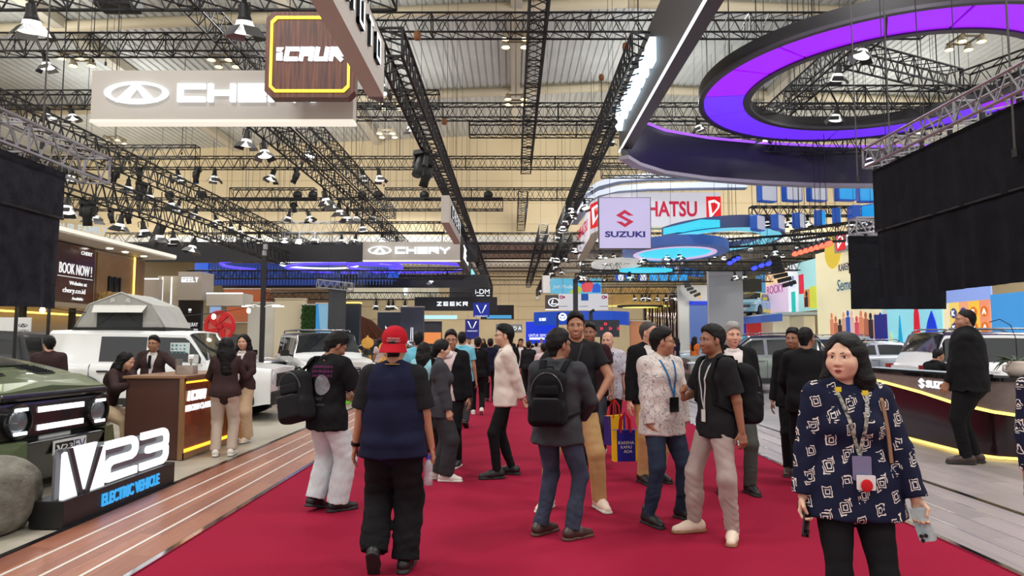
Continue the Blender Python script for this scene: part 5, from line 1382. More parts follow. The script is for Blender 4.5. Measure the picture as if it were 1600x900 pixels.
t,w,h=wallbox('display_wall','dark booth wall with a small orange screen left of the blue banners',662,690,502,60,mat('booth_dark',(58,60,72),rough=0.5));m=MB();m.box((0,-0.02,h*0.55),(w*0.95,0.04,h*0.3));sc=m.build('screen',glow('orange_screen',(246,150,84),0.8,True),t)
t=fascia(-7.0,-1.07,49,3.78,0.98,'dark fascia with spaced white letters over the far left stands');m=MB();block(m,'ZEEKR',0.30,0.34,0.125,0.07,0.04,L(-0.25,-0.01,0.49)@FACE_CAM);m.build('lettering',LETTER_W,t)
t=fascia(-5.5,-1.7,60,5.45,0.85,'small dark fascia with a short white lettered badge under the left-edge truss');m=MB();m.text('i-DM',0.42,1.25,0.03,L(1.0,-0.01,0.5)@FACE_CAM);m.box((0.8,-0.02,0.14),(0.7,0.02,0.06));m.box((1.5,-0.02,0.14),(0.3,0.02,0.06));m.build('lettering',LETTER_W,t)
t=fascia(-13.2,-5.6,52,4.75,1.0,'pale cream overhead beam with a lit white post in front, far left',mat('cream_beam',(226,220,196),rough=0.6,emit=(226,220,196),es=0.15));m=MB();m.box((1.3,-0.15,0.9),(0.28,0.1,1.1));m.build('light_post',SIGN_W,t);m=MB();m.text('CHAIR',0.4,1.1,0.02,L(3.2,-0.01,0.3)@FACE_CAM);m.build('lettering',mat('pale_letters',(150,150,146)),t)
t=fascia(-8.1,-5.0,62,3.6,0.35,'thin cyan-white light beam under the fascia with spaced white letters',glow('cyan_beam',(190,240,246),0.9))
for k,(px0,py0,px1,py1,Y,lab)in enumerate(((739.5,473,764.5,495,47,'upper square blue hanging banner with a white winged V'),(727,499,748.5,530,46,'lower tall blue hanging banner with a white winged V'))):
 a,b=at(px0,py0,Y),at(px1,py1,Y);w,h=b.x-a.x,a.z-b.z
 t=thing('hanging_banner',lab,'banner',((a.x+b.x)/2,Y,b.z));m=MB();m.box((0,0.05,h/2),(w,0.08,h));m.build('panel',glow('banner_blue',(22,52,190)if k==0 else(36,44,160),0.45,True)if k==0 else glow('banner_indigo',(36,44,160),0.4,True),t)
 m=MB();F=L(0,0,h-w*0.42)@FACE_CAM
 for sx in(-1,1):q=[(sx*0.02,-w*0.26),(sx*0.10,-w*0.18),(sx*w*0.34,w*0.28),(sx*w*0.25,w*0.28)];m.prism(q if sx>0 else q[::-1],0,0.02,F)
 m.text('VINFAST',w*0.09,w*0.8,0.02,F@L(0,-w*0.42,0));m.build('lettering',SIGN_W,t)
 hang_rods(t,((-w*0.3,0.05),(w*0.3,0.05)),h)
t=fascia(-3.3,0.2,72,3.9,1.5,'small dark fascia with a thin blue screen behind the upper blue banner');m=MB();m.box((0.2,-0.03,0.25),(2.6,0.05,0.35));m.build('screen',glow('sky_strip',(80,170,226),0.8),t)
t=fascia(-1.9,1.2,80,2.6,1.0,'grey shop sign with widely spaced white letters at the end of the aisle',mat('shop_grey',(104,106,110)));m=MB();m.text('H O N D A',0.42,2.7,0.03,L(0.1,-0.01,0.5)@FACE_CAM);m.build('lettering',LETTER_W,t)
t=thing('light_strip','slanting cyan light strip on the underside of the left-edge truss end','light',(-2.75,46,6.3));m=MB();m.box((0,3.5,0),(0.12,7.0,0.35));m.build('strip',glow('teal_strip',(140,232,236),1.0),t)
m=MB();m.box((-0.1,3.5,0.35),(0.25,7.2,0.4));m.build('casing',BLACK,t);hang_rods(t,((-0.1,3.5),),0.5)
t=thing('beam_sign','dark beam with white glowing letters end-on under the left-edge truss','sign',(-2.5,33.5,5.6));m=MB();m.box((-0.15,4,0.6),(0.3,8,1.2));m.build('beam_casing',mat('fascia_black',(30,30,36)),t);m=MB();m.text('ZEEKR',0.7,3.6,0.06,L(0,3.2,0.6)@FACE_PX);m.build('lettering',SIGN_W,t);hang_rods(t,((-0.15,2),(-0.15,6)),1.2)
# right side
t=thing('hanging_sign','dark hanging sign with a white oval emblem and letters, far right of the aisle','sign',at(868,484,60));m=MB();m.box((1.4,0.2,0.65),(4.6,0.4,1.3));m.build('panel',mat('lex_dark',(92,84,84),rough=0.5),t)
m=MB();F=L(-0.15,0,0.66)@FACE_CAM;m.ring(0.82,1.0,0,0.04,n=32,M=F,sx=0.5,sy=0.38);m.prism([(-.12,.22),(-.02,.22),(-.12,-.1),(.28,-.1),(.3,-.18),(-.26,-.18)],0,.04,F);m.text('LEXUS',0.34,2.3,0.04,F@L(1.85,0,0));m.build('lettering',LETTER_W,t)
m=MB();m.box((1.4,-0.02,0.02),(4.6,0.04,0.1));m.build('light_strip',SIGN_W,t);hang_rods(t,((0,0.2),(3,0.2)),1.3)
t=thing('hanging_screen','bright cartoon-coloured overhead screen with blue, red and green shapes','screen',at(900,458,47));m=MB();m.box((0,0.15,0.5),(3.5,0.2,1.05));m.build('screen',glow('sky_cyan',(96,190,226),0.7,True),t)
for nm,col,pts in(('red_shape',(226,76,84),[(.5,.05),(1.05,.1),(1.25,.6),(.9,1.0),(.6,.9),(.35,.5)]),('green_shape',(190,206,40),[(-.5,0),(.3,0),(.4,.3),(.2,.5),(-.2,.3)]),('blue_shape',(30,72,190),[(.2,.7),(.5,.6),(.7,.8),(.6,1.0),(.25,1.0)]),('blue_blob',(24,92,214),[(1.1,.05),(1.7,.05),(1.72,.5),(1.5,.7),(1.2,.6)])):
 m=MB();m.prism(pts,0,0.015,L(0,0.05,0)@FACE_CAM);m.build(nm,glow(nm,col,0.7),t)
m=MB();m.text('Jadi Mudah',0.32,1.5,0.015,L(-0.85,0.04,0.42)@FACE_CAM,0.2);m.build('lettering',mat('white_script',(226,240,250)),t);hang_rods(t,((-1.2,0.15),(1.2,0.15)),1.0)
m=MB();m.band([(-2.35,0.3,0),(-2.3,-0.3,0),(-1.8,-0.2,0)],1.2,0.2);m.build('white_end',WHITE,t)
t=thing('hanging_screen','long white hanging triple panel with small red and blue marks','screen',at(912,484,40));m=MB();m.box((0,0.2,0.47),(2.88,0.35,0.94));m.build('panel',glow('panel_white',(240,238,244),0.6,True),t)
m=MB();m.box((0.07,0.01,0.74),(0.42,0.03,0.4));m.build('blue_mark',glow('mark_blue',(24,96,196),0.5),t)
for x in(-1.25,1.22):m=MB();m.ring(0.05,0.11,0,0.02,n=12,M=L(x-0.05,0.02,0.74)@FACE_CAM);m.box((x+0.1,0.01,0.74),(0.13,0.02,0.12));m.build('red_mark',glow('mark_red',(200,50,110),0.4),t)
m=MB()
for x in(-1.2,0.0,1.2):m.box((x,0.015,0.2),(0.5,0.015,0.03))
m.build('small_print',mat('print_grey',(120,120,126)),t);hang_rods(t,((-1.2,0.2),(1.2,0.2)),0.94)
t=thing('curved_banner','long curved royal-blue overhead banner with a white round emblem','banner',(0,0,2.75));pl=[(1.6,50),(3.0,48.3),(5.0,47.5),(7.0,47.6),(8.2,48.6),(8.6,50)]
m=MB();m.band([(x,y,0)for x,y in pl],0.95,0.2);m.build('panel',glow('royal_panel',(24,84,214),0.55,True),t,smooth='auto')
m=MB();F=L(3.55,47.98,0.55)@FACE_CAM;m.ring(0.6,1,0,0.03,n=24,M=F,sx=0.3,sy=0.28);m.prism([(-.2,.1),(0,.05),(.2,.1),(0,-.2)],0,.03,F);m.text('TVS',0.26,0.8,0.03,L(4.5,47.6,0.52)@FACE_CAM);m.text('IKI ORIENT',0.22,0.6,0.03,L(2.2,49.0,0.4)@RZ(-0.7)@FACE_CAM);m.build('lettering',SIGN_W,t);hang_rods(t,((3,48.4),(7,47.7)),0.95)
t=thing('video_wall','bright blue screen with white words above the crowd at the end of the aisle','screen',at(846,538,54));m=MB();m.box((0,0.1,0.9),(2.45,0.2,1.75));m.build('screen',glow('ultramarine',(14,56,232),0.8,True),t);m=MB();m.text('UNTUK SEMUA',0.22,1.6,0.02,L(-0.2,-0.01,0.7)@FACE_CAM);m.box((-0.35,-0.01,0.45),(1.2,0.03,0.16));m.build('lettering',SIGN_W,t);m=MB();m.prism([(.9,.1),(1.22,.1),(1.22,1.0),(1.0,1.2),(.7,.5)],0,.02,L(0,0,0)@FACE_CAM);m.build('picture',mat('pic_pale',(214,190,180),emit=(214,190,180),es=0.4),t);m=MB();m.box((0,0.1,-0.5),(0.2,0.1,1.1));m.build('stand',BLACK,t)
t=thing('led_board','dark board with red double arrows behind the smiling man','screen',at(940,526,42));m=MB();m.box((0,0.1,0.5),(2.2,0.15,1.05));m.build('board',mat('board_grey',(62,62,70),rough=0.4),t)
m=MB()
for x,z in((0.15,0.78),(-0.1,0.5),(0.45,0.5),(0.95,0.5),(-0.8,0.6)):
 for dx in(0,0.1):m.prism([(x+dx,z+.09),(x+dx+.03,z+.09),(x+dx+.1,z),(x+dx+.03,z-.09),(x+dx,z-.09),(x+dx+.06,z)],0,.02,L(0,0.02,0)@FACE_CAM)
m.build('arrow_lights',glow('arrow_red',(255,60,90),1.5),t);m=MB();m.box((0,0.1,-0.9),(0.15,0.1,1.9));m.build('stand',BLACK,t)
for k,(px,Y,top)in enumerate(((899,30,440),(923,33,490),(871,34,494))):
 a=at(px,top,Y);t=thing('pole',('tall dark floor pole with a tilted camera head behind the smiling man','dark floor pole with a small head right of the smiling man','thin dark floor pole left of the smiling man')[k],'pole',(a.x,Y,0));w=(0.2,0.17,0.1)[k]
 m=MB();m.box((0,0,a.z/2),(w,w,a.z));m.build('shaft',mat('pole_grey',(46,50,58),rough=0.4),t);m=MB();m.box((0.05,-0.05,a.z+0.1),(w*1.6,w,w*0.8),Matrix.Rotation(-0.6,3,'Y'));m.build('head',BLACK,t)
 m=MB();m.box((0,0,0.03),(w*3,w*3,0.06));m.build('base',BLACK,t)
t=thing('bollard','polished steel waist-high bin standing on the red carpet in the distance','bin',(G_:=az(824,596,0.0)).to_tuple());m=MB();m.lathe([(0.23,0),(0.23,1.0),(0.20,1.05)],20);m.build('drum',mat('brushed_steel',(196,196,200),rough=0.25,metal=0.9),t,smooth='auto');m=MB();m.lathe([(0.24,0),(0.24,0.06)],20);m.build('foot_ring',BLACK,t)
t=thing('curved_canopy','curved wooden slatted overhead band in the right distance','canopy',(0,0,4.35));pl=[(6.2,53),(8.0,52),(10.2,51.5),(12.0,52)]
m=MB();m.band([(x,y,0)for x,y in pl],1.3,0.25);m.build('wood_band',mat('warm_slats',(206,168,106),rough=0.6,emit=(206,160,90),es=0.15),t,smooth='auto');m=MB();m.band([(x,y-0.1,-0.12)for x,y in pl],0.1,0.4);m.build('lit_edge',glow('lemon_light',(246,236,130),0.9),t,smooth='auto');hang_rods(t,((8,52.2),(10.2,51.7)),1.3)
t=thing('ring_light','flat yellow glowing oval canopy light in the right distance','light',(9.4,50,4.05));m=MB();m.ring(0,1,0,0.12,n=32,sx=1.3,sy=1.0);m.build('glow_face',glow('lemon_face',(250,240,120),1.0),t);m=MB();m.ring(1.0,1.3,0.02,0.15,n=32,sx=1.3,sy=1.0);m.build('dark_ring',BLACK,t);hang_rods(t,((0,0),),0.1)
t,w,h=wallbox('display_wall','dark wall with hanging silver mirror strips in the right distance',1006,1062,461,52,mat('night_wall',(40,38,42),rough=0.3),d=0.5);m=MB();rr=random.Random(6)
for i in range(14):x=-w/2+0.15+i*w/15;m.tube([(x,-0.1,0.3),(x+rr.uniform(-.1,.1),-0.18,h*0.5),(x+rr.uniform(-.15,.15),-0.1,h-0.2)],0.05 if i%3 else 0.1,5)
m.build('mirror_strips',mat('mirror_strip',(200,180,176),rough=0.15,metal=1.0),t,smooth=True)
t,w,h=wallbox('display_wall','white and blue stand with a narrow striped blue window, right distance',1060,1110,447,48,CRM2);m=MB();m.box((0.35,-0.04,h-1.2),(w*0.66,0.1,0.26));m.build('blue_band',glow('cobalt',(20,60,226),0.7),t);m=MB();m.box((0.3,-0.03,(h-1.35)/2),(w*0.6,0.06,h-1.4));m.build('blue_window',glow('periwinkle',(110,140,214),0.45),t)
m=MB();m.box((0.5,-0.08,0.9),(0.5,0.03,1.0));m.build('dark_picture',mat('night_wall',(40,38,42)),t);m=MB();m.prism([(.2,h-.7),(.45,h-.9),(.3,h-.35)],0,.02,FACE_CAM);m.build('yellow_mark',glow('amber_mark',(250,180,40),0.8),t)
t,w,h=wallbox('display_wall','big plain grey booth wall behind the grey-haired man',1107,1160,424,40,mat('plain_grey',(172,170,176),rough=0.7));m=MB();m.box((w/2+0.6,0.3,h-0.8),(1.2,0.1,0.75));m.build('opening_shade_panel',mat('night_wall',(40,38,42)),t)  # dark sheet stands in for the shade inside an opening
t,w,h=wallbox('display_wall','salmon-coloured low wall in the right distance behind the bald man',985,1016,502,50,mat('salmon',(222,150,106),rough=0.7))
MX=16.4
t=thing('mural_wall','long colourful mural wall with lettering and painted city shapes, right side','mural',(MX,0,STAND))
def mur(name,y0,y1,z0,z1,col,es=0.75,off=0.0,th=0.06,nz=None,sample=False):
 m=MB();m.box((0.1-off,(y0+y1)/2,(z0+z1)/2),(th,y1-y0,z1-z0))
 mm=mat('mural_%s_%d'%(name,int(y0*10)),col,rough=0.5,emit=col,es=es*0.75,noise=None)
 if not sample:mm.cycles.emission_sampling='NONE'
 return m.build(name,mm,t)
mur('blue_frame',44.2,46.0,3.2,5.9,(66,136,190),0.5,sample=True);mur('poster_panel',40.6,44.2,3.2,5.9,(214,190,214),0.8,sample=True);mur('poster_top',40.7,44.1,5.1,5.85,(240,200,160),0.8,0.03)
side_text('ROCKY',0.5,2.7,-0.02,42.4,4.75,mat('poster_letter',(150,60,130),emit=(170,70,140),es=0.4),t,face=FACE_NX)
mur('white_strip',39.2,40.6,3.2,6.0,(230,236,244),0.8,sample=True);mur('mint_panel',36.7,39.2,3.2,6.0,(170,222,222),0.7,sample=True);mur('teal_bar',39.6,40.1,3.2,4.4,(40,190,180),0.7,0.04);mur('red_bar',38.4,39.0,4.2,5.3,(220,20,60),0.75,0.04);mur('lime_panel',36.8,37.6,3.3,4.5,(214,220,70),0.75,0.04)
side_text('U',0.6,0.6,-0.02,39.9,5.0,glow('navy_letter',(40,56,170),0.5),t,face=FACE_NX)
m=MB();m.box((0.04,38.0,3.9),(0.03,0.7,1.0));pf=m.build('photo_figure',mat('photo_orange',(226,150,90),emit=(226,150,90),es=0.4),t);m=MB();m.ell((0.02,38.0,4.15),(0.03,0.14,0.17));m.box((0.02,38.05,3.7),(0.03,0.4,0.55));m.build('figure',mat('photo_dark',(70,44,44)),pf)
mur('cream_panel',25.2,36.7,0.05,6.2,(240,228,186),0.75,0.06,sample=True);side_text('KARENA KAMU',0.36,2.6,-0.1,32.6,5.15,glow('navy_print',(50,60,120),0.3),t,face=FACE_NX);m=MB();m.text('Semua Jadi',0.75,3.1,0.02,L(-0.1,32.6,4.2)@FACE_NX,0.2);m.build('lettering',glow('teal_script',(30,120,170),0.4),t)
m=MB();m.lathe([(0.0,0),(0.9,0)],24,L(-0.04,34.6,6.1)@FACE_NX,cap=False);m.build('yellow_sun',glow('sun_yellow',(250,214,60),0.7),t)
rr=random.Random(12);cols=[(236,150,110),(200,120,90),(60,40,44),(230,170,140),(40,90,190),(240,200,190),(226,90,110)]
for k in range(13):
 y=35.0-k*0.42;hh=rr.uniform(1.5,1.95);z0=0.9+rr.uniform(0,0.5)
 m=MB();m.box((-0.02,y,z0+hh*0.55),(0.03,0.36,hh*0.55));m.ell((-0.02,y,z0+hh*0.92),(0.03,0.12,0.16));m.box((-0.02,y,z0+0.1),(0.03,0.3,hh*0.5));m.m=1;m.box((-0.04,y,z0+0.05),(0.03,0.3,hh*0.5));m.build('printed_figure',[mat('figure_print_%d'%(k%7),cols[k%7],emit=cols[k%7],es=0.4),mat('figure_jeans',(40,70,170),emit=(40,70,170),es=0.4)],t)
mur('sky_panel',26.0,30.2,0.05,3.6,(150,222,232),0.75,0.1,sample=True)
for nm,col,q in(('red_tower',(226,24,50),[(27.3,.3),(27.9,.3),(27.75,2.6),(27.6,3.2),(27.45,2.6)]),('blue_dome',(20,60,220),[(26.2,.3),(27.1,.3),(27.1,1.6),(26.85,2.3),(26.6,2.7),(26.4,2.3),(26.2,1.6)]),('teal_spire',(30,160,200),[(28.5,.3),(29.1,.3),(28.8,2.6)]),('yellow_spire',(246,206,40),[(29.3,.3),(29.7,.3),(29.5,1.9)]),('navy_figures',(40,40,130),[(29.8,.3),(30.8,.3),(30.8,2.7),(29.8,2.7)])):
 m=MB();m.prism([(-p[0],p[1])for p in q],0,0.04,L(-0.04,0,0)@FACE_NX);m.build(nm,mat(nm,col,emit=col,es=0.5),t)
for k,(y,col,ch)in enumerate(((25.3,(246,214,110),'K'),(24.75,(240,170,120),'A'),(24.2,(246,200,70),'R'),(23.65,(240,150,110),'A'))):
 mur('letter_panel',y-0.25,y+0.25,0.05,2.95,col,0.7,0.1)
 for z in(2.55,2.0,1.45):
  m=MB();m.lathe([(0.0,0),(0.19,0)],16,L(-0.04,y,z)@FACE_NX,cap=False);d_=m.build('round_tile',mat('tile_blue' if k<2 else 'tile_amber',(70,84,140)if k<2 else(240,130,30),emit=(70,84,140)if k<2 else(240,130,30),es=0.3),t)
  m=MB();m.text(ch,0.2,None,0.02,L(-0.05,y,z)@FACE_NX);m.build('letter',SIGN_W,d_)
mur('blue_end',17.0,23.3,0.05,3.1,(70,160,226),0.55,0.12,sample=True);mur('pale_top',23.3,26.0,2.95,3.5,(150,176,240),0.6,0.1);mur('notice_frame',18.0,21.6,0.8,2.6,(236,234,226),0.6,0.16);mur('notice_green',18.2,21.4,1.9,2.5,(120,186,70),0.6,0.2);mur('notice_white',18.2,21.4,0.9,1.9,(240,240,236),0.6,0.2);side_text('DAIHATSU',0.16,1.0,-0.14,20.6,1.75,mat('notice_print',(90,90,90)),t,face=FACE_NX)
t=thing('mural_sign','grey sign with red square emblem and white letters on top of the mural wall','sign',(MX,0,6.3));m=MB();m.box((-0.1,32.0,0.15),(0.35,3.8,0.95));m.build('sign_box',mat('sign_silver',(196,194,198),rough=0.4),t);d_badge(L(-0.29,33.2,0.15)@FACE_NX,0.85,0.8,t);m=MB();m.text('DAIHATSU',0.5,2.6,0.03,L(-0.29,31.4,0.15)@FACE_NX);m.build('lettering',SIGN_W,t)
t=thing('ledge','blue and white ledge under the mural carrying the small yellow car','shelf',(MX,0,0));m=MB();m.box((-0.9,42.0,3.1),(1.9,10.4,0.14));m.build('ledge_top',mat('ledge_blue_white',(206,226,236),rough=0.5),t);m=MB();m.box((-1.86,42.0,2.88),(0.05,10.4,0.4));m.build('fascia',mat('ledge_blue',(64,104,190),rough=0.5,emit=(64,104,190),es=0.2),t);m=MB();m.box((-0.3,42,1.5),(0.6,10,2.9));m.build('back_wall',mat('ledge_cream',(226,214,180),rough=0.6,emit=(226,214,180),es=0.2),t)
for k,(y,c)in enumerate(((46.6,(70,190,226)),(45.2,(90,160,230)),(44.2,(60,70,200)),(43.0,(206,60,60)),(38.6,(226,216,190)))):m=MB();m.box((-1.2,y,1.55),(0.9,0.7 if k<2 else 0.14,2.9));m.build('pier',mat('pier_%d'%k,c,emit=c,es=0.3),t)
t=thing('line_array_speaker','black curved line-array speaker hanging left of the mural wall','speaker',at(1212,405,33));m=MB()
for k in range(7):m.box((0.02*k*k-0.1,0,-0.2*k),(0.55,0.4,0.19),Matrix.Rotation(-0.05*k,3,'Y'))
m.build('cabinets',BLACK,t);m=MB();m.box((-0.1,0,0.2),(0.5,0.1,0.1));m.bar((-0.1,0,0.2),(-0.1,0,1.6),0.02,5);m.build('hanger',BLACK,t)
t=thing('line_array_speaker','small black curved line-array speaker over the blue and white far stand','speaker',at(1072,438,47));m=MB()
for k in range(6):m.box((0.03*k*k,0,-0.2*k),(0.4,0.3,0.19),Matrix.Rotation(-0.08*k,3,'Y'))
m.build('cabinets',BLACK,t);m=MB();m.bar((0,0,0),(0,0,1.2),0.02,5);m.build('hanger',BLACK,t)
t=thing('hanging_speaker','slim black column speaker tilted under the slanting left truss','speaker',at(238,385,27));m=MB(RY(0.38));m.box((0,0,0.45),(0.3,0.25,0.95));m.build('cabinet',BLACK,t);m=MB(RY(0.38));m.box((0,-0.13,0.45),(0.25,0.02,0.85));m.build('mesh_grille',mat('grille_dark',(40,36,40)),t)
m=MB();m.bar((0.3,0,0.9),(0.3,0,2.2),0.02,5);m.build('hanger',BLACK,t)
t=thing('projector','black box projector hanging at the top of the picture above the large beige sign','projector',at(185,2,17));m=MB();m.rbox((0,0,0.0),(1.0,0.6,0.42),0.08);m.build('housing',BLACK,t,bevel=0.02);m=MB();m.bar((0,0,0.2),(0,0,3.4),0.04,6);m.build('hanger',BLACK,t);m=MB(RX(PI/2));m.lathe([(0.1,0.28),(0.12,0.36)],14);m.build('lens',mat('dark_lens',(60,64,80)),t)
for k,(px,py)in enumerate(((265,303),(316,303),(465,304),(489,304),(566,303),(590,303),(663,302),(763,302))):
 p=at(px,py,36.6)
 t=thing('round_speaker','small round black speaker on the lowest truss, %s from the left'%ORD[k],'speaker',(p.x,36.6,9.32));m=MB();m.ell((0,0,0.2),(0.26,0.2,0.24),None,12,8);m.build('housing',BLACK,t,smooth=True);m=MB();m.box((0,0,0.02),(0.2,0.2,0.04));m.build('foot',BLACK,t)
# cars
GLASS_D=mat('car_glass',(26,32,36),rough=0.06,coat=0.5,spec=0.7)
TYRE=mat('tyre_rubber',(26,26,27),rough=0.85);RIM=mat('rim_alloy',(150,150,154),rough=0.25,metal=0.9);RIM_D=mat('rim_dark',(44,44,47),rough=0.3,metal=0.7)
CLAD=mat('black_cladding',(28,28,30),rough=0.6);SEAM=mat('door_seam',(40,40,42),rough=0.7);LENS=mat('headlight_glass',(210,216,222),rough=0.08,coat=0.5);LED_W=glow('led_white',(250,252,255),2.2);TAIL=mat('tail_red',(150,16,22),rough=0.15)
def paint(name,c,metal=0.0,rough=0.3):return mat('paint_'+name,c,rough=rough,metal=metal,coat=0.6)
_WH={}
def wheel(parent,x,y,r,w,rim,spokes=5):
 key=(round(r,3),rim.name,spokes)
 s=1 if y>0 else-1
 if key not in _WH:
  A=RX(-PI/2)
  m=MB(A);m.lathe([(r*.64,-w/2),(r*.9,-w/2),(r,-w*.36),(r,w*.36),(r*.9,w/2),(r*.64,w/2),(r*.62,0)],32,cap=False)
  a=m.build('tyre',TYRE,None,smooth='auto');me1=a.data;bpy.data.objects.remove(a)
  m=MB(A);m.lathe([(r*.66,w*.46),(r*.62,w*.40),(r*.58,-w*.1),(0.0,-w*.1)],28,cap=False);m.lathe([(0,w*.40),(r*.13,w*.38),(r*.14,w*.1)],14,cap=False)
  for k in range(spokes):
   R=RZ(2*PI*k/spokes)
   for sg in(-1,1):m.add([(r*.08,sg*r*.03,w*.34),(r*.08,sg*r*.14,w*.34),(r*.62,sg*r*.19,w*.40),(r*.62,sg*r*.07,w*.40),(r*.08,sg*r*.03,w*.1),(r*.08,sg*r*.14,w*.1),(r*.62,sg*r*.19,w*.2),(r*.62,sg*r*.07,w*.2)],[(0,1,2,3),(1,5,6,2),(3,7,4,0),(2,6,7,3),(3,2,1,0),(0,4,5,1)],R)
  a=m.build('rim',rim,None,smooth='auto');me2=a.data;bpy.data.objects.remove(a)
  _WH[key]=(me1,me2)
 e=link_mesh('wheel',_WH[key][0],parent);e.location=(x,y,r);e.rotation_euler=(0,0,0 if s>0 else PI)
 link_mesh('rim',_WH[key][1],e)
 return e
def car(label,loc,rotz,Ln=4.3,Wd=1.8,H=1.65,wb=2.6,wr=0.34,clear=0.22,belt=0.98,hood=(0.86,1.02),cowl=0.95,shield=0.35,roof_r=-1.45,tail=-1.95,tumble=0.16,body=None,roof=None,rim=None,fo=0.85,pillars=(-0.05,-1.05),boxy=0.3,clad=True,rails=True,grille='mesh',trunk=None,cat='car',boxlamp=False,screenx=0.0,spare=False,rear_glass=True,hoodbulge=0.0,lastwin=None):
 """x runs forward; cowl/shield/roof_r/tail are x of windscreen foot, windscreen top, roof end, rear glass foot"""
 t=thing('car',label,cat,loc,rotz)
 xf,xr=Ln/2,-Ln/2;wx=(xf-fo,xf-fo-wb);ar=wr+0.07
 xs=set(np.linspace(xr,xf,43).tolist())
 for c in wx:
  for q in np.linspace(-1,1,13):xs.add(c+ar*math.sin(q*PI/2))
 for q in(cowl,shield,roof_r,tail):xs.add(q);xs.add(q-0.04);xs.add(q+0.04)
 xs=sorted(x for x in xs if xr<=x<=xf);keep=[xs[0]]
 for x in xs[1:]:
  if x-keep[-1]>0.012:keep.append(x)
 xs=keep
 trunk=trunk if trunk is not None else belt+0.02
 def ss(a,b,x):u=min(1,max(0,(x-a)/(b-a)));return u*u*(3-2*u)
 def zhood(x):u=(x-cowl)/max(xf-cowl,.01);return hood[1]+(hood[0]-hood[1])*max(0,u)**1.6
 def ztop(x):
  if x>=cowl:return zhood(x)-0.0
  if x>=shield:u=(cowl-x)/(cowl-shield);return zhood(cowl)+(H-0.03-zhood(cowl))*(u**0.92)
  if x>=roof_r:u=(shield-x)/(shield-roof_r);return H-0.03+0.03*math.sin(min(1,u*1.6)*PI/2)-0.05*max(0,u-0.5)*(1-boxy)
  e=H-0.025*(1-boxy)
  if x>=tail:u=(roof_r-x)/(roof_r-tail);return e+(trunk-e)*u**1.15
  return trunk-0.06*((tail-x)/max(tail-xr,.01))
 def wid(x):
  r_=0.30-0.16*boxy;k=0.16-0.10*boxy
  return Wd/2*(1-k*(1-ss(0,1,(xf-x)/(r_*3)))**1.5-k*(1-ss(0,1,(x-xr)/(r_*3)))**1.5)
 def zbelt(x):
  zb=belt+0.03*((xf-x)/Ln)
  return min(zb,ztop(x)-0.015)
 def zlow(x):
  z=clear+(0.10*(1-ss(xr,xr+0.5,x)))+0.06*ss(xf-0.5,xf,x)
  for c in wx:
   d=abs(x-c)
   if d<ar:z=max(z,wr+math.sqrt(max(ar*ar-d*d,0))*1.0)
  return z
 rows=[]
 m=MB();NB=10
 def ring_at(x):
  w=wid(x);zl=zlow(x);zb=zbelt(x);zt=ztop(x);g=max(0.0,zt-zb);up=g>0.06
  zm=zl+(zb-zl)*0.55;tu=tumble*min(1,g/0.5)
  rw=w-0.015-tu;cr=0.08 if up else 0.05
  return[(0,clear+0.12),(w*0.82,max(zl,clear)),(w-0.02,zl),(w,zm),(w-0.008,zb-0.07),(w-0.045,zb),(w-0.045-(tu*0.1 if up else 0.02),zb+min(g,0.02)),(max(rw,0.2)if up else w*0.86,zt-min(0.075,g*0.4)),((rw-cr)if up else w*0.62,zt-min(0.012,g*0.1)),(0,zt+(0.012 if up else 0.02+hoodbulge*(x>cowl)))]
 R=[ring_at(x)for x in xs];n=len(xs);full=[]
 for i,x in enumerate(xs):
  r=R[i]
  full.append([(x,p[0],p[1])for p in r]+[(x,-p[0],p[1])for p in reversed(r[1:-1])])
 K=len(full[0]);vs=[p for q in full for p in q]
 for i in range(n-1):
  for k in range(K):
   j=(k+1)%K;kk=min(k,K-1-k)
   low=kk<=0 or(clad and kk==1)
   xm=(xs[i]+xs[i+1])/2;rf=kk in(7,8)and ztop(xm)-zbelt(xm)>0.3
   m.m=1 if low else(2 if(rf and roof)else 0)
   m.add([],[]);m.f.append((i*K+k,i*K+j,(i+1)*K+j,(i+1)*K+k));m.mi.append(m.m);m.sm.append(True)
 m.v=[tuple(p)for p in vs]
 m.f.append(tuple(range(K-1,-1,-1)));m.mi.append(0);m.sm.append(False);m.f.append(tuple((n-1)*K+k for k in range(K)));m.mi.append(0);m.sm.append(False)
 bd=m.build('body',[body,CLAD,roof or body],t);bd.data.set_sharp_from_angle(angle=0.7)
 def ywin(x,f):
  r=ring_at(x);a,b=r[6],r[7];return a[0]+(b[0]-a[0])*f+0.006,a[1]+(b[1]-a[1])*f
 ps=[cowl-0.10]+list(pillars)+([lastwin]if lastwin else[tail+0.12 if rear_glass else roof_r-0.0])
 for s in(1,-1):
  for a,b in zip(ps,ps[1:]):
   x1,x0=a-0.05,b+0.05;q=MB();N=14;V=[]
   for i in range(N+1):
    x=x0+(x1-x0)*i/N
    g=ztop(x)-zbelt(x)
    if g<0.10:V.append((x,ywin(x,0.1),ywin(x,0.1)));continue
    lo,hi=0.06,0.90 if g>0.3 else 0.75
    V.append((x,ywin(x,lo),ywin(x,hi)))
   vv=[]
   for x,lo,hi in V:vv+=[(x,s*lo[0],lo[1]),(x,s*hi[0],hi[1])]
   q.add(vv,[((2*i,2*i+2,2*i+3,2*i+1)if s<0 else(2*i+1,2*i+3,2*i+2,2*i))for i in range(N)]);q.build('side_window',GLASS_D,t)
  for xx in[ps[0]-0.02]+list(pillars)+[ps[-1]-0.1]:
   q=MB();pts=[]
   for f in np.linspace(0,1,6):
    zl,zb=max(zlow(xx),clear+0.12),zbelt(xx);z=zl+(zb-zl)*f
    pts.append((xx,s*(wid(xx)+0.002-(0.045 if f==1 else 0.010 if f>.8 else 0.004)),z))
   q.tube(pts,0.006,4);q.build('door_seam',SEAM,t)
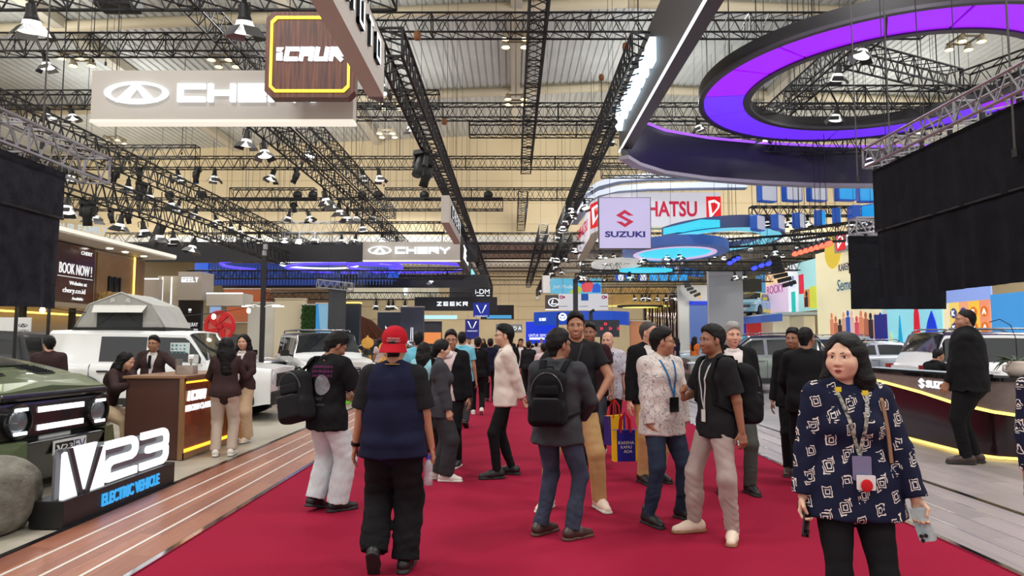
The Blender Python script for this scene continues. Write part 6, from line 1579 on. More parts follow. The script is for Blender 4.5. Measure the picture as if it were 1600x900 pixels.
  for a,b in zip(ps[:2],ps[1:3]):
   xx=b+0.16;q=MB();q.rbox((xx,s*(wid(xx)+0.012),zbelt(xx)-0.13),(0.2,0.04,0.035),0.015,axis=1);q.build('door_handle',body if not boxlamp else SEAM,t)
  q=MB();xx=cowl-0.22;q.bar((xx,s*(wid(xx)-0.06),belt+0.05),(xx+0.02,s*(wid(xx)+0.1),belt+0.09),0.025,6);q.rbox((xx+0.02,s*(wid(xx)+0.16),belt+0.13),(0.10,0.22,0.16),0.04,axis=0);q.build('wing_mirror',roof or body,t,smooth='auto')
  q=MB()
  for c in wx:
   pts=[(c+(ar+0.02)*math.cos(a),s*(wid(c)+0.006),wr+(ar+0.02)*math.sin(a))for a in np.linspace(-0.15,PI+0.15,16)]
   q.tube(pts,0.035,6,flat=(0.018,0.04))if clad else None
  if clad:
   q.box(((wx[0]+wx[1])/2,s*(Wd/2-0.01),clear+0.11),(wb-2*ar,0.05,0.16));q.build('arch_trim',CLAD,t,smooth='auto')
  if rails:q=MB();z=H+0.03;q.tube([(shield-0.15,s*(Wd/2-tumble-0.12),z-0.03),(shield-0.3,s*(Wd/2-tumble-0.11),z+0.03),(roof_r+0.15,s*(Wd/2-tumble-0.11),z+0.03),(roof_r+0.02,s*(Wd/2-tumble-0.12),z-0.04)],0.018,6);q.build('roof_rail',RIM,t,smooth=True)
  for c in wx:wheel(t,c,s*(Wd/2-0.12),wr,0.22,rim or RIM)
  fx=xf-0.02;fw=wid(xf)
  q=MB()
  if boxlamp:q.M=L(fx,s*(fw-0.2),hood[0]-0.16)@RY(PI/2);q.lathe([(0.12,-0.04),(0.12,0.045),(0.10,0.055),(0,0.06)],20)
  else:q.M=L(fx-0.10,s*(fw-0.10),hood[0]-0.11)@RZ(-s*0.5);q.ell((0,0,0),(0.20,0.17,0.055),None,16,8)
  q.build('headlight',LENS,t,smooth='auto')
  bx=xr;q=MB();q.box((bx+0.02,s*(wid(xr)-0.10),belt-0.10),(0.10,0.20,0.20 if not boxlamp else 0.3));q.build('tail_light',TAIL,t,bevel=0.01)
 def screen(xa,xb,name):
  q=MB();V=[]
  for i in range(7):
   x=xa+(xb-xa)*i/6;r=ring_at(x);yy=r[8][0]+(r[7][0]-r[8][0])*0.5;z=ztop(x)
   for f in np.linspace(-1,1,9):V.append((x+(0.010 if xa>xb else-0.010),f*yy,z-0.02*f*f+0.014-0.02*(abs(f)>.99)))
  fc=[(i*9+k,i*9+k+1,(i+1)*9+k+1,(i+1)*9+k)for i in range(6)for k in range(8)]
  q.add(V,fc if xa<xb else[tuple(reversed(f))for f in fc]);q.build(name,GLASS_D,t,smooth=True)
 screen(cowl-0.06,shield+0.03,'windscreen')
 if rear_glass:screen(tail+0.10,roof_r-0.02,'rear_window')
 q=MB();fw=wid(xf)
 q.box((xf+0.0,0,clear+0.16),(0.10,fw*1.9,0.26));q.build('front_bumper',CLAD if clad else body,t,bevel=0.03)
 q=MB();q.box((xr,0,clear+0.22),(0.10,wid(xr)*1.9,0.26));q.build('rear_bumper',CLAD if clad else body,t,bevel=0.03)
 q=MB();gz=hood[0]-0.22;q.box((xf+0.0,0,gz),(0.05,fw*1.15,0.18 if not boxlamp else 0.26));g_=q.build('grille',CLAD,t,bevel=0.015)
 q=MB()
 for k in range(3):q.box((xf+0.03,0,gz-0.06+0.06*k),(0.02,fw*1.05,0.014))
 q.build('grille_bar',CHROME if not boxlamp else RIM_D,g_)
 q=MB();q.box((xf+0.06,0,clear+0.22),(0.015,0.44,0.13));q.build('number_plate',mat('plate_white',(222,222,224),rough=0.4),t)
 if spare:w=wheel(t,xr-0.12,0.001,0.36,0.2,rim or RIM);w.rotation_euler=(0,0,PI/2);w.location=(xr-0.14,0,0.95);w.name='spare_wheel'
 t['n']=1
 return t
WHITE_P=paint('white',(232,234,234));SILV=paint('silver',(168,174,178),0.5);GREYG=paint('grey_green',(136,146,140),0.6);PURP=paint('dark_purple',(34,26,52),0.2);GREEN=paint('olive_green',(104,116,84),0.25);BLKP=paint('black',(18,18,20));GREYP=paint('dark_grey',(60,62,66),0.4);PALEB=paint('pale_blue',(168,186,192),0.4)
carA=car('large white boxy off-roader side-on behind the reception desk, with a roof tent on top',(-6.80,13.92,STAND),D(2.5),4.3,1.86,1.74,2.72,0.385,0.26,1.06,(0.98,1.08),0.98,0.52,-2.08,-2.14,0.13,WHITE_P,None,RIM_D,0.78,(-0.16,),1.0,True,False,boxlamp=True,rear_glass=False,lastwin=-1.12)
q=MB();q.box((0.30,-0.85,1.38),(0.02,0.01,0.01));q.box((0.42,-0.835,1.34),(0.36,0.012,0.30));st=q.build('window_sticker',mat('sticker_pale',(206,220,222),rough=0.4),carA)
q=MB();rr=random.Random(2)
for k in range(16):q.box((0.28+0.075*(k%4),-0.843,1.23+0.07*(k//4)),(rr.uniform(.02,.05),0.006,rr.uniform(.02,.05)))
q.build('sticker_print',mat('sticker_teal',(80,130,136)),st)
q=MB();q.text('OOO',0.07,0.42,0.006,L(-0.55,-0.845,1.25)@FACE_CAM);q.build('window_lettering',WHITE,carA)
t=thing('roof_tent','grey pitched roof tent with a dark mesh window on top of the white off-roader','tent',(-7.62,13.85,STAND+1.76),D(2.5));t.scale=(0.84,0.85,0.94)
TENT=cloth('tent_grey',(176,176,172),noise=((160,160,156),4,0.6));TENT_D=cloth('tent_mesh',(58,60,62))
m=MB();fw=0.82;y0,y1=-0.72,0.72
pr=[(-1.02,0.0),(1.02,0.0),(0.70,0.50),(0.0,0.74),(-0.70,0.50)]
V=[(p[0],y,p[1])for y in(y0,y1)for p in pr];m.add(V,[(0,1,2,3,4),(9,8,7,6,5)]+[((i+1)%5,i,5+i,5+(i+1)%5)for i in range(5)]);m.build('canvas',TENT,t)
m=MB();m.box((0,y0-0.01,0.18),(1.02,0.03,0.30));m.build('mesh_window',TENT_D,t)
m=MB();m.add([(-.60,y0-.02,.47),(.60,y0-.02,.47),(.56,y0-.16,.33),(-.56,y0-.16,.33),(-.60,y0,.49),(.60,y0,.49),(.56,y0-.13,.35),(-.56,y0-.13,.35)],[(3,2,1,0),(4,5,6,7),(0,1,5,4),(1,2,6,5),(2,3,7,6),(3,0,4,7)]);m.build('window_awning',cloth('tent_pale',(206,206,200)),t)
for sx in(-1,1):
 m=MB();m.add([(sx*.10,y0-.012,.56),(sx*.24,y0-.012,.53),(sx*.21,y0-.03,.63),(sx*.14,y0-.03,.64)],[(0,1,2,3)if sx>0 else(3,2,1,0)]);m.build('vent_flap',cloth('tent_pale',(206,206,200)),t)
 m=MB();m.bar((sx*.50,y0-.02,.06),(sx*.12,y0-.03,.32),0.012,5);m.build('tent_pole',BLACK,t)
 m=MB();m.tube([(sx*1.02,y0,.02),(sx*.70,y0,.50),(0,y0,.745)],0.02,6);m.build('piping',TENT,t,smooth=True)
m=MB();m.box((0,0,-0.0),(2.1,1.5,0.06));m.build('base_board',BLACK,t)
carB=car('white off-roader with roof rack, seen from the front beyond the first white one',(-5.35,19.3,STAND),D(-62),4.3,1.92,1.76,2.7,0.39,0.27,1.08,(0.98,1.10),0.85,0.5,-2.0,-2.12,0.14,WHITE_P,BLKP,RIM_D,0.80,(-0.1,-1.1),0.95,True,True,boxlamp=False)
for s in(-1,1):
 q=MB();q.box((2.16,s*0.72,0.80),(0.05,0.26,0.34));q.build('lamp_panel',WHITE_P,carB,bevel=0.02);q=MB();q.box((2.19,s*0.86,0.80),(0.02,0.05,0.30));q.build('running_light',LED_W,carB)
q=MB()
for x in(-1.6,-1.1,-0.6,-0.1):q.bar((x,-0.6,1.83),(x,0.6,1.83),0.02,5)
for y in(-0.6,0.6):q.bar((-1.7,y,1.84),(0.1,y,1.84),0.022,5)
q.build('roof_rack',STEEL_S,carB)
car('dark soft-top jeep with red inside, between the two white off-roaders',(-8.3,19.0,STAND),D(-12),4.1,1.8,1.74,2.5,0.38,0.27,1.06,(0.96,1.08),0.8,0.5,-1.9,-2.0,0.1,GREYP,BLKP,RIM_D,0.75,(-0.1,-1.0),1.0,True,False,boxlamp=True)
car('black off-roader with a spare wheel, seen from behind at far left',(-10.4,14.6,STAND),D(100),4.1,1.85,1.72,2.5,0.38,0.27,1.08,(0.98,1.1),0.8,0.45,-1.85,-2.0,0.12,GREYP,BLKP,RIM_D,0.75,(-0.1,-1.0),1.0,True,False,boxlamp=True,spare=True)
car('dark grey car roof beyond the golden flower tree',(-4.6,27.5,STAND),D(-20),4.4,1.82,1.5,2.65,0.34,0.2,0.92,(0.72,0.96),1.0,0.1,-1.2,-1.95,0.2,GREYP,BLKP,RIM,0.88,(-0.1,-1.05),0.1)
car('white hatchback far down the left side beyond the grey car',(-5.2,36.0,STAND),D(-30),4.2,1.8,1.55,2.6,0.34,0.2,0.92,(0.75,0.98),1.0,0.15,-1.3,-1.95,0.2,WHITE_P,None,RIM,0.86,(-0.1,-1.05),0.1)
car('grey-green crossover with a dark purple roof, side-on, right of the aisle',(7.42,20.9,STAND),PI+D(-2),4.3,1.8,1.70,2.6,0.36,0.26,1.06,(0.98,1.12),1.05,0.35,-1.6,-1.95,0.17,GREYG,PURP,RIM_D,0.82,(-0.05,-1.05),0.55)
car('pale blue-grey car half hidden behind the grey-green crossover',(8.3,27.5,STAND),PI+D(-4),4.3,1.8,1.62,2.6,0.35,0.22,1.02,(0.92,1.08),1.0,0.3,-1.5,-1.95,0.17,PALEB,None,RIM_D,0.85,(-0.05,-1.05),0.4)
car('light silver sloping-back car side-on behind the black counter',(12.55,24.3,STAND),PI+D(-3),4.25,1.8,1.52,2.55,0.34,0.2,1.0,(0.86,1.04),1.0,0.2,-0.9,-1.95,0.2,SILV,None,RIM,0.85,(-0.02,-0.95),0.15)
car('white people carrier with a dark purple roof behind the man in black',(10.75,14.8,STAND),D(-3),4.45,1.78,1.72,2.74,0.35,0.24,1.02,(0.98,1.12),1.15,0.5,-1.75,-2.05,0.16,WHITE_P,PURP,RIM_D,0.84,(0.0,-1.05),0.6)
car('white van-like car beyond the silver car under the mural',(14.2,31.0,STAND),PI,3.9,1.68,1.75,2.4,0.33,0.2,1.05,(0.98,1.1),1.1,0.6,-1.65,-1.85,0.12,WHITE_P,None,RIM,0.8,(0.05,-0.9),0.8)
car('white car low in the distance behind the far couple, right',(11.5,40.0,STAND),PI,4.3,1.8,1.5,2.6,0.34,0.2,0.95,(0.78,0.98),1.0,0.2,-1.3,-1.95,0.18,WHITE_P,None,RIM,0.86,(-0.05,-1.05),0.2)
mc=car('small pale blue and yellow car displayed up on the ledge',(15.35,43.4,3.17),D(-128),3.7,1.66,1.5,2.4,0.32,0.2,0.92,(0.80,0.98),0.95,0.35,-1.3,-1.75,0.16,paint('mini_blue',(140,190,214)),paint('mini_yellow',(226,216,40)),RIM,0.72,(-0.05,-0.9),0.4,False,False)
q=MB()
for s in(-1,1):q.box((-0.05,s*0.825,0.32),(1.5,0.04,0.24))
q.box((1.84,0,0.34),(0.08,1.4,0.22));q.build('yellow_skirt',paint('mini_yellow',(226,216,40)),mc,bevel=0.02)
gc=car('green off-roader with a wide black lit grille, cut off by the left edge',(-6.95,7.45,STAND),D(-5),4.2,1.86,1.9,2.7,0.40,0.30,1.12,(1.02,1.36),0.62,0.35,-2.0,-2.08,0.14,GREEN,None,RIM_D,0.80,(-0.25,-1.2),1.0,True,False,boxlamp=True,hoodbulge=0.02)
fx=2.1
q=MB();q.add([(fx-.02,-0.62,1.02),(fx-.02,0.62,1.02),(0.75,0.66,1.30),(0.75,-0.66,1.30),(fx-.12,-0.50,1.10),(fx-.12,0.50,1.10),(0.75,0.56,1.42),(0.75,-0.56,1.42)],[(0,1,5,4),(1,2,6,5),(3,0,4,7),(4,5,6,7),(2,3,7,6)]);q.build('hood_scoop',GREEN,gc,bevel=0.02)
for s in(-1,1):
 q=MB();q.box((1.62,s*0.34,1.195),(0.28,0.26,0.02),Matrix.Rotation(0.25,3,'Y'));v_=q.build('hood_vent',CLAD,gc)
 q=MB()
 for k in range(7):q.box((1.51+k*0.037,s*0.34,1.24-k*0.0093),(0.014,0.24,0.012))
 q.build('vent_slats',BLACK,v_)
q=MB();q.box((1.15,0,1.325),(0.62,0.9,0.015),Matrix.Rotation(0.25,3,'Y'));q.build('hood_decal',BLKP,gc)
q=MB();q.box((fx+0.02,0,0.74),(0.16,1.56,0.36));gp=q.build('grille_panel',BLKP,gc,bevel=0.03)
q=MB();q.box((fx+0.0,0,0.965),(0.20,1.5,0.08));q.build('grille_brow',BLKP,gc,bevel=0.03)
for z in(0.83,0.65):
 for k in range(4):q=MB();q.box((fx+0.105,-0.22+k*0.165,z),(0.02,0.145,0.055));q.build('running_light',LED_W,gp)
for s in(-1,1):
 q=MB(L(fx+0.09,s*0.56,0.74)@RY(PI/2));q.lathe([(0.17,-0.02),(0.17,0.05),(0.145,0.055),(0.14,0.02),(0,0.02)],28);hl=q.build('headlight_ring',BLKP,gc,smooth='auto')
 q=MB(L(fx+0.115,s*0.56,0.74));q.ell((0,0,0),(0.03,0.12,0.12),None,16,10);q.build('lens',mat('lamp_glass',(120,126,132),rough=0.05,metal=0.4),hl,smooth=True)
 for z in(-0.10,0.10):q=MB();q.box((fx+0.15,s*0.56,0.74+z*1.15),(0.02,0.15,0.03));q.build('lamp_strip',LED_W,hl)
 q=MB();q.add([(fx-.5,s*0.95,0.55),(fx+.10,s*0.86,0.55),(fx+.22,s*0.55,0.55),(fx+.22,s*0.55,0.36),(fx+.12,s*0.88,0.34),(fx-.5,s*0.96,0.34),(fx-.5,s*0.4,0.55),(fx-.5,s*0.4,0.34)],[(0,1,2,6),(7,3,4,5),(2,1,4,3),(1,0,5,4)]if s<0 else[(6,2,1,0),(5,4,3,7),(3,4,1,2),(4,5,0,1)]);q.build('bumper_corner',GREEN,gc)
q=MB();q.add([(fx-.1,-0.85,0.53),(fx+.22,-0.56,0.53),(fx+.22,0.56,0.53),(fx-.1,0.85,0.53),(fx-.1,-0.85,0.12),(fx+.12,-0.56,0.12),(fx+.12,0.56,0.12),(fx-.1,0.85,0.12)],[(0,1,2,3),(7,6,5,4),(1,5,6,2),(0,4,5,1),(2,6,7,3)]);q.build('lower_bumper',BLKP,gc,bevel=0.02)
F=L(fx+0.215,0.02,0.43)@FACE_PX
q=MB();q.add([(-.235,-.075,0),(.235,-.075,0),(.235,.075,0),(-.235,.075,0),(-.235,-.075,.012),(.235,-.075,.012),(.235,.075,.012),(-.235,.075,.012)],[(3,2,1,0),(4,5,6,7),(0,1,5,4),(1,2,6,5),(2,3,7,6),(3,0,4,7)],F);pl_=q.build('number_plate',mat('plate_white',(222,222,224)),gc)
q=MB();q.prism([(-.215,-.052),(.045,-.052),(.045,.052),(-.215,.052)],0.012,0.014,F);q.build('plate_field',BLACK,pl_)
q=MB();q.text('EV',0.10,0.16,0.003,F@L(0.14,0,0.013));q.prism([(-.235,-.075),(.235,-.075),(.235,-.063),(-.235,-.063)],0.012,0.014,F);q.build('plate_lettering',mat('plate_navy',(44,64,116)),pl_)
q=MB();q.text('23',0.055,0.13,0.003,F@L(-0.035,0,0.015));q.prism([(-.20,.03),(-.17,.03),(-.145,-.02),(-.12,.03),(-.10,.03),(-.14,-.04),(-.155,-.04)],0.014,0.017,F);q.build('plate_badge',WHITE,pl_)
t=thing('floor_sign','black plinth sign with big glowing white 23 and blue lettering beside the wooden ramp','sign',(-3.645,5.68,STAND),0.0)
m=MB();m.box((-0.14,0.91,0.11),(0.28,1.84,0.22));m.build('plinth',mat('plinth_black',(26,24,28),rough=0.3),t,bevel=0.006)
F=L(-0.035,0.0,0.22)@FACE_PX
m=MB();m.prism([(0.03,0),(0.03,0.37),(0.06,0.385),(0.22,0.0)],-0.03,0.0,F);m.prism([(0.155,0.41),(0.475,0.41),(0.32,0.03)],-0.03,0.0,F);m.prism([(0.40,0.0),(0.60,0.0),(0.60,0.36),(0.565,0.36)],-0.03,0.0,F);m.build('letter_v',SIGN_W,t)
m=MB()
for q0,q1 in(((0.10,0.41),(0.27,0.0)),((0.355,0.0),(0.525,0.36))):m.prism([(q0[0]-.028,q0[1]),(q1[0]-.028,q1[1]),(q1[0]+.028,q1[1]),(q0[0]+.028,q0[1])],-0.02,0.004,F)
m.build('dark_stroke',mat('stroke_dark',(60,62,68),rough=0.3),t)
def round_digit(m,pts,x0,w,h,th,M):
 P=[Vector((x0+p[0]*w,p[1]*h))for p in pts]
 for a,b in zip(P,P[1:]):
  v=(b-a).normalized();u=Vector((-v.y,v.x))*th/2;m.prism([tuple(a-u),tuple(b-u),tuple(b+u),tuple(a+u)],-0.03,0.0,M)
 for p in P[1:-1]:m.prism([(p.x+th/2*math.cos(k*PI/6),p.y+th/2*math.sin(k*PI/6))for k in range(12)],-0.03,0.0,M)
M2=F@L(0.66,0.05,0)
m=MB();round_digit(m,[(-.08,1),(.84,1),(.95,.93),(1,.82),(1,.68),(.95,.56),(.84,.5),(.16,.5),(.05,.44),(0,.32),(0,.0),(1.06,0)],0,0.46,0.30,0.072,M2);m.build('digit_two',SIGN_W,t)
m=MB();round_digit(m,[(-.08,1),(.84,1),(.95,.93),(1,.82),(1,.62),(.93,.5),(.2,.5),(.93,.5),(1,.40),(1,.18),(.95,.07),(.84,0),(-.08,0)],0.60,0.46,0.30,0.072,M2);m.build('digit_three',SIGN_W,t)
m=MB();m.prism([(0.0,0.0),(1.78,0.0),(1.78,0.24),(1.70,0.34),(0.02,0.41),(0.0,0.34)],-0.075,-0.052,F);m.build('clear_backing',mat('sign_backing',(96,98,104),rough=0.15),t)
m=MB();m.text('ELECTRIC VEHICLE',0.11,0.98,0.02,L(0.005,1.0,0.11)@FACE_PX,0,0.02);m.build('lettering',glow('sign_blue',(54,160,226),1.1,True),t)
F_=SDF(*[axis_coords(a,b,0.03)for a,b in((-.75,.75),(-.7,.7),(-.1,.75))])
F_.ell((-0.05,0,0.22),(0.50,0.42,0.34),None,0.05);F_.ell((0.16,0.05,0.33),(0.30,0.32,0.24),None,0.08);F_.ell((-0.1,-0.1,0.1),(0.52,0.40,0.2),None,0.08);F_.wrinkle(0.012,7,4);F_.cut((0,0,-1),(0,0,0.0))
v,f=F_.mesh();o=link_mesh('boulder',np_mesh('boulder',v,f,[mat('rock_grey',(122,118,108),rough=0.9,noise=((88,84,76),9,0.8),bump=(24,0.7))]));o.location=(-4.35,5.62,STAND);props(o,'rounded grey boulder on the stand floor at the left edge','rock')
for x0,x1,y0,y1,lab in((-5.2,-4.0,15.3,17.4,'patch of bright green turf between the white off-roaders'),(-4.35,-3.7,19.5,25.5,'strip of bright green turf under the golden flower tree'),(-4.6,-4.1,5.0,5.3,'small sliver of green turf beside the boulder')):
 m=MB();m.box(((x0+x1)/2,(y0+y1)/2,STAND+0.005),(x1-x0,y1-y0,0.02));rr=random.Random(7)
 for i in range(500):x,y=rr.uniform(x0,x1),rr.uniform(y0,y1);m.bar((x,y,STAND),(x+rr.uniform(-.03,.03),y+rr.uniform(-.03,.03),STAND+rr.uniform(.05,.1)),0.008,3,0.002,cap=False)
 props(m.build('turf',mat('turf_green',(110,190,50),rough=0.9)),lab,'grass',kind='stuff')
t=thing('flower_tree','golden cut-out tree with round orange leaves, left of the red cap','decoration',(-4.1,20.2,STAND));t.scale=(0.8,0.8,0.74);GOLD=mat('gold_wood',(222,164,62),rough=0.5);GOLD_L=mat('gold_leaf',(236,172,66),rough=0.45,noise=((246,196,110),8,0.6))
m=MB();m.tube([(0,0,0),(0.02,0,0.6),(-0.02,0,1.0)],[0.13,0.10,0.09],8);m.tube([(-0.02,0,0.75),(-0.3,0,1.05),(-0.5,0,1.12)],0.06,6);m.tube([(0,0,0.9),(0.25,0,1.2),(0.42,0,1.4)],0.06,6);m.tube([(-0.02,0,1.0),(-0.1,0,1.4),(-0.15,0,1.75)],0.05,6);m.build('trunk',GOLD,t,smooth=True)
for x,z,a in((-0.68,1.08,0.5),(-0.60,1.56,0.2),(-0.18,1.98,0.0),(0.46,1.80,-0.3),(0.58,1.24,-0.8)):
 m=MB(L(x,-0.08,z)@RY(a));m.prism([(0.23*math.cos(k)*(1 if math.sin(k)<.8 else.9),0.22*math.sin(k)+(0.10 if abs(k-PI/2)<0.15 else 0))for k in np.linspace(0,2*PI,25)[:-1]],-0.03,0.03,FACE_CAM);m.build('round_leaf',GOLD_L,t,bevel=0.008)
t=thing('round_sign','red openwork disc sign on a red pole behind the white off-roader','sign',(-6.95,16.3,STAND));RD=mat('sign_red',(206,32,38),rough=0.4)
m=MB();m.box((0,0,0.75),(0.06,0.06,1.5));m.box((0,0,0.03),(0.4,0.3,0.06));m.build('pole',RD,t)
m=MB(L(0,-0.03,1.88)@FACE_CAM);m.ring(0.30,0.37,-0.03,0.03,n=32)
for k in range(5):a=k*2*PI/5;m.prism([(0.05*math.cos(a+.3),.05*math.sin(a+.3)),(.30*math.cos(a-.35),.30*math.sin(a-.35)),(.31*math.cos(a+.1),.31*math.sin(a+.1)),(.14*math.cos(a+.7),.14*math.sin(a+.7))],-0.02,0.02)
m.ring(0,0.08,-0.02,0.02,n=16);m.build('disc',RD,t)
m=MB(L(0,-0.01,1.88)@FACE_CAM);m.ring(0,0.31,-0.02,-0.005,n=32);m.build('backing',mat('sign_pale_red',(226,120,110),rough=0.4),t)
t=thing('bicycle','pale bicycle standing before the grey lettered pavilion','bicycle',(-8.15,17.9,STAND+0.62))
for x in(-0.5,0.5):m=MB(L(x,0,0.34));m.tube([(0.32*math.cos(a),0,0.32*math.sin(a))for a in np.linspace(0,2*PI,25)[:-1]],0.016,6,closed=True);[m.bar((0,0,0),(0.31*math.cos(a),0,0.31*math.sin(a)),0.003,3)for a in np.linspace(0,2*PI,13)[:-1]];m.build('wheel',TYRE,t)
m=MB()
for a,b in(((-.5,.34),(-.1,.36)),((-.1,.36),(.32,.72)),((-.16,.78),(.30,.80)),((-.1,.36),(-.2,.86)),((-.5,.34),(-.16,.78)),((.5,.34),(.28,.92))):m.bar((a[0],0,a[1]),(b[0],0,b[1]),0.018,6)
m.build('frame',WHITE,t);m=MB();m.rbox((-0.2,0,0.88),(0.24,0.12,0.05),0.03);m.build('saddle',BLACK,t);m=MB();m.tube([(0.28,-0.22,0.94),(0.36,0,0.95),(0.28,0.22,0.94)],0.014,6);m.build('handlebar',BLACK,t);m=MB();m.box((0,0,-0.3),(1.5,0.5,0.6));m.build('plinth',CRM2,t)
# reception desk, left
t=thing('reception_desk','tall brown reception desk with an orange lit side and white letters','desk',(-4.62,9.7,STAND));DK=mat('desk_brown',(84,54,46),rough=0.4)
m=MB();m.box((-0.02,0,0.52),(0.72,1.56,1.04));m.build('desk_body',DK,t,bevel=0.005)
m=MB();m.box((0.0,0,1.055),(0.82,1.64,0.035));m.build('desk_top',mat('desk_top',(150,112,86),rough=0.3),t,bevel=0.005)
m=MB()
for y in(-0.79,0.79):m.box((0.36,y,0.52),(0.06,0.05,1.04))
m.box((0.36,0,1.02),(0.06,1.6,0.05));m.box((0.36,0,0.04),(0.06,1.6,0.08));m.build('gold_frame',mat('frame_bronze',(170,130,90),rough=0.35,metal=0.5),t)
def amber_fn(nt,b,tc):
 n=texn(nt,mapn(nt,tc.outputs['Object'],scale=(1,1.2,1.2)),'Noise',Scale=3.0,Detail=3.0)
 nt.links.new(mixc(nt,n.outputs['Fac'],(84,46,24),(170,100,46)),b.inputs['Base Color'])
m=MB();m.box((0.345,0,0.52),(0.02,1.54,0.92));m.build('side_panel',node_mat('copper_panel',amber_fn,rough=0.25,metal=0.5),t)
for z,nm in((0.985,'upper_light'),(0.10,'lower_light')):m=MB();m.box((0.362,0,z),(0.015,1.5,0.035));m.build(nm,glow('amber_led',(255,168,40),3.2,True),t)
F=L(0.36,0,0)@FACE_PX
m=MB();block(m,'ICAR',0.13,0.13,0.012,0.04,0.02,F@L(-0.42,0.80,0),0.15);m.text('REBORN CLASSIC NEV',0.085,1.05,0.015,F@L(-0.18,0.64,0),0,0.02);m.build('lettering',SIGN_W,t)
t=thing('tissue_box','small clear acrylic box and cup holder on the reception desk','box',(-4.42,9.35,STAND+1.073));m=MB();m.box((0,0,0.06),(0.22,0.16,0.12));m.build('box',mat('acrylic',(176,160,150),rough=0.1,alpha=0.7),t,bevel=0.005);m=MB();m.lathe([(0.04,0),(0.045,0.2)],14,L(-0.14,0.05,0));m.build('cup',mat('cup_grey',(120,116,112),rough=0.15),t);m=MB();m.lathe([(0.012,0.12),(0.012,0.17),(0.03,0.2),(0.0,0.21)],10,L(0.05,0,0));m.build('bell',CHROME,t)
t=thing('bar_stool','white bar stool under the woman leaning on the desk','stool',(-5.42,9.15,STAND));m=MB();m.rbox((0,0,0.63),(0.38,0.36,0.06),0.08);m.build('seat',WHITE,t)
for sx in(-1,1):
 for sy in(-1,1):m=MB();m.bar((sx*0.14,sy*0.13,0.6),(sx*0.2,sy*0.19,0.0),0.014,6);m.build('leg',STEEL_S,t)
t=thing('floor_stand','small white stand panel on the floor left of the reception desk','stand',(-5.35,10.6,STAND));m=MB();m.box((0,0,0.25),(0.3,0.03,0.5));m.build('panel',WHITE,t);m=MB();m.box((0,0,0.01),(0.34,0.25,0.02));m.build('foot',STEEL_S,t)
# curved black counter, right
t=thing('counter','long curved black counter with white lettering and yellow light lines','counter',(0,0,STAND))
cl=[(6.30,14.2),(6.14,12.6),(6.08,11.2),(6.05,10.2),(6.04,9.5),(6.08,9.15),(6.22,8.92),(6.50,8.78),(7.0,8.68),(8.0,8.6),(9.4,8.6)]
zl=[1.0,0.93,0.85,0.77,0.69,0.655,0.61,0.57,0.54,0.52,0.52]
def off(i,d):
 a,b=Vector(cl[max(i-1,0)]),Vector(cl[min(i+1,len(cl)-1)]);v=(b-a).normalized();return Vector(cl[i])+Vector((-v.y,v.x))*d
def strip(d0,d1,z0,z1):
 m=MB();vs=[];fs=[];n=len(cl)
 for i in range(n):
  f,b=off(i,d0),off(i,d1);a_=z0[i]if isinstance(z0,list)else z0;c_=z1[i]if isinstance(z1,list)else z1
  vs+=[(f.x,f.y,a_),(b.x,b.y,a_),(b.x,b.y,c_),(f.x,f.y,c_)]
 for i in range(n-1):
  for k in range(4):fs.append((4*i+k,4*i+(k+1)%4,4*i+4+(k+1)%4,4*i+4+k))
 fs+=[(3,2,1,0),(4*n-4,4*n-3,4*n-2,4*n-1)]
 return m.add(vs,fs)
strip(0.12,0.62,0.0,[z+0.02 for z in zl]).build('plinth',mat('counter_maroon',(34,20,26),rough=0.12),t,smooth='auto')
strip(0.0,0.62,zl,1.0).build('front_panel',mat('counter_taupe',(134,118,112),rough=0.4,noise=((112,98,94),8,0.6)),t,smooth='auto')
strip(-0.03,0.66,1.0,1.05).build('counter_top',mat('counter_gloss',(20,19,22),rough=0.06),t,smooth='auto')
strip(-0.012,0.02,[z-0.02 for z in zl],[z+0.018 for z in zl]).build('light_line',glow('lemon_led',(255,222,104),2.6,True),t)
strip(0.08,0.12,0.0,0.03).build('floor_light_line',glow('lemon_led',(255,222,104),2.6,True),t)
vd=(Vector(cl[4])-Vector(cl[3])).normalized();F=L(6.045,9.75,0.90)@RZ(math.atan2(vd.y,vd.x))@FACE_CAM
m=MB();poly(m,S_EMB,0.075,(-0.40,0),0.02,F);m.text('SUZUKI',0.105,0.66,0.02,F@L(0.05,0,0.01),0,0.03);m.build('lettering',LETTER_W,t)
t=thing('potted_plant','white two-handled pot with spiky green leaves and a tall wire loop on the counter','plant',(6.66,9.05,STAND+1.05))
m=MB();m.lathe([(0.09,0),(0.125,0.05),(0.135,0.12),(0.11,0.18),(0.12,0.21),(0.105,0.20),(0.09,0.15)],20);m.build('pot',mat('glazed_white',(212,196,184),rough=0.3),t,smooth=True)
for sx in(-1,1):m=MB();m.tube([(sx*0.12,0,0.16),(sx*0.19,0,0.15),(sx*0.19,0,0.08),(sx*0.13,0,0.06)],0.014,6);m.build('handle',MATS['glazed_white'],t,smooth=True)
rr=random.Random(8)
for i in range(16):
 a=rr.uniform(0,6.28);ln=rr.uniform(0.25,0.42);m=MB();P_=[(math.cos(a)*ln*f*0.9,math.sin(a)*ln*f*0.5,0.17+0.26*f-0.16*f*f*(1+0.6*(i%3)))for f in np.linspace(0,1,6)]
 m.tube(P_,[0.012,0.016,0.016,0.013,0.009,0.003],4);m.build('leaf',mat('leaf_sage',(74,88,68),rough=0.6),t,smooth=True)
m=MB();m.tube([(0.0,0,0.18),(0.0,0,0.5),(-0.06,0,0.68),(-0.2,0,0.76),(-0.34,0,0.72)],0.006,5);m.build('wire_loop',BLACK,t,smooth=True)
t=thing('pine_cone','brown pine cone ornament beside the white pot on the counter','ornament',(7.02,8.98,STAND+1.05));m=MB()
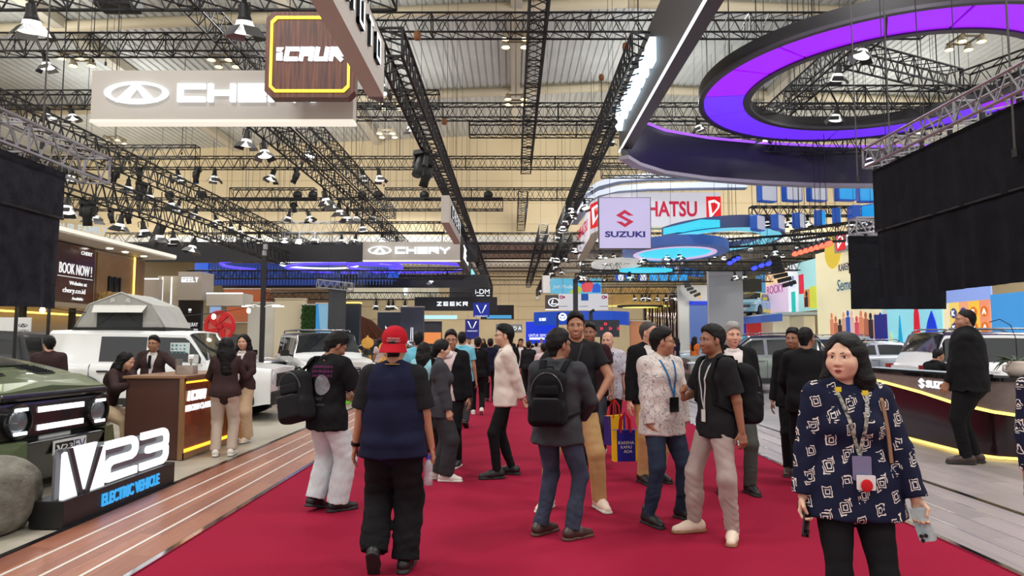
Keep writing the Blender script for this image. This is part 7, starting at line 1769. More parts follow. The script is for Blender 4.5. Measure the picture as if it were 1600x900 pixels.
for k in range(6):
 for q in range(9):a=q*0.698+k*0.35;r=0.075*math.sin((k+1)/7*PI)+0.01;m.ell((r*math.cos(a),r*math.sin(a),0.02+k*0.022),(0.026,0.026,0.012),None,6,4)
m.build('scales',mat('cone_brown',(112,64,40),rough=0.7),t)
t=thing('reflection_strip','long thin bright reflection strip lying along the counter top','screen',(6.30,10.6,STAND+1.052),D(2));m=MB();m.box((0,0,0.01),(0.34,2.6,0.02));m.build('casing',BLACK,t);m=MB();m.box((0,0,0.021),(0.30,2.5,0.004));m.build('screen',glow('reflection_pale',(196,210,222),0.6),t)  # glowing strip stands in for the bright reflection on the glossy top
t=thing('bollard','black rounded post on the ramp edge, cut off by the left picture edge','post',(-3.86,4.78,STAND));m=MB();m.lathe([(0.16,0.02),(0.23,0.12),(0.25,0.30),(0.22,0.46),(0.13,0.56),(0.0,0.58)],24);m.build('post_body',BLACK,t,smooth=True);m=MB();m.lathe([(0.2,0),(0.2,0.03)],20);m.build('foot_ring',TYRE,t)
# the people
def hgt(py,Y,z0=0.0):return at(800,py,Y).z-z0
BLK=cloth('cloth_black',(20,20,23));BLK2=cloth('cloth_soft_black',(30,30,33));NAVY=cloth('cloth_navy',(24,27,52));CHAR=cloth('cloth_charcoal',(60,61,66));DKG=cloth('cloth_dark_grey',(52,52,56))
WHT=cloth('cloth_white',(222,214,212));CREAMC=cloth('cloth_cream',(216,202,192));JEANL=cloth('denim_pale',(196,204,208),noise=((216,220,222),9,0.7));JEAND=cloth('denim_slate',(48,54,70),noise=((66,72,90),8,0.7));JEANB=cloth('denim_dark',(34,42,60),noise=((56,66,88),6,0.7))
KHA=cloth('cloth_khaki',(196,160,110));GREIGE=cloth('cloth_greige',(168,152,146));BEI=cloth('cloth_beige',(196,170,140));BEIG=cloth('cloth_grey_beige',(190,172,158));BRN=cloth('cloth_dark_brown',(60,44,44));TEAL=cloth('cloth_sky',(112,186,208));LILAC=cloth('cloth_lilac_grey',(190,186,196));PINK=cloth('cloth_pale_pink',(214,190,190));MAR=cloth('cloth_maroon',(60,20,28));ORNG=cloth('cloth_orange',(216,110,50))
SH_B=mat('shoe_black',(22,22,23),rough=0.45);SH_BR=mat('shoe_brown',(62,44,40),rough=0.4);SH_W=mat('shoe_white',(222,216,208),rough=0.6);SH_C=mat('shoe_cream',(226,206,186),rough=0.7);GUM=mat('sole_gum',(150,108,76),rough=0.7);SOLE_W=mat('sole_white',(214,210,202),rough=0.6);SOLE_D=mat('sole_dark',(36,36,37),rough=0.7);LACE=mat('shoe_lace',(228,222,212),rough=0.8)
PLAST=mat('black_plastic',(16,16,18),rough=0.25);GL_F=mat('glasses_frame',(30,28,28),rough=0.3)
def batik_navy_fn(nt,b,tc):
 v=mapn(nt,tc.outputs['Object'],rot=(0,0.62,0),scale=(11.5,0.0,9.0));n=texn(nt,tc.outputs['Object'],'Noise',Scale=26.0,Detail=1.0)
 d=nt.nodes.new('ShaderNodeVectorMath');d.operation='ADD';sc=nt.nodes.new('ShaderNodeVectorMath');sc.operation='SCALE';sc.inputs['Scale'].default_value=0.22
 nt.links.new(n.outputs['Color'],sc.inputs[0]);nt.links.new(v,d.inputs[0]);nt.links.new(sc.outputs[0],d.inputs[1])
 sp=nt.nodes.new('ShaderNodeSeparateXYZ');nt.links.new(d.outputs[0],sp.inputs[0])
 row=mathn(nt,'FLOOR',sp.outputs['Z']);xs=mathn(nt,'ADD',sp.outputs['X'],mathn(nt,'MULTIPLY',row,0.5))
 u=mathn(nt,'ABSOLUTE',mathn(nt,'SUBTRACT',mathn(nt,'FRACT',xs),0.5));w=mathn(nt,'ABSOLUTE',mathn(nt,'SUBTRACT',mathn(nt,'FRACT',sp.outputs['Z']),0.5))
 q=mathn(nt,'ADD',u,w)
 def ringm(c,t_):return mathn(nt,'LESS_THAN',mathn(nt,'ABSOLUTE',mathn(nt,'SUBTRACT',q,c)),t_)
 odd=mathn(nt,'GREATER_THAN',mathn(nt,'FRACT',mathn(nt,'MULTIPLY',mathn(nt,'FLOOR',xs),0.5)),0.2)
 r1=mathn(nt,'MAXIMUM',ringm(0.30,0.030),mathn(nt,'MAXIMUM',ringm(0.15,0.03),mathn(nt,'MULTIPLY',ringm(0.44,0.03),mathn(nt,'GREATER_THAN',w,u))))
 br=mathn(nt,'MULTIPLY',mathn(nt,'LESS_THAN',u,0.035),mathn(nt,'GREATER_THAN',w,0.36))
 br=mathn(nt,'MULTIPLY',br,mathn(nt,'GREATER_THAN',mathn(nt,'FRACT',mathn(nt,'MULTIPLY',sp.outputs['Z'],11.0)),0.4))
 cut=mathn(nt,'GREATER_THAN',n.outputs['Fac'],0.40)
 f=mathn(nt,'MULTIPLY',mathn(nt,'MAXIMUM',r1,br),mathn(nt,'MULTIPLY',cut,mathn(nt,'MAXIMUM',odd,mathn(nt,'LESS_THAN',q,0.36))))
 nt.links.new(mixc(nt,f,(22,27,52),(222,212,204)),b.inputs['Base Color'])
BATIK_N=node_mat('batik_navy',batik_navy_fn,rough=0.85,spec=0.2)
def batik_white_fn(nt,b,tc):
 n=texn(nt,tc.outputs['Object'],'Noise',Scale=7.0,Detail=2.0);d=nt.nodes.new('ShaderNodeVectorMath');d.operation='MULTIPLY_ADD'
 nt.links.new(n.outputs['Color'],d.inputs[0]);d.inputs[1].default_value=(0.35,0.35,0.35);nt.links.new(tc.outputs['Object'],d.inputs[2])
 w=texn(nt,d.outputs[0],'Wave',wave_type='RINGS',rings_direction='SPHERICAL',Scale=15.0,Distortion=6.0);v=texn(nt,d.outputs[0],'Voronoi',feature='DISTANCE_TO_EDGE',Scale=17.0)
 a=mathn(nt,'LESS_THAN',mathn(nt,'ABSOLUTE',mathn(nt,'SUBTRACT',w.outputs['Fac'],0.5)),0.16);c=mathn(nt,'LESS_THAN',v.outputs['Distance'],0.035)
 big=texn(nt,tc.outputs['Object'],'Noise',Scale=4.5,Detail=1.0);g=mathn(nt,'GREATER_THAN',big.outputs['Fac'],0.47)
 nt.links.new(mixc(nt,mathn(nt,'MULTIPLY',mathn(nt,'MAXIMUM',mathn(nt,'MULTIPLY',a,g),c),0.72),(222,212,206),(112,114,122)),b.inputs['Base Color'])
BATIK_W=node_mat('batik_white',batik_white_fn,rough=0.85,spec=0.2)
def floral_fn(nt,b,tc):
 v=texn(nt,tc.outputs['Object'],'Voronoi',Scale=22.0);nt.links.new(mixc(nt,mathn(nt,'LESS_THAN',v.outputs['Distance'],0.28),(190,186,196),(140,132,150)),b.inputs['Base Color'])
FLORAL=node_mat('floral_shirt',floral_fn,rough=0.85)
def backpack(p,label,m0,dx=0.0,dz=0.0,dy=0.0,roll=0.0,size=1.0,straps=(0,1),pocket=True):
 s=p.s;T=p.T;o=carried('backpack',label,'backpack',p)
 c=T(dx,-0.245+dy,1.20+dz);k=size*s;R=p.Rt@ry3(roll)
 F=SDF(*[axis_coords(c[i]-0.36,c[i]+0.36,0.009)for i in range(3)]);Q=lambda x,y,z:c+R@np.array((x,y,z))*k
 F.box(c,(0.15*k,0.085*k,0.22*k),0.07,R,0.0);F.ell(Q(0,-0.01,0.15),(0.14*k,0.085*k,0.10*k),R,0.04);F.box(Q(0,-0.02,-0.12),(0.16*k,0.095*k,0.10*k),0.05,R,0.03);F.wrinkle(0.0035,18,6)
 v,f=F.mesh();link_mesh('pack_body',np_mesh('pack_body',v,f,[m0]),o)
 if pocket:
  F=SDF(*[axis_coords(c[i]-0.36,c[i]+0.36,0.010)for i in range(3)]);F.box(Q(0,-0.105,-0.09),(0.118*k,0.042*k,0.105*k),0.035,R,0.0);F.wrinkle(0.002,20,7);v,f=F.mesh();link_mesh('front_pocket',np_mesh('front_pocket',v,f,[m0]),o)
  F=SDF(*[axis_coords(c[i]-0.36,c[i]+0.36,0.010)for i in range(3)]);F.box(Q(0,-0.092,0.075),(0.10*k,0.022*k,0.045*k),0.02,R,0.0);v,f=F.mesh();link_mesh('upper_pocket',np_mesh('upper_pocket',v,f,[m0]),o)
 m=MB();m.tube([tuple(Q(0.135*math.cos(a),-0.088,0.05+0.17*math.sin(a)))for a in np.linspace(0.1,PI-0.1,12)],0.004,5);m.tube([tuple(Q(-0.1+0.2*i/5,-0.150,0.012))for i in range(6)],0.0035,5);m.build('zip',mat('zip_grey',(90,90,94),rough=0.35,metal=0.4),o)
 m=MB();m.tube([tuple(Q(-0.04,0.05,0.22)),tuple(Q(-0.03,0.04,0.265)),tuple(Q(0.03,0.04,0.265)),tuple(Q(0.04,0.05,0.22))],0.009,6);m.build('grab_loop',m0,o,smooth=True)
 fn=surf_fn(p.fields[-1][0],1)
 for i in straps:
  sx=(-1,1)[i];m=MB();sh=p.sh[i]
  top=p.nb+(sh-p.nb)*0.62+np.array((0,0,0.062*s))
  pts=[tuple(Q(sx*0.08,0.06,0.17)),tuple(top+p.Rt@np.array((0,-0.075,-0.005))),tuple(top),tuple(top+p.Rt@np.array((sx*0.004,0.075,-0.02)))]
  for t_ in(0.3,0.6,0.85,1.0):
   q=T(sx*(0.115+0.03*t_),0.12,1.40-0.30*t_);pts.append((q[0],fn(q[0],q[2])+0.008 if abs(p.Rt[1,1])>.8 else q[1],q[2]))
  pts+=[tuple(T(sx*0.20,0.02,1.06)),tuple(Q(sx*0.13,0.05,-0.17))]
  m.tube(pts,0.02,4,flat=(0.026,0.007));m.build('strap',m0,o,smooth=True)
 return o
def phone(p,i,label,face,size=(0.075,0.155)):
 d,n,curl,th=p.hd[i];sx=(-1,1)[i];t=np.cross(d,n)if sx>0 else np.cross(n,d)
 o=carried('phone',label,'phone',p);c=p.wr[i]+d*0.115+n*0.026
 M_=Matrix.Translation(c)@Matrix(np.stack((t,d,n),1).tolist()).to_4x4()
 m=MB(M_);m.rbox((0,0,0),(size[0],size[1],0.009),0.012);m.build('body',face,o)
 m=MB(M_)
 for k in range(3):m.lathe([(0.009,0.0),(0.009,0.007),(0,0.007)],10,L(-0.022+0.02*(k%2),0.05+0.02*(k//2),0.004))
 m.build('camera_lens',PLAST,o);return o
def shopping_bag(loc,rotz,label,c1,c2,txt=None):
 o=thing('shopping_bag',label,'bag',loc,rotz);m=MB();m.box((0,0,0.19),(0.30,0.012,0.38))if False else m.add([(-.15,-.05,0),(.15,-.05,0),(.15,.05,0),(-.15,.05,0),(-.155,-.035,.36),(.155,-.035,.36),(.155,.035,.36),(-.155,.035,.36)],[(3,2,1,0),(0,1,5,4),(2,3,7,6),(4,5,6,7)]);m.build('bag_panel',c1,o)
 for sx in(-1,1):m=MB();m.add([(sx*.15,-.05,0),(sx*.15,.05,0),(sx*.155,.035,.36),(sx*.155,-.035,.36),(sx*.15,-.051,0),(sx*.11,-.051,0),(sx*.112,-.037,.36),(sx*.155,-.037,.36)],[(0,1,2,3),(4,5,6,7)]if sx>0 else[(3,2,1,0),(7,6,5,4)]);m.build('side_gusset',c2,o)
 for sy in(-1,1):m=MB();m.tube([(-0.06,sy*.036,.33),(-0.05,sy*.03,.48),(0,0.0,.56),(0.05,sy*.03,.48),(0.06,sy*.036,.33)],0.008,4,flat=(0.011,0.002));m.build('handle',cloth('bag_red',(200,40,50)),o)
 if txt:
  m=MB()
  for k,q in enumerate(txt):m.text(q,0.034,None,0.002,L(-0.0 if k<2 else 0.02,-0.046+0.008*k*0,0.215-0.05*k)@RX(-0.042)@FACE_CAM)
  m.build('lettering',WHITE,o)
 return o
c=az(612,893,0);p=person('person in a red backward cap, dark navy vest and black trousers, walking away',c.x,c.y,D(-2),hgt(515,c.y),girth=1.08,hair=('crop','black'),skin='tan',lod=0,feet=[(-0.10,-0.20,0.12,0.95),(0.09,0.02,-0.06,0)],hands=[dict(w=(-0.315,0.06,0.80),n=(1,0.2,0)),dict(w=(0.285,0.05,0.82))],inner=dict(m=BLK2,sleeve='short',sl=0.86,e=0.022,sr=0.022,name='shirt',collar='crew'),top=dict(m=NAVY,sleeve='none',e=0.034,hem=0.835,flare=0.012,loose=0.03,name='vest',wr=0.006,collar=False),pants=dict(m=BLK,e=0.02,fit=0.035,wr=0.006),shoes=dict(m=SH_B,s=SOLE_D,style='trainer'))
F=hair_field(p,'tied',0.008);h=p.hs;c0=p.hc;G=SDF(*[axis_coords(c0[i]-0.17,c0[i]+0.17,0.006)for i in range(3)])
CAPR=cloth('cap_red',(172,20,36));G.ell(p.Hd(0,-0.014,0.050),(0.094*h,0.114*h,0.098*h),p.Rh,0.0);G.cut(p.Rh@np.array((0,0.18,-0.98)),p.Hd(0,-0.02,0.022));G.wrinkle(0.0015,60,2)
v,f=G.mesh();cap=link_mesh('cap',np_mesh('cap',v,f,[CAPR]),p.root)
m=MB();V=[]
for k in range(2):
 for j in range(5):
  for i in range(13):
   a=-1.15+2.3*i/12;r=1.0+0.52*j/4*math.cos(a)**0.6;q=p.Hd(0.094*math.sin(a)*(1+0.05*j),-0.014-0.112*math.cos(a)*r,0.016-0.015*j+0.028*math.sin(a)**2*0-0.004*k);V.append(tuple(q))
fs=[(j*13+i,j*13+i+1,(j+1)*13+i+1,(j+1)*13+i)for j in range(4)for i in range(12)];m.add(V,fs+[tuple(65+k for k in reversed(q))for q in fs]);m.build('brim',CAPR,cap,smooth=True)
fn=surf_fn(G,-1);m=MB();hx,hz=p.hc[0],p.hc[2];cloth_print(m,fn,-1,'MAKE ALPHARD',0.012,0.085,hx+0.012,hz+0.052,tilt=-0.05);cloth_print(m,fn,-1,'SOCIETY GREAT',0.012,0.095,hx+0.012,hz+0.034,tilt=-0.05);m.build('cap_lettering',WHITE,cap)
m=MB();n_=14;m.tube([tuple(p.nb+p.Rt@np.array((0.075*math.cos(a),0.005+0.078*math.sin(a),0.022)))for a in np.linspace(PI,2*PI,n_)],0.0035,5);m.build('necklace',mat('gold_chain',(190,160,90),rough=0.3,metal=0.7),p.root)
m=MB();d=p.hd[0][0];m.bar(tuple(p.wr[0]-d*0.03),tuple(p.wr[0]-d*0.005),0.034,12);m.build('watch',PLAST,p.root)
b=thing('water_bottle','clear water bottle with blue cap at the hip of the red-capped man','bottle',tuple(c+Vector((0.245,0.04,0.585))),0);m=MB(RX(0.12));m.lathe([(0.030,0),(0.032,0.05),(0.028,0.08),(0.032,0.11),(0.032,0.15),(0.013,0.185)],14);m.build('bottle_body',mat('clear_plastic',(200,206,212),rough=0.1,alpha=0.55),b,smooth=True);m=MB(RX(0.12));m.lathe([(0.016,0.185),(0.016,0.215)],12);m.build('bottle_cap',mat('cap_blue',(70,80,200),rough=0.4),b)
c=az(508,799,0);p=person('person in a black printed t-shirt and pale wide jeans looking down at a phone',c.x,c.y,D(-28),hgt(521,c.y)+0.02,skin='brown',hair=('full','black'),lod=0,head=(-0.45,-0.5,0.05),lean=(0.05,0),feet=[(-0.13,-0.04,0.05,0.25),(0.09,0.06,-0.45,0)],hands=[dict(w=(-0.12,0.32,1.10),pole=(-1,-0.4,-0.3)),dict(w=(0.15,0.33,1.10),pole=(0.8,-0.6,-0.4),n=(-0.6,0.3,0.7),curl=0.9)],top=dict(m=BLK,sleeve='short',sl=0.88,e=0.032,sr=0.03,hem=0.80,flare=0.01,collar='crew',wr=0.006),pants=dict(m=JEANL,e=0.018,fit=0.04,wr=0.0045),shoes=dict(m=SH_B,s=SOLE_D))
fn=surf_fn(p.fields[-1][0],-1);M_P=mat('print_magenta',(150,60,130),rough=0.8);m=MB()
for k in range(3):cloth_print(m,fn,-1,'JAHRUDIN',0.032,0.24,0.02,1.355-k*0.042)
m.build('shirt_lettering',M_P,p.root);m=MB();V=[(0.03+0.085*math.cos(a)*r,1.19+0.095*math.sin(a)*r)for r in(0.0,0.5,1.0)for a in np.linspace(0,2*PI,17)[:-1]]
m.add([(x,fn(x,z)-0.003,z)for x,z in V],[(r*16+i,(r+1)*16+i,(r+1)*16+(i+1)%16,r*16+(i+1)%16)for r in(0,1)for i in range(16)]);m.build('shirt_print',mat('print_grey',(132,128,118),rough=0.8,noise=((44,44,48),40,1.0)),p.root)
m=MB();cloth_print(m,fn,-1,'NIGHT MARKET',0.03,0.16,-0.03,1.06);cloth_print(m,fn,-1,'live session',0.03,0.18,-0.02,1.01);m.build('shirt_small_print',mat('print_pale',(104,104,104)),p.root)
m=MB();V=[(-0.07+0.045*math.cos(a)*r,0.965+0.02*math.sin(a)*r)for r in(0.0,1.0)for a in np.linspace(0,2*PI,17)[:-1]];m.add([(x,fn(x,z)-0.003,z)for x,z in V],[(i,16+i,16+(i+1)%16,(i+1)%16)for i in range(16)]);m.build('yellow_print',mat('print_yellow',(196,190,90)),p.root)
phone(p,1,'dark phone held by the man in the printed t-shirt',PLAST)
backpack(p,'black backpack slung off the left shoulder of the man in the printed t-shirt',BLK2,dx=-0.20,dz=-0.10,dy=0.03,roll=-0.22,size=1.08,straps=(0,))
m=MB()
for k,sx in((1,1),):m.tube([tuple(p.hip[1]+(0.115,-0.06+0.02*i,-0.12-0.0*i))for i in range(4)],0.006,4)
m.build('cargo_flap',JEANL,p.root)
c=az(688,750,0);p=person('woman in a white face mask and charcoal blazer facing right',c.x,c.y,D(-84),hgt(531,c.y),sex='f',skin='light',hair=('tied','black'),lod=1,head=(-0.05,-0.05,0),feet=[(-0.07,-0.05,0.0,0),(0.09,0.06,-0.25,0)],hands=[dict(w=(-0.20,0.06,0.80)),dict(w=(0.21,0.10,0.78))],inner=dict(m=WHT,sleeve='none',e=0.014),top=dict(m=CHAR,sleeve='long',e=0.028,hem=0.80,open=1.2,name='blazer'),pants=dict(m=DKG,e=0.02,fit=0.025),shoes=dict(m=SH_W,s=SOLE_W),lanyard=(cloth('strap_white',(206,204,204)),mat('badge_white',(216,216,214)),0.0,1.10,0.07,0.1))
G=SDF(*[axis_coords(p.hc[i]-0.15,p.hc[i]+0.15,0.007)for i in range(3)]);G.ell(p.Hd(0,0.062,-0.064),(0.055,0.055,0.052),p.Rh,0.0);G.ell(p.Hd(0,0.10,-0.05),(0.02,0.022,0.03),p.Rh,0.03);G.cut(p.Rh@np.array((0,-1.0,0)),p.Hd(0,0.03,0));v,f=G.mesh();mk=link_mesh('face_mask',np_mesh('face_mask',v,f,[cloth('mask_white',(226,222,226))]),p.root)
m=MB();[m.tube([tuple(p.Hd(sx*0.05,0.05,-0.04)),tuple(p.Hd(sx*0.075,0.01,-0.01)),tuple(p.Hd(sx*0.08,-0.02,0.0))],0.002,4)for sx in(-1,1)];m.build('ear_loop',WHITE,mk)
c=az(703,728,0);p=person('man in a black suit and pale pink shirt behind the masked woman',c.x,c.y,D(165),hgt(517,c.y),skin='tan',hair=('short','black'),lod=1,girth=1.1,head=(0.35,-0.05,0),glasses=GL_F,inner=dict(m=PINK,sleeve='none',e=0.016),top=dict(m=BLK,sleeve='long',e=0.032,open=2.2,name='jacket'),pants=dict(m=BLK),shoes=dict(m=SH_B,s=SOLE_W),lanyard=(BLK2,mat('badge_white',(216,216,214)),0.02,1.08,0.075,0.11))
c=az(789,744,0);p=person('man in a cream long-sleeved shirt and black jeans facing left, hands behind back',c.x,c.y,D(96),hgt(509,c.y),skin='light',hair=('full','black'),lod=0,head=(0.1,0.02,0),glasses=GL_F,feet=[(-0.13,0.10,0.15,0),(0.10,-0.10,-0.35,0)],hands=[dict(w=(-0.12,-0.20,0.86),pole=(-1,-0.5,0),n=(0,-1,0),d=(0.5,-0.3,-0.8),curl=0.7),dict(w=(0.10,-0.22,0.88),pole=(1,-0.5,0),n=(0,-1,0))],top=dict(m=CREAMC,sleeve='long',sl=0.90,e=0.026,sr=0.022,hem=0.83,wr=0.006),pants=dict(m=BLK,e=0.006),shoes=dict(m=SH_B,s=SOLE_D,style='trainer',lace=SH_B),lanyard=(BLK2,None,0.0,1.2,0.07,0.1))
c=az(872,838,0);p=person('man in charcoal blazer and slate jeans from behind, wearing a backpack',c.x,c.y,D(-14),hgt(518,c.y),skin='brown',hair=('full','black'),lod=0,head=(-0.75,0,0),glasses=GL_F,feet=[(-0.16,0.02,-0.55,0),(0.13,-0.06,-0.75,0)],hands=[dict(w=(-0.10,0.26,1.0),pole=(-1,-0.5,-0.2)),dict(w=(0.18,0.22,0.98),pole=(1,-0.6,-0.1))],inner=dict(m=WHT,sleeve='none',e=0.012),top=dict(m=CHAR,sleeve='long',e=0.030,hem=0.80,flare=0.008,loose=0.02,name='blazer',wr=0.007),pants=dict(m=JEAND,e=0.012,fit=0.006,wr=0.006),shoes=dict(m=SH_BR,s=mat('sole_brown',(84,54,46)),style='flat'))
backpack(p,'black backpack worn by the man in the charcoal blazer',BLK,dx=-0.03,dz=-0.015)
c=az(898,794,0);p=person('tall laughing man in a tight black t-shirt and khaki trousers, facing the camera',c.x,c.y,D(176),hgt(488,c.y),girth=1.14,skin='tan',hair=('short','black'),lod=0,smile=True,head=(-0.05,-0.06,0.06),lean=(-0.02,-0.04),feet=[(-0.22,0.0,0.35,0),(0.24,0.02,-0.4,0)],hands=[dict(w=(-0.20,0.20,0.98),pole=(-1,-0.3,0)),dict(w=(0.26,0.16,0.98),pole=(1,-0.4,0))],top=dict(m=BLK2,sleeve='short',sl=0.6,e=0.018,sr=0.012,collar='crew'),pants=dict(m=KHA,e=0.014,fit=0.008),shoes=dict(m=SH_C,s=SOLE_W,style='trainer'),lanyard=(DKG,None,0.02,1.1,0.07,0.1))
c=az(924,727,0);p=person('man in a maroon-tinged polo half hidden behind the tall laughing man',c.x,c.y,D(168),hgt(505,c.y),girth=1.1,skin='brown',hair=('short','black'),lod=1,head=(-0.1,-0.03,0),feet=[(-0.10,0.05,0.2,0),(0.10,-0.02,-0.2,0)],hands=[dict(w=(-0.27,0.10,0.90),curl=1.3),None],top=dict(m=cloth('cloth_black_maroon',(30,24,28),noise=((66,26,36),5,0.8)),e=0.024,sr=0.016),pants=dict(m=cloth('denim_grey',(66,68,80)),fit=0.01),shoes=dict(m=mat('shoe_olive',(84,80,68)),s=SOLE_D))
wv=p.root.matrix_basis@Vector(tuple(p.wr[0]+p.hd[0][0]*0.09));YEL=cloth('bag_yellow',(234,184,30),rough=0.5);BLU=cloth('bag_blue',(38,36,138),rough=0.4)
shopping_bag((wv.x+0.02,wv.y,wv.z-0.56),D(38),'yellow and red shopping bag hanging from the hand of the man in the maroon polo',YEL,cloth('bag_purple',(70,50,130)))
c=az(952,712,0);p=person('bald man in a pale patterned shirt, walking towards the camera',c.x,c.y,D(170),hgt(519,c.y),girth=1.1,skin='fair',hair=('bald','mid'),lod=1,head=(-0.25,-0.05,0),feet=[(-0.09,0.12,0.1,0),(0.09,-0.1,-0.1,0.3)],hands=[dict(w=(-0.25,0.1,0.88),curl=1.3),None],top=dict(m=FLORAL,sleeve='short',sl=0.9,e=0.028,sr=0.02,hem=0.80),pants=dict(m=BLK),shoes=dict(m=SH_B,s=SOLE_W),brow='mid',lanyard=(DKG,None,0,1.15,0.07,0.1))
p_bag=az(968,746,0.0);shopping_bag((1.33,8.15,0.20),D(8),'dark blue shopping bag with white words beside the man in the white batik shirt',BLU,YEL,('KARENA','KAMU','ADA'))
c=az(1037,813,0);p=person('man in a white batik shirt and dark jeans with a blue lanyard, looking right',c.x,c.y,D(-152),hgt(514,c.y),girth=1.05,skin='tan',hair=('short','black'),lod=0,head=(0.85,-0.02,0),glasses=GL_F,feet=[(-0.20,0.02,0.1,0),(0.20,0.03,-0.05,0)],hands=[dict(w=(-0.205,0.075,0.87),pole=(-1,-0.6,-0.1),d=(0.55,-0.25,-0.8)),dict(w=(0.205,0.075,0.87),pole=(1,-0.6,-0.1),d=(-0.55,-0.25,-0.8))],top=dict(m=BATIK_W,sleeve='long',e=0.030,sr=0.022,hem=0.79,flare=0.012,wr=0.006),pants=dict(m=JEANB,e=0.010,fit=0.004,wr=0.006),shoes=dict(m=SH_B,s=SOLE_D,style='boot'),lanyard=(cloth('strap_blue',(50,110,160)),PLAST,-0.02,1.06,0.10,0.13))
c=az(1016,752,0);p=person('older man with glasses, dark suit and khaki trousers, behind the batik shirt',c.x,c.y,D(-160),hgt(503,c.y),girth=1.08,skin='fair',hair=('crop','mid'),lod=1,head=(0.45,0,0),glasses=GL_F,brow='mid',inner=dict(m=WHT,sleeve='none',e=0.016),top=dict(m=BLK,sleeve='long',e=0.034,open=1.4,name='jacket'),pants=dict(m=KHA,fit=0.012),shoes=dict(m=SH_B,s=SOLE_D,style='boot'))
c=az(1150,768,0);p=person('older man with thick grey hair, black suit and open white shirt',c.x,c.y,D(172),hgt(506,c.y),girth=1.05,skin='fair',hair=('full','grey'),lod=0,head=(0.12,-0.03,0),brow='mid',feet=[(-0.13,0.05,0.25,0),(0.13,0.0,-0.25,0)],inner=dict(m=WHT,sleeve='none',e=0.016),top=dict(m=BLK,sleeve='long',e=0.034,open=2.0,name='jacket'),pants=dict(m=cloth('cloth_grey_green',(72,74,70)),fit=0.008),shoes=dict(m=SH_B,s=SOLE_D))
c=az(1122,836,0);p=person('man in a black polo and grey-beige trousers facing left, wearing a backpack',c.x,c.y,D(105),hgt(510,c.y),girth=1.0,skin='brown',hair=('short','black'),lod=0,head=(0.0,0,0),feet=[(-0.17,-0.03,0.95,0),(0.14,0.13,0.0,0)],hands=[dict(w=(-0.25,-0.10,0.83),pole=(-0.5,-1,0),curl=0.6),dict(w=(0.14,0.22,1.13),pole=(1,-0.6,-0.6),d=(-0.3,0.4,0.85),n=(-0.4,-0.6,0.3),curl=1.2)],top=dict(m=BLK2,sleeve='short',sl=0.82,e=0.024,sr=0.020,hem=0.83,wr=0.005),pants=dict(m=GREIGE,e=0.012,fit=0.006,wr=0.007),shoes=dict(m=SH_C,s=GUM,style='trainer',lace=LACE),lanyard=(cloth('strap_pale',(190,190,190)),mat('badge_white',(216,216,214)),-0.04,1.0,0.055,0.10))
backpack(p,'black backpack worn by the man in the black polo',BLK,dz=-0.03,size=1.08)
c=az(1247,742,0);person('man in a black shirt with short dark hair, peering left past his companion',c.x,c.y,D(160),hgt(514,c.y),girth=1.12,skin='brown',hair=('short','black'),lod=1,head=(-0.35,-0.03,0),top=dict(m=BLK,sleeve='long',e=0.026,hem=0.82),pants=dict(m=BLK),shoes=dict(m=SH_BR,s=SOLE_D,style='boot'))
c=az(1266,760,0);person('man in a black shirt seen from behind, next to the woman in navy batik',c.x,c.y,D(-18),hgt(512,c.y),girth=1.15,skin='brown',hair=('crop','black'),lod=1,head=(-0.5,0,0),hands=[dict(w=(-0.16,0.2,0.95),pole=(-1,-0.5,0)),dict(w=(0.16,0.2,0.95),pole=(1,-0.5,0))],top=dict(m=BLK,sleeve='long',e=0.026,hem=0.82),pants=dict(m=BLK),shoes=dict(m=SH_B,s=SOLE_D))
cx,cy=at(1322,560,3.5).x,3.5
p=person('woman in a navy batik blouse with a lanyard, walking towards the camera at the right',cx,cy,D(170),hgt(523,cy),sex='f',girth=1.16,skin='pale',hair=('long','black'),lod=0,head=(-0.62,-0.02,0.0),chub=1.14,lips=LIP_R,feet=[(-0.10,0.16,0.05,0),(0.10,-0.12,-0.05,0.5)],hands=[dict(w=(-0.315,0.10,0.80),n=(0.6,0.8,0.0),curl=0.75,pole=(-0.6,-1,0)),dict(w=(0.275,0.06,0.79),n=(-0.8,0.5,0),curl=0.8,pole=(0.6,-1,0))],top=dict(m=BATIK_N,sleeve='long',e=0.024,sr=0.026,hem=0.80,flare=0.03,wr=0.005,name='blouse',sl=0.96),pants=dict(m=BLK,e=0.008,fit=-0.004),shoes=dict(m=SH_B,s=SOLE_D),lanyard=(cloth('strap_black_white',(44,44,48),noise=((190,186,170),60,0.9)),mat('badge_violet',(120,116,150)),-0.01,1.06,0.085,0.115))
fn=surf_fn(p.fields[-1][0],1);m=MB();cloth_print(m,lambda x,z:fn(x,z)+0.012,1,'GIIAS',0.022,0.085,-0.052,1.275,tilt=1.45,bold=0.03);m.build('strap_lettering',WHITE,p.root);m=MB()
for x,z in((-0.058,1.345),(0.062,1.36)):m.add([(x-.014,fn(x,z)+.012,z-.012),(x+.014,fn(x,z)+.012,z-.012),(x+.014,fn(x,z)+.012,z+.012),(x-.014,fn(x,z)+.012,z+.012)],[(0,1,2,3)])
m.build('strap_mark',mat('mark_yellow',(230,200,40)),p.root);b=MB();zz=0.925;b.rbox((-0.02,fn(-0.02,zz)+0.014,zz),(0.085,0.006,0.07),0.006,axis=1);b.build('white_tag',WHITE,p.root)
b=MB();b.ell((-0.02,fn(-0.02,zz)+0.024,zz-0.012),(0.027,0.008,0.03));b.build('red_charm',cloth('charm_red',(196,36,44)),p.root)
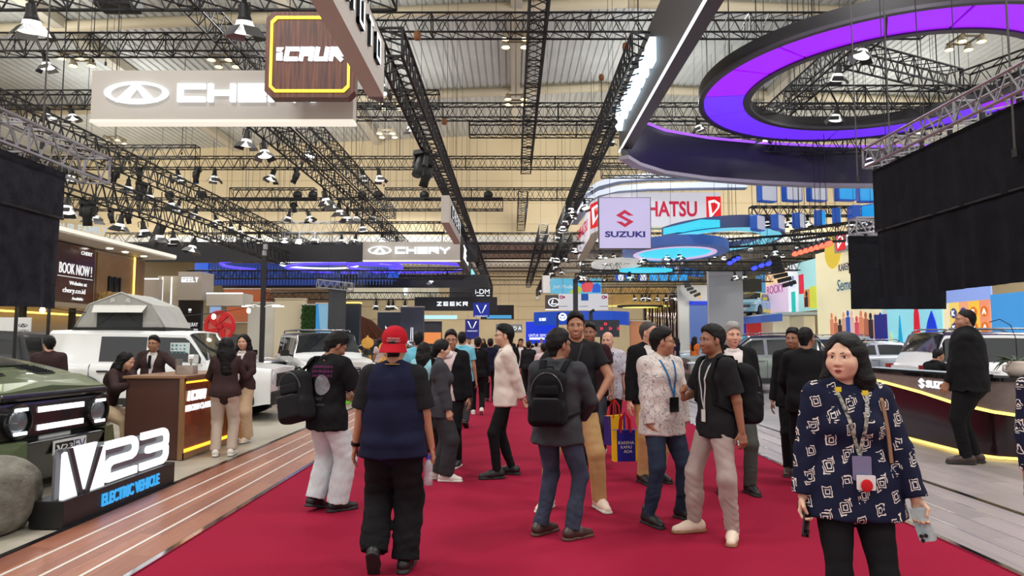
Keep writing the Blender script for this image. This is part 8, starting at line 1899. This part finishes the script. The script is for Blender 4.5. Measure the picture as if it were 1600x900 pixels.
m=MB();pts=[tuple(p.T(-0.125,-0.09,1.42)),tuple(p.T(-0.13,-0.02,1.485))]+[(x,fn(x,z)+0.006,z)for x,z in((-0.135,1.40*p.s),(-0.150,1.25*p.s),(-0.165,1.08*p.s))];m.tube(pts,0.009,4,flat=(0.008,0.004));m.build('bag_strap',cloth('strap_tan',(150,116,88)),p.root)
phone(p,0,'pale marbled phone in the hand nearest the right edge',mat('phone_marble',(196,206,204),rough=0.15,noise=((120,160,170),14,0.8)));phone(p,1,'black phone in the other hand of the woman in navy batik',PLAST)
cx,cy=at(1655,560,3.9).x,3.9;person('person in a dark batik sleeve mostly cut off by the right edge',cx,cy,D(180),1.66,skin='tan',hair=('short','black'),lod=1,hands=[None,dict(w=(0.27,0.05,0.80))],top=dict(m=BATIK_N,sleeve='long',sl=0.8),pants=dict(m=BLK),shoes=dict(m=SH_B))
c=az(1521,724,STAND);p=person('large man in a black jacket seen side-on, standing before the curved counter',c.x,c.y,D(52),hgt(484,c.y,STAND),z=STAND,girth=1.6,skin='tan',hair=('crop','black'),lod=0,head=(0.4,0.02,0),belly=0.05,feet=[(-0.08,0.05,0.45,0),(0.10,-0.02,0.2,0)],hands=[dict(w=(-0.16,0.20,0.90),pole=(-1,-0.8,-0.1)),dict(w=(0.18,0.20,0.90),pole=(1,-0.8,-0.1))],top=dict(m=BLK,sleeve='long',e=0.030,hem=0.83,name='jacket',wr=0.006),pants=dict(m=BLK,e=0.012,fit=0.012),shoes=dict(m=SH_BR,s=SOLE_D,style='flat'))
p=person('man in a dark brown jacket seen from behind the green off-roader',-6.95,10.3,D(25),1.58,z=STAND,girth=1.1,skin='fair',hair=('short','black'),lod=1,head=(0.35,0,0),top=dict(m=BRN,sleeve='long',e=0.03),pants=dict(m=BLK),shoes=dict(m=SH_B))
p=person('woman in dark brown slumped on the stool at the left end of the desk',-5.40,9.12,D(-88),1.60,z=STAND,sex='f',skin='light',hair=('long','black'),lod=1,head=(0,-0.25,0),lean=(0.42,0),hipdrop=0.19,feet=[(-0.10,0.42,0,0),(0.10,0.40,0,0)],hands=[dict(w=(-0.12,0.52,1.06),pole=(-1,-0.3,-0.5),n=(0,0,-1),d=(0,1,0)),dict(w=(0.14,0.50,1.06),pole=(1,-0.3,-0.5),n=(0,0,-1),d=(0,1,0))],top=dict(m=BRN,sleeve='long',e=0.026,hem=0.84),pants=dict(m=BEI,fit=0.012),shoes=dict(m=SH_W))
p=person('man with glasses in a dark brown cardigan and tie leaning on the reception desk',-5.62,10.75,D(188),1.60,z=STAND,skin='tan',hair=('short','black'),lod=1,head=(-0.1,-0.05,0),glasses=GL_F,lean=(0.12,-0.05),hands=[dict(w=(-0.62,0.28,1.12),pole=(-0.3,-0.6,-0.8),n=(0,0,-1),d=(-0.8,0.3,0)),dict(w=(0.2,0.25,1.0),pole=(1,-0.5,-0.5))],inner=dict(m=WHT,sleeve='none',e=0.012),top=dict(m=BRN,sleeve='long',e=0.030,open=1.1,name='cardigan'),pants=dict(m=BEI),shoes=dict(m=SH_B))
fn=surf_fn(p.fields[0][0],1);m=MB();m.tube([(0,fn(0,1.30)+0.008,1.30),(0,fn(0,1.2)+0.01,1.2),(0,fn(0,1.1)+0.01,1.1)],0.02,4,flat=(0.022,0.003));m.build('tie',BLK,p.root)
c=az(345,712,STAND);p=person('woman with long black hair in a dark brown sweater, seen from behind at the desk',c.x+0.03,c.y,D(12),1.56,z=STAND,sex='f',girth=1.05,skin='light',hair=('long','black'),lod=1,head=(0.5,-0.05,0),hands=[dict(w=(-0.14,0.28,1.02),pole=(-1,-0.5,0)),dict(w=(0.16,0.26,1.0),pole=(1,-0.5,0))],top=dict(m=BRN,sleeve='long',e=0.026,hem=0.90,name='sweater'),pants=dict(m=BEIG,e=0.012,fit=0.014),shoes=dict(m=SH_W,s=SOLE_W))
c=az(376,690,STAND);p=person('woman in dark brown cardigan, white collar and wide beige trousers, facing the camera',c.x,c.y,D(168),hgt(523,c.y,STAND),z=STAND,sex='f',skin='light',hair=('mid','black'),lod=0,head=(0.25,-0.03,0),hands=[dict(w=(-0.10,0.22,0.98),pole=(-1,-0.5,-0.3),n=(0.6,-0.5,0),curl=0.8),dict(w=(0.02,0.25,1.0),pole=(1,-0.5,-0.3),n=(-0.6,-0.5,0),curl=0.8)],inner=dict(m=WHT,sleeve='none',e=0.012),top=dict(m=BRN,sleeve='long',e=0.026,open=0.9,hem=0.86,name='cardigan'),pants=dict(m=BEI,e=0.016,fit=0.045),shoes=dict(m=SH_C,s=SOLE_W))
fn=surf_fn(p.fields[0][0],1);m=MB();m.tube([(0,fn(0,1.30)+0.008,1.30),(0.0,fn(0,1.22)+0.012,1.22),(0.005,fn(0,1.12)+0.014,1.12)],0.02,4,flat=(0.02,0.003));m.build('tie',BRN,p.root)
p=person('young man in black sitting behind the counter, looking down at his hands',7.45,12.2,D(-75),1.62,z=STAND,skin='tan',hair=('crop','black'),lod=1,head=(0,-0.45,0),lean=(0.2,0),hipdrop=0.24,feet=[(-0.1,0.42,0,0),(0.1,0.42,0,0)],hands=[dict(w=(-0.1,0.36,1.02),pole=(-1,-0.3,-0.6)),dict(w=(0.1,0.38,1.02),pole=(1,-0.3,-0.6))],top=dict(m=BLK,e=0.024,sleeve='long'),pants=dict(m=BLK),shoes=dict(m=SH_B))
t=thing('stool','dark stool under the young man behind the counter','stool',(7.45,12.2,STAND));m=MB();m.lathe([(0.18,0.48),(0.19,0.54),(0.0,0.55)],18);m.build('seat',BLK2,t);m=MB();m.lathe([(0.2,0),(0.18,0.03),(0.03,0.05),(0.03,0.49)],16);m.build('pedestal',RIM,t)
p=person('woman in a dark patterned headscarf behind the potted plant',7.1,10.6,D(75),1.60,z=STAND,sex='f',skin='light',hair=None,lod=1,head=(0.1,0,0),top=dict(m=cloth('cloth_black_brown',(26,22,22),noise=((120,84,60),4,0.8)),sleeve='long',e=0.026),pants=dict(m=BLK),shoes=dict(m=SH_B))
G=SDF(*[axis_coords(p.hc[i]-(0.42 if i==2 else 0.26),p.hc[i]+(0.18 if i==2 else 0.26),0.011)for i in range(3)]);G.ell(p.Hd(0,-0.014,0.03),(0.095,0.115,0.105),p.Rh,0);G.cone(p.Hd(0,-0.01,-0.08),p.T(0,0.0,1.36),0.085,0.16,0.05,(p.fy,0.75));G.ell(p.Hd(0,0.10,-0.03),(0.058,0.08,0.085),p.Rh,0.01,'s');v,f=G.mesh();link_mesh('headscarf',np_mesh('headscarf',v,f,[cloth('scarf_dark',(40,26,28),noise=((110,70,54),5,0.7))]),p.root)
def walker(lab,px,pyf,top_px,yaw,tm,pm,sex='m',hair=('short','black'),lod=1,sleeve='short',shoes=None,skin='tan',z=0.0,step=0.16,group=None,hm=None,**kw):
 c=az(px,pyf,z)
 return person(lab,c.x,c.y,yaw,max(1.45,min(1.85,hgt(top_px,c.y,z))),z=z,sex=sex,skin=skin,hair=hair,lod=lod,feet=[(-0.09,step,0.05,0),(0.09,-step,-0.05,0.5)],top=dict(m=tm,sleeve=sleeve,e=0.026,**(hm or{})),pants=dict(m=pm,fit=0.004),shoes=shoes or dict(m=SH_B,s=SOLE_D),group=group,**kw)
p=walker('man in a sky-blue printed t-shirt walking away down the carpet',721,668,520,D(-6),TEAL,DKG,girth=1.1)
fn=surf_fn(p.fields[-1][0],-1);m=MB();V=[(0.01+0.085*math.cos(a)*r,1.28+0.085*math.sin(a)*r)for r in(0.72,1.0)for a in np.linspace(0,2*PI,21)[:-1]];m.add([(x,fn(x,z)-0.004,z)for x,z in V],[(i,20+i,20+(i+1)%20,(i+1)%20)for i in range(20)]);cloth_print(m,fn,-1,'RACING CREW',0.04,0.13,0.01,1.28);cloth_print(m,fn,-1,'garage team',0.03,0.15,0.01,1.16);m.build('shirt_print',mat('print_offwhite',(216,214,206)),p.root);m=MB();m.add([(x,fn(x,z)-0.005,z)for x,z in((-.06,1.37),(.08,1.37),(.05,1.40),(.01,1.42),(-.03,1.40))],[(4,3,2,1,0)]);m.build('green_print',mat('print_green',(90,140,70)),p.root)
walker('man all in black with white trainers walking away beside the sky-blue t-shirt',746,648,528,D(4),BLK,BLK,sleeve='long',shoes=dict(m=SH_W,s=SOLE_W))
walker('man in a navy suit walking away beyond the white trainers',766,628,530,D(0),NAVY,BLK,sleeve='long')
walker('man in a light blue shirt seen from behind, just right of the red cap',652,692,520,D(0),TEAL,DKG)
walker('short woman in pale blue seen from behind, right of the red cap',661,705,536,D(-10),cloth('cloth_pale_cyan',(150,206,216)),BLK,sex='f',hair=('mid','black'))
walker('man in a black suit and white shirt walking towards the camera beyond the cream shirt',814,612,530,D(178),BLK,BLK,sleeve='long',hm=dict(open=1.6,name='jacket'),inner=dict(m=WHT,sleeve='none',e=0.012),lod=1)
walker('man in a white t-shirt walking away in the middle of the carpet',838,592,535,D(0),WHT,BLK,lod=2)
walker('man in a pale pink shirt seen from behind, left of the charcoal blazer',850,640,538,D(10),PINK,BLK,lod=1)
walker('man in black with a rucksack hump walking away by the steel bin',826,618,534,D(-5),BLK2,BLK,sleeve='long',lod=2)
rr=random.Random(21)
FAR=[(700,600,WHT,'in a white shirt, left'),(690,598,LILAC,'in pale lilac, left'),(733,592,WHT,'in white beyond the sky-blue t-shirt'),(755,585,BLK,'in black near the blue banners'),(778,584,DKG,'in dark grey by the cream shirt'),(800,572,BLK2,'in black at the end of the aisle'),(812,568,BRN,'in dark brown at the end of the aisle'),(829,574,NAVY,'in navy at the end of the aisle'),(846,573,CREAMC,'in cream at the end of the aisle'),(858,577,BLK,'in black before the bright blue screen'),(868,572,ORNG,'in orange before the bright blue screen'),(872,586,CHAR,'in charcoal right of the bright blue screen'),(790,566,TEAL,'in light blue, tiny, at the end of the aisle'),(838,567,WHT,'in white, tiny, at the end of the aisle')]
for k,(px,pyf,cm,wh)in enumerate(FAR):
 c=az(px,pyf,0);person('distant person '+wh,c.x,c.y,D(rr.choice((0,180,10,170))),rr.uniform(1.58,1.75),skin='tan',sex='m' if k%3 else 'f',hair=('short' if k%3 else 'mid','black'),lod=2 if pyf>590 else 3,top=dict(m=cm,sleeve='long' if k%2 else 'short'),pants=dict(m=BLK if k%2 else JEANB),shoes=dict(m=SH_B),feet=[(-0.09,0.12,0,0),(0.09,-0.1,0,0)])
def standing(lab,px,Y,yaw,H_,tm,pm,sex='m',hair=('short','black'),lod=2,z=STAND,sleeve='short',**kw):
 x=at(px,560,Y).x;return person(lab,x,Y,yaw,H_,z=z,sex=sex,hair=hair,lod=lod,top=dict(m=tm,sleeve=sleeve),pants=dict(m=pm,fit=0.01),shoes=dict(m=SH_B),**kw)
standing('woman in dark blue jeans behind the golden flower tree',594,21.5,D(20),1.6,PINK,JEANB,'f',('mid','black'))
standing('person in white at the rail right of the golden flower tree',618,24.5,D(150),1.66,WHT,BLK)
standing('dark-haired person in grey beside the person in white, right of the golden flower tree',627,25.5,D(170),1.6,LILAC,BLK,'f',('mid','black'))
standing('woman in a yellow top, far right of the batik man',1025,30,D(170),1.62,cloth('cloth_yellow',(220,180,60)),BLK,'f',('long','black'))
standing('person in black seen from behind, right of the yellow top',1034,27.5,D(0),1.6,BLK,BLK)
standing('woman with very long hair in a dark sleeveless top by the pale car',1057,25.2,D(60),1.66,NAVY,BLK,'f',('long','black'))
standing('woman with long hair in an orange dress by the pale car',1086,25.0,D(-60),1.68,ORNG,ORNG,'f',('long','black'))
standing('dark-haired woman just beyond the silver car, left end',1303,27.5,D(150),1.6,BLK,BLK,'f',('long','black'))
standing('person in black beyond the roof of the silver car',1333,28.5,D(180),1.68,BLK2,BLK)
standing('long-haired woman in white beyond the roof of the silver car',1352,28.0,D(185),1.62,WHT,BLK,'f',('long','black'))
standing('man in dark clothes before the round letter tiles',1436,22.0,D(150),1.74,BLK,BLK)
standing('woman in black before the round letter tiles',1451,21.5,D(20),1.62,BLK2,BLK,'f',('mid','black'))
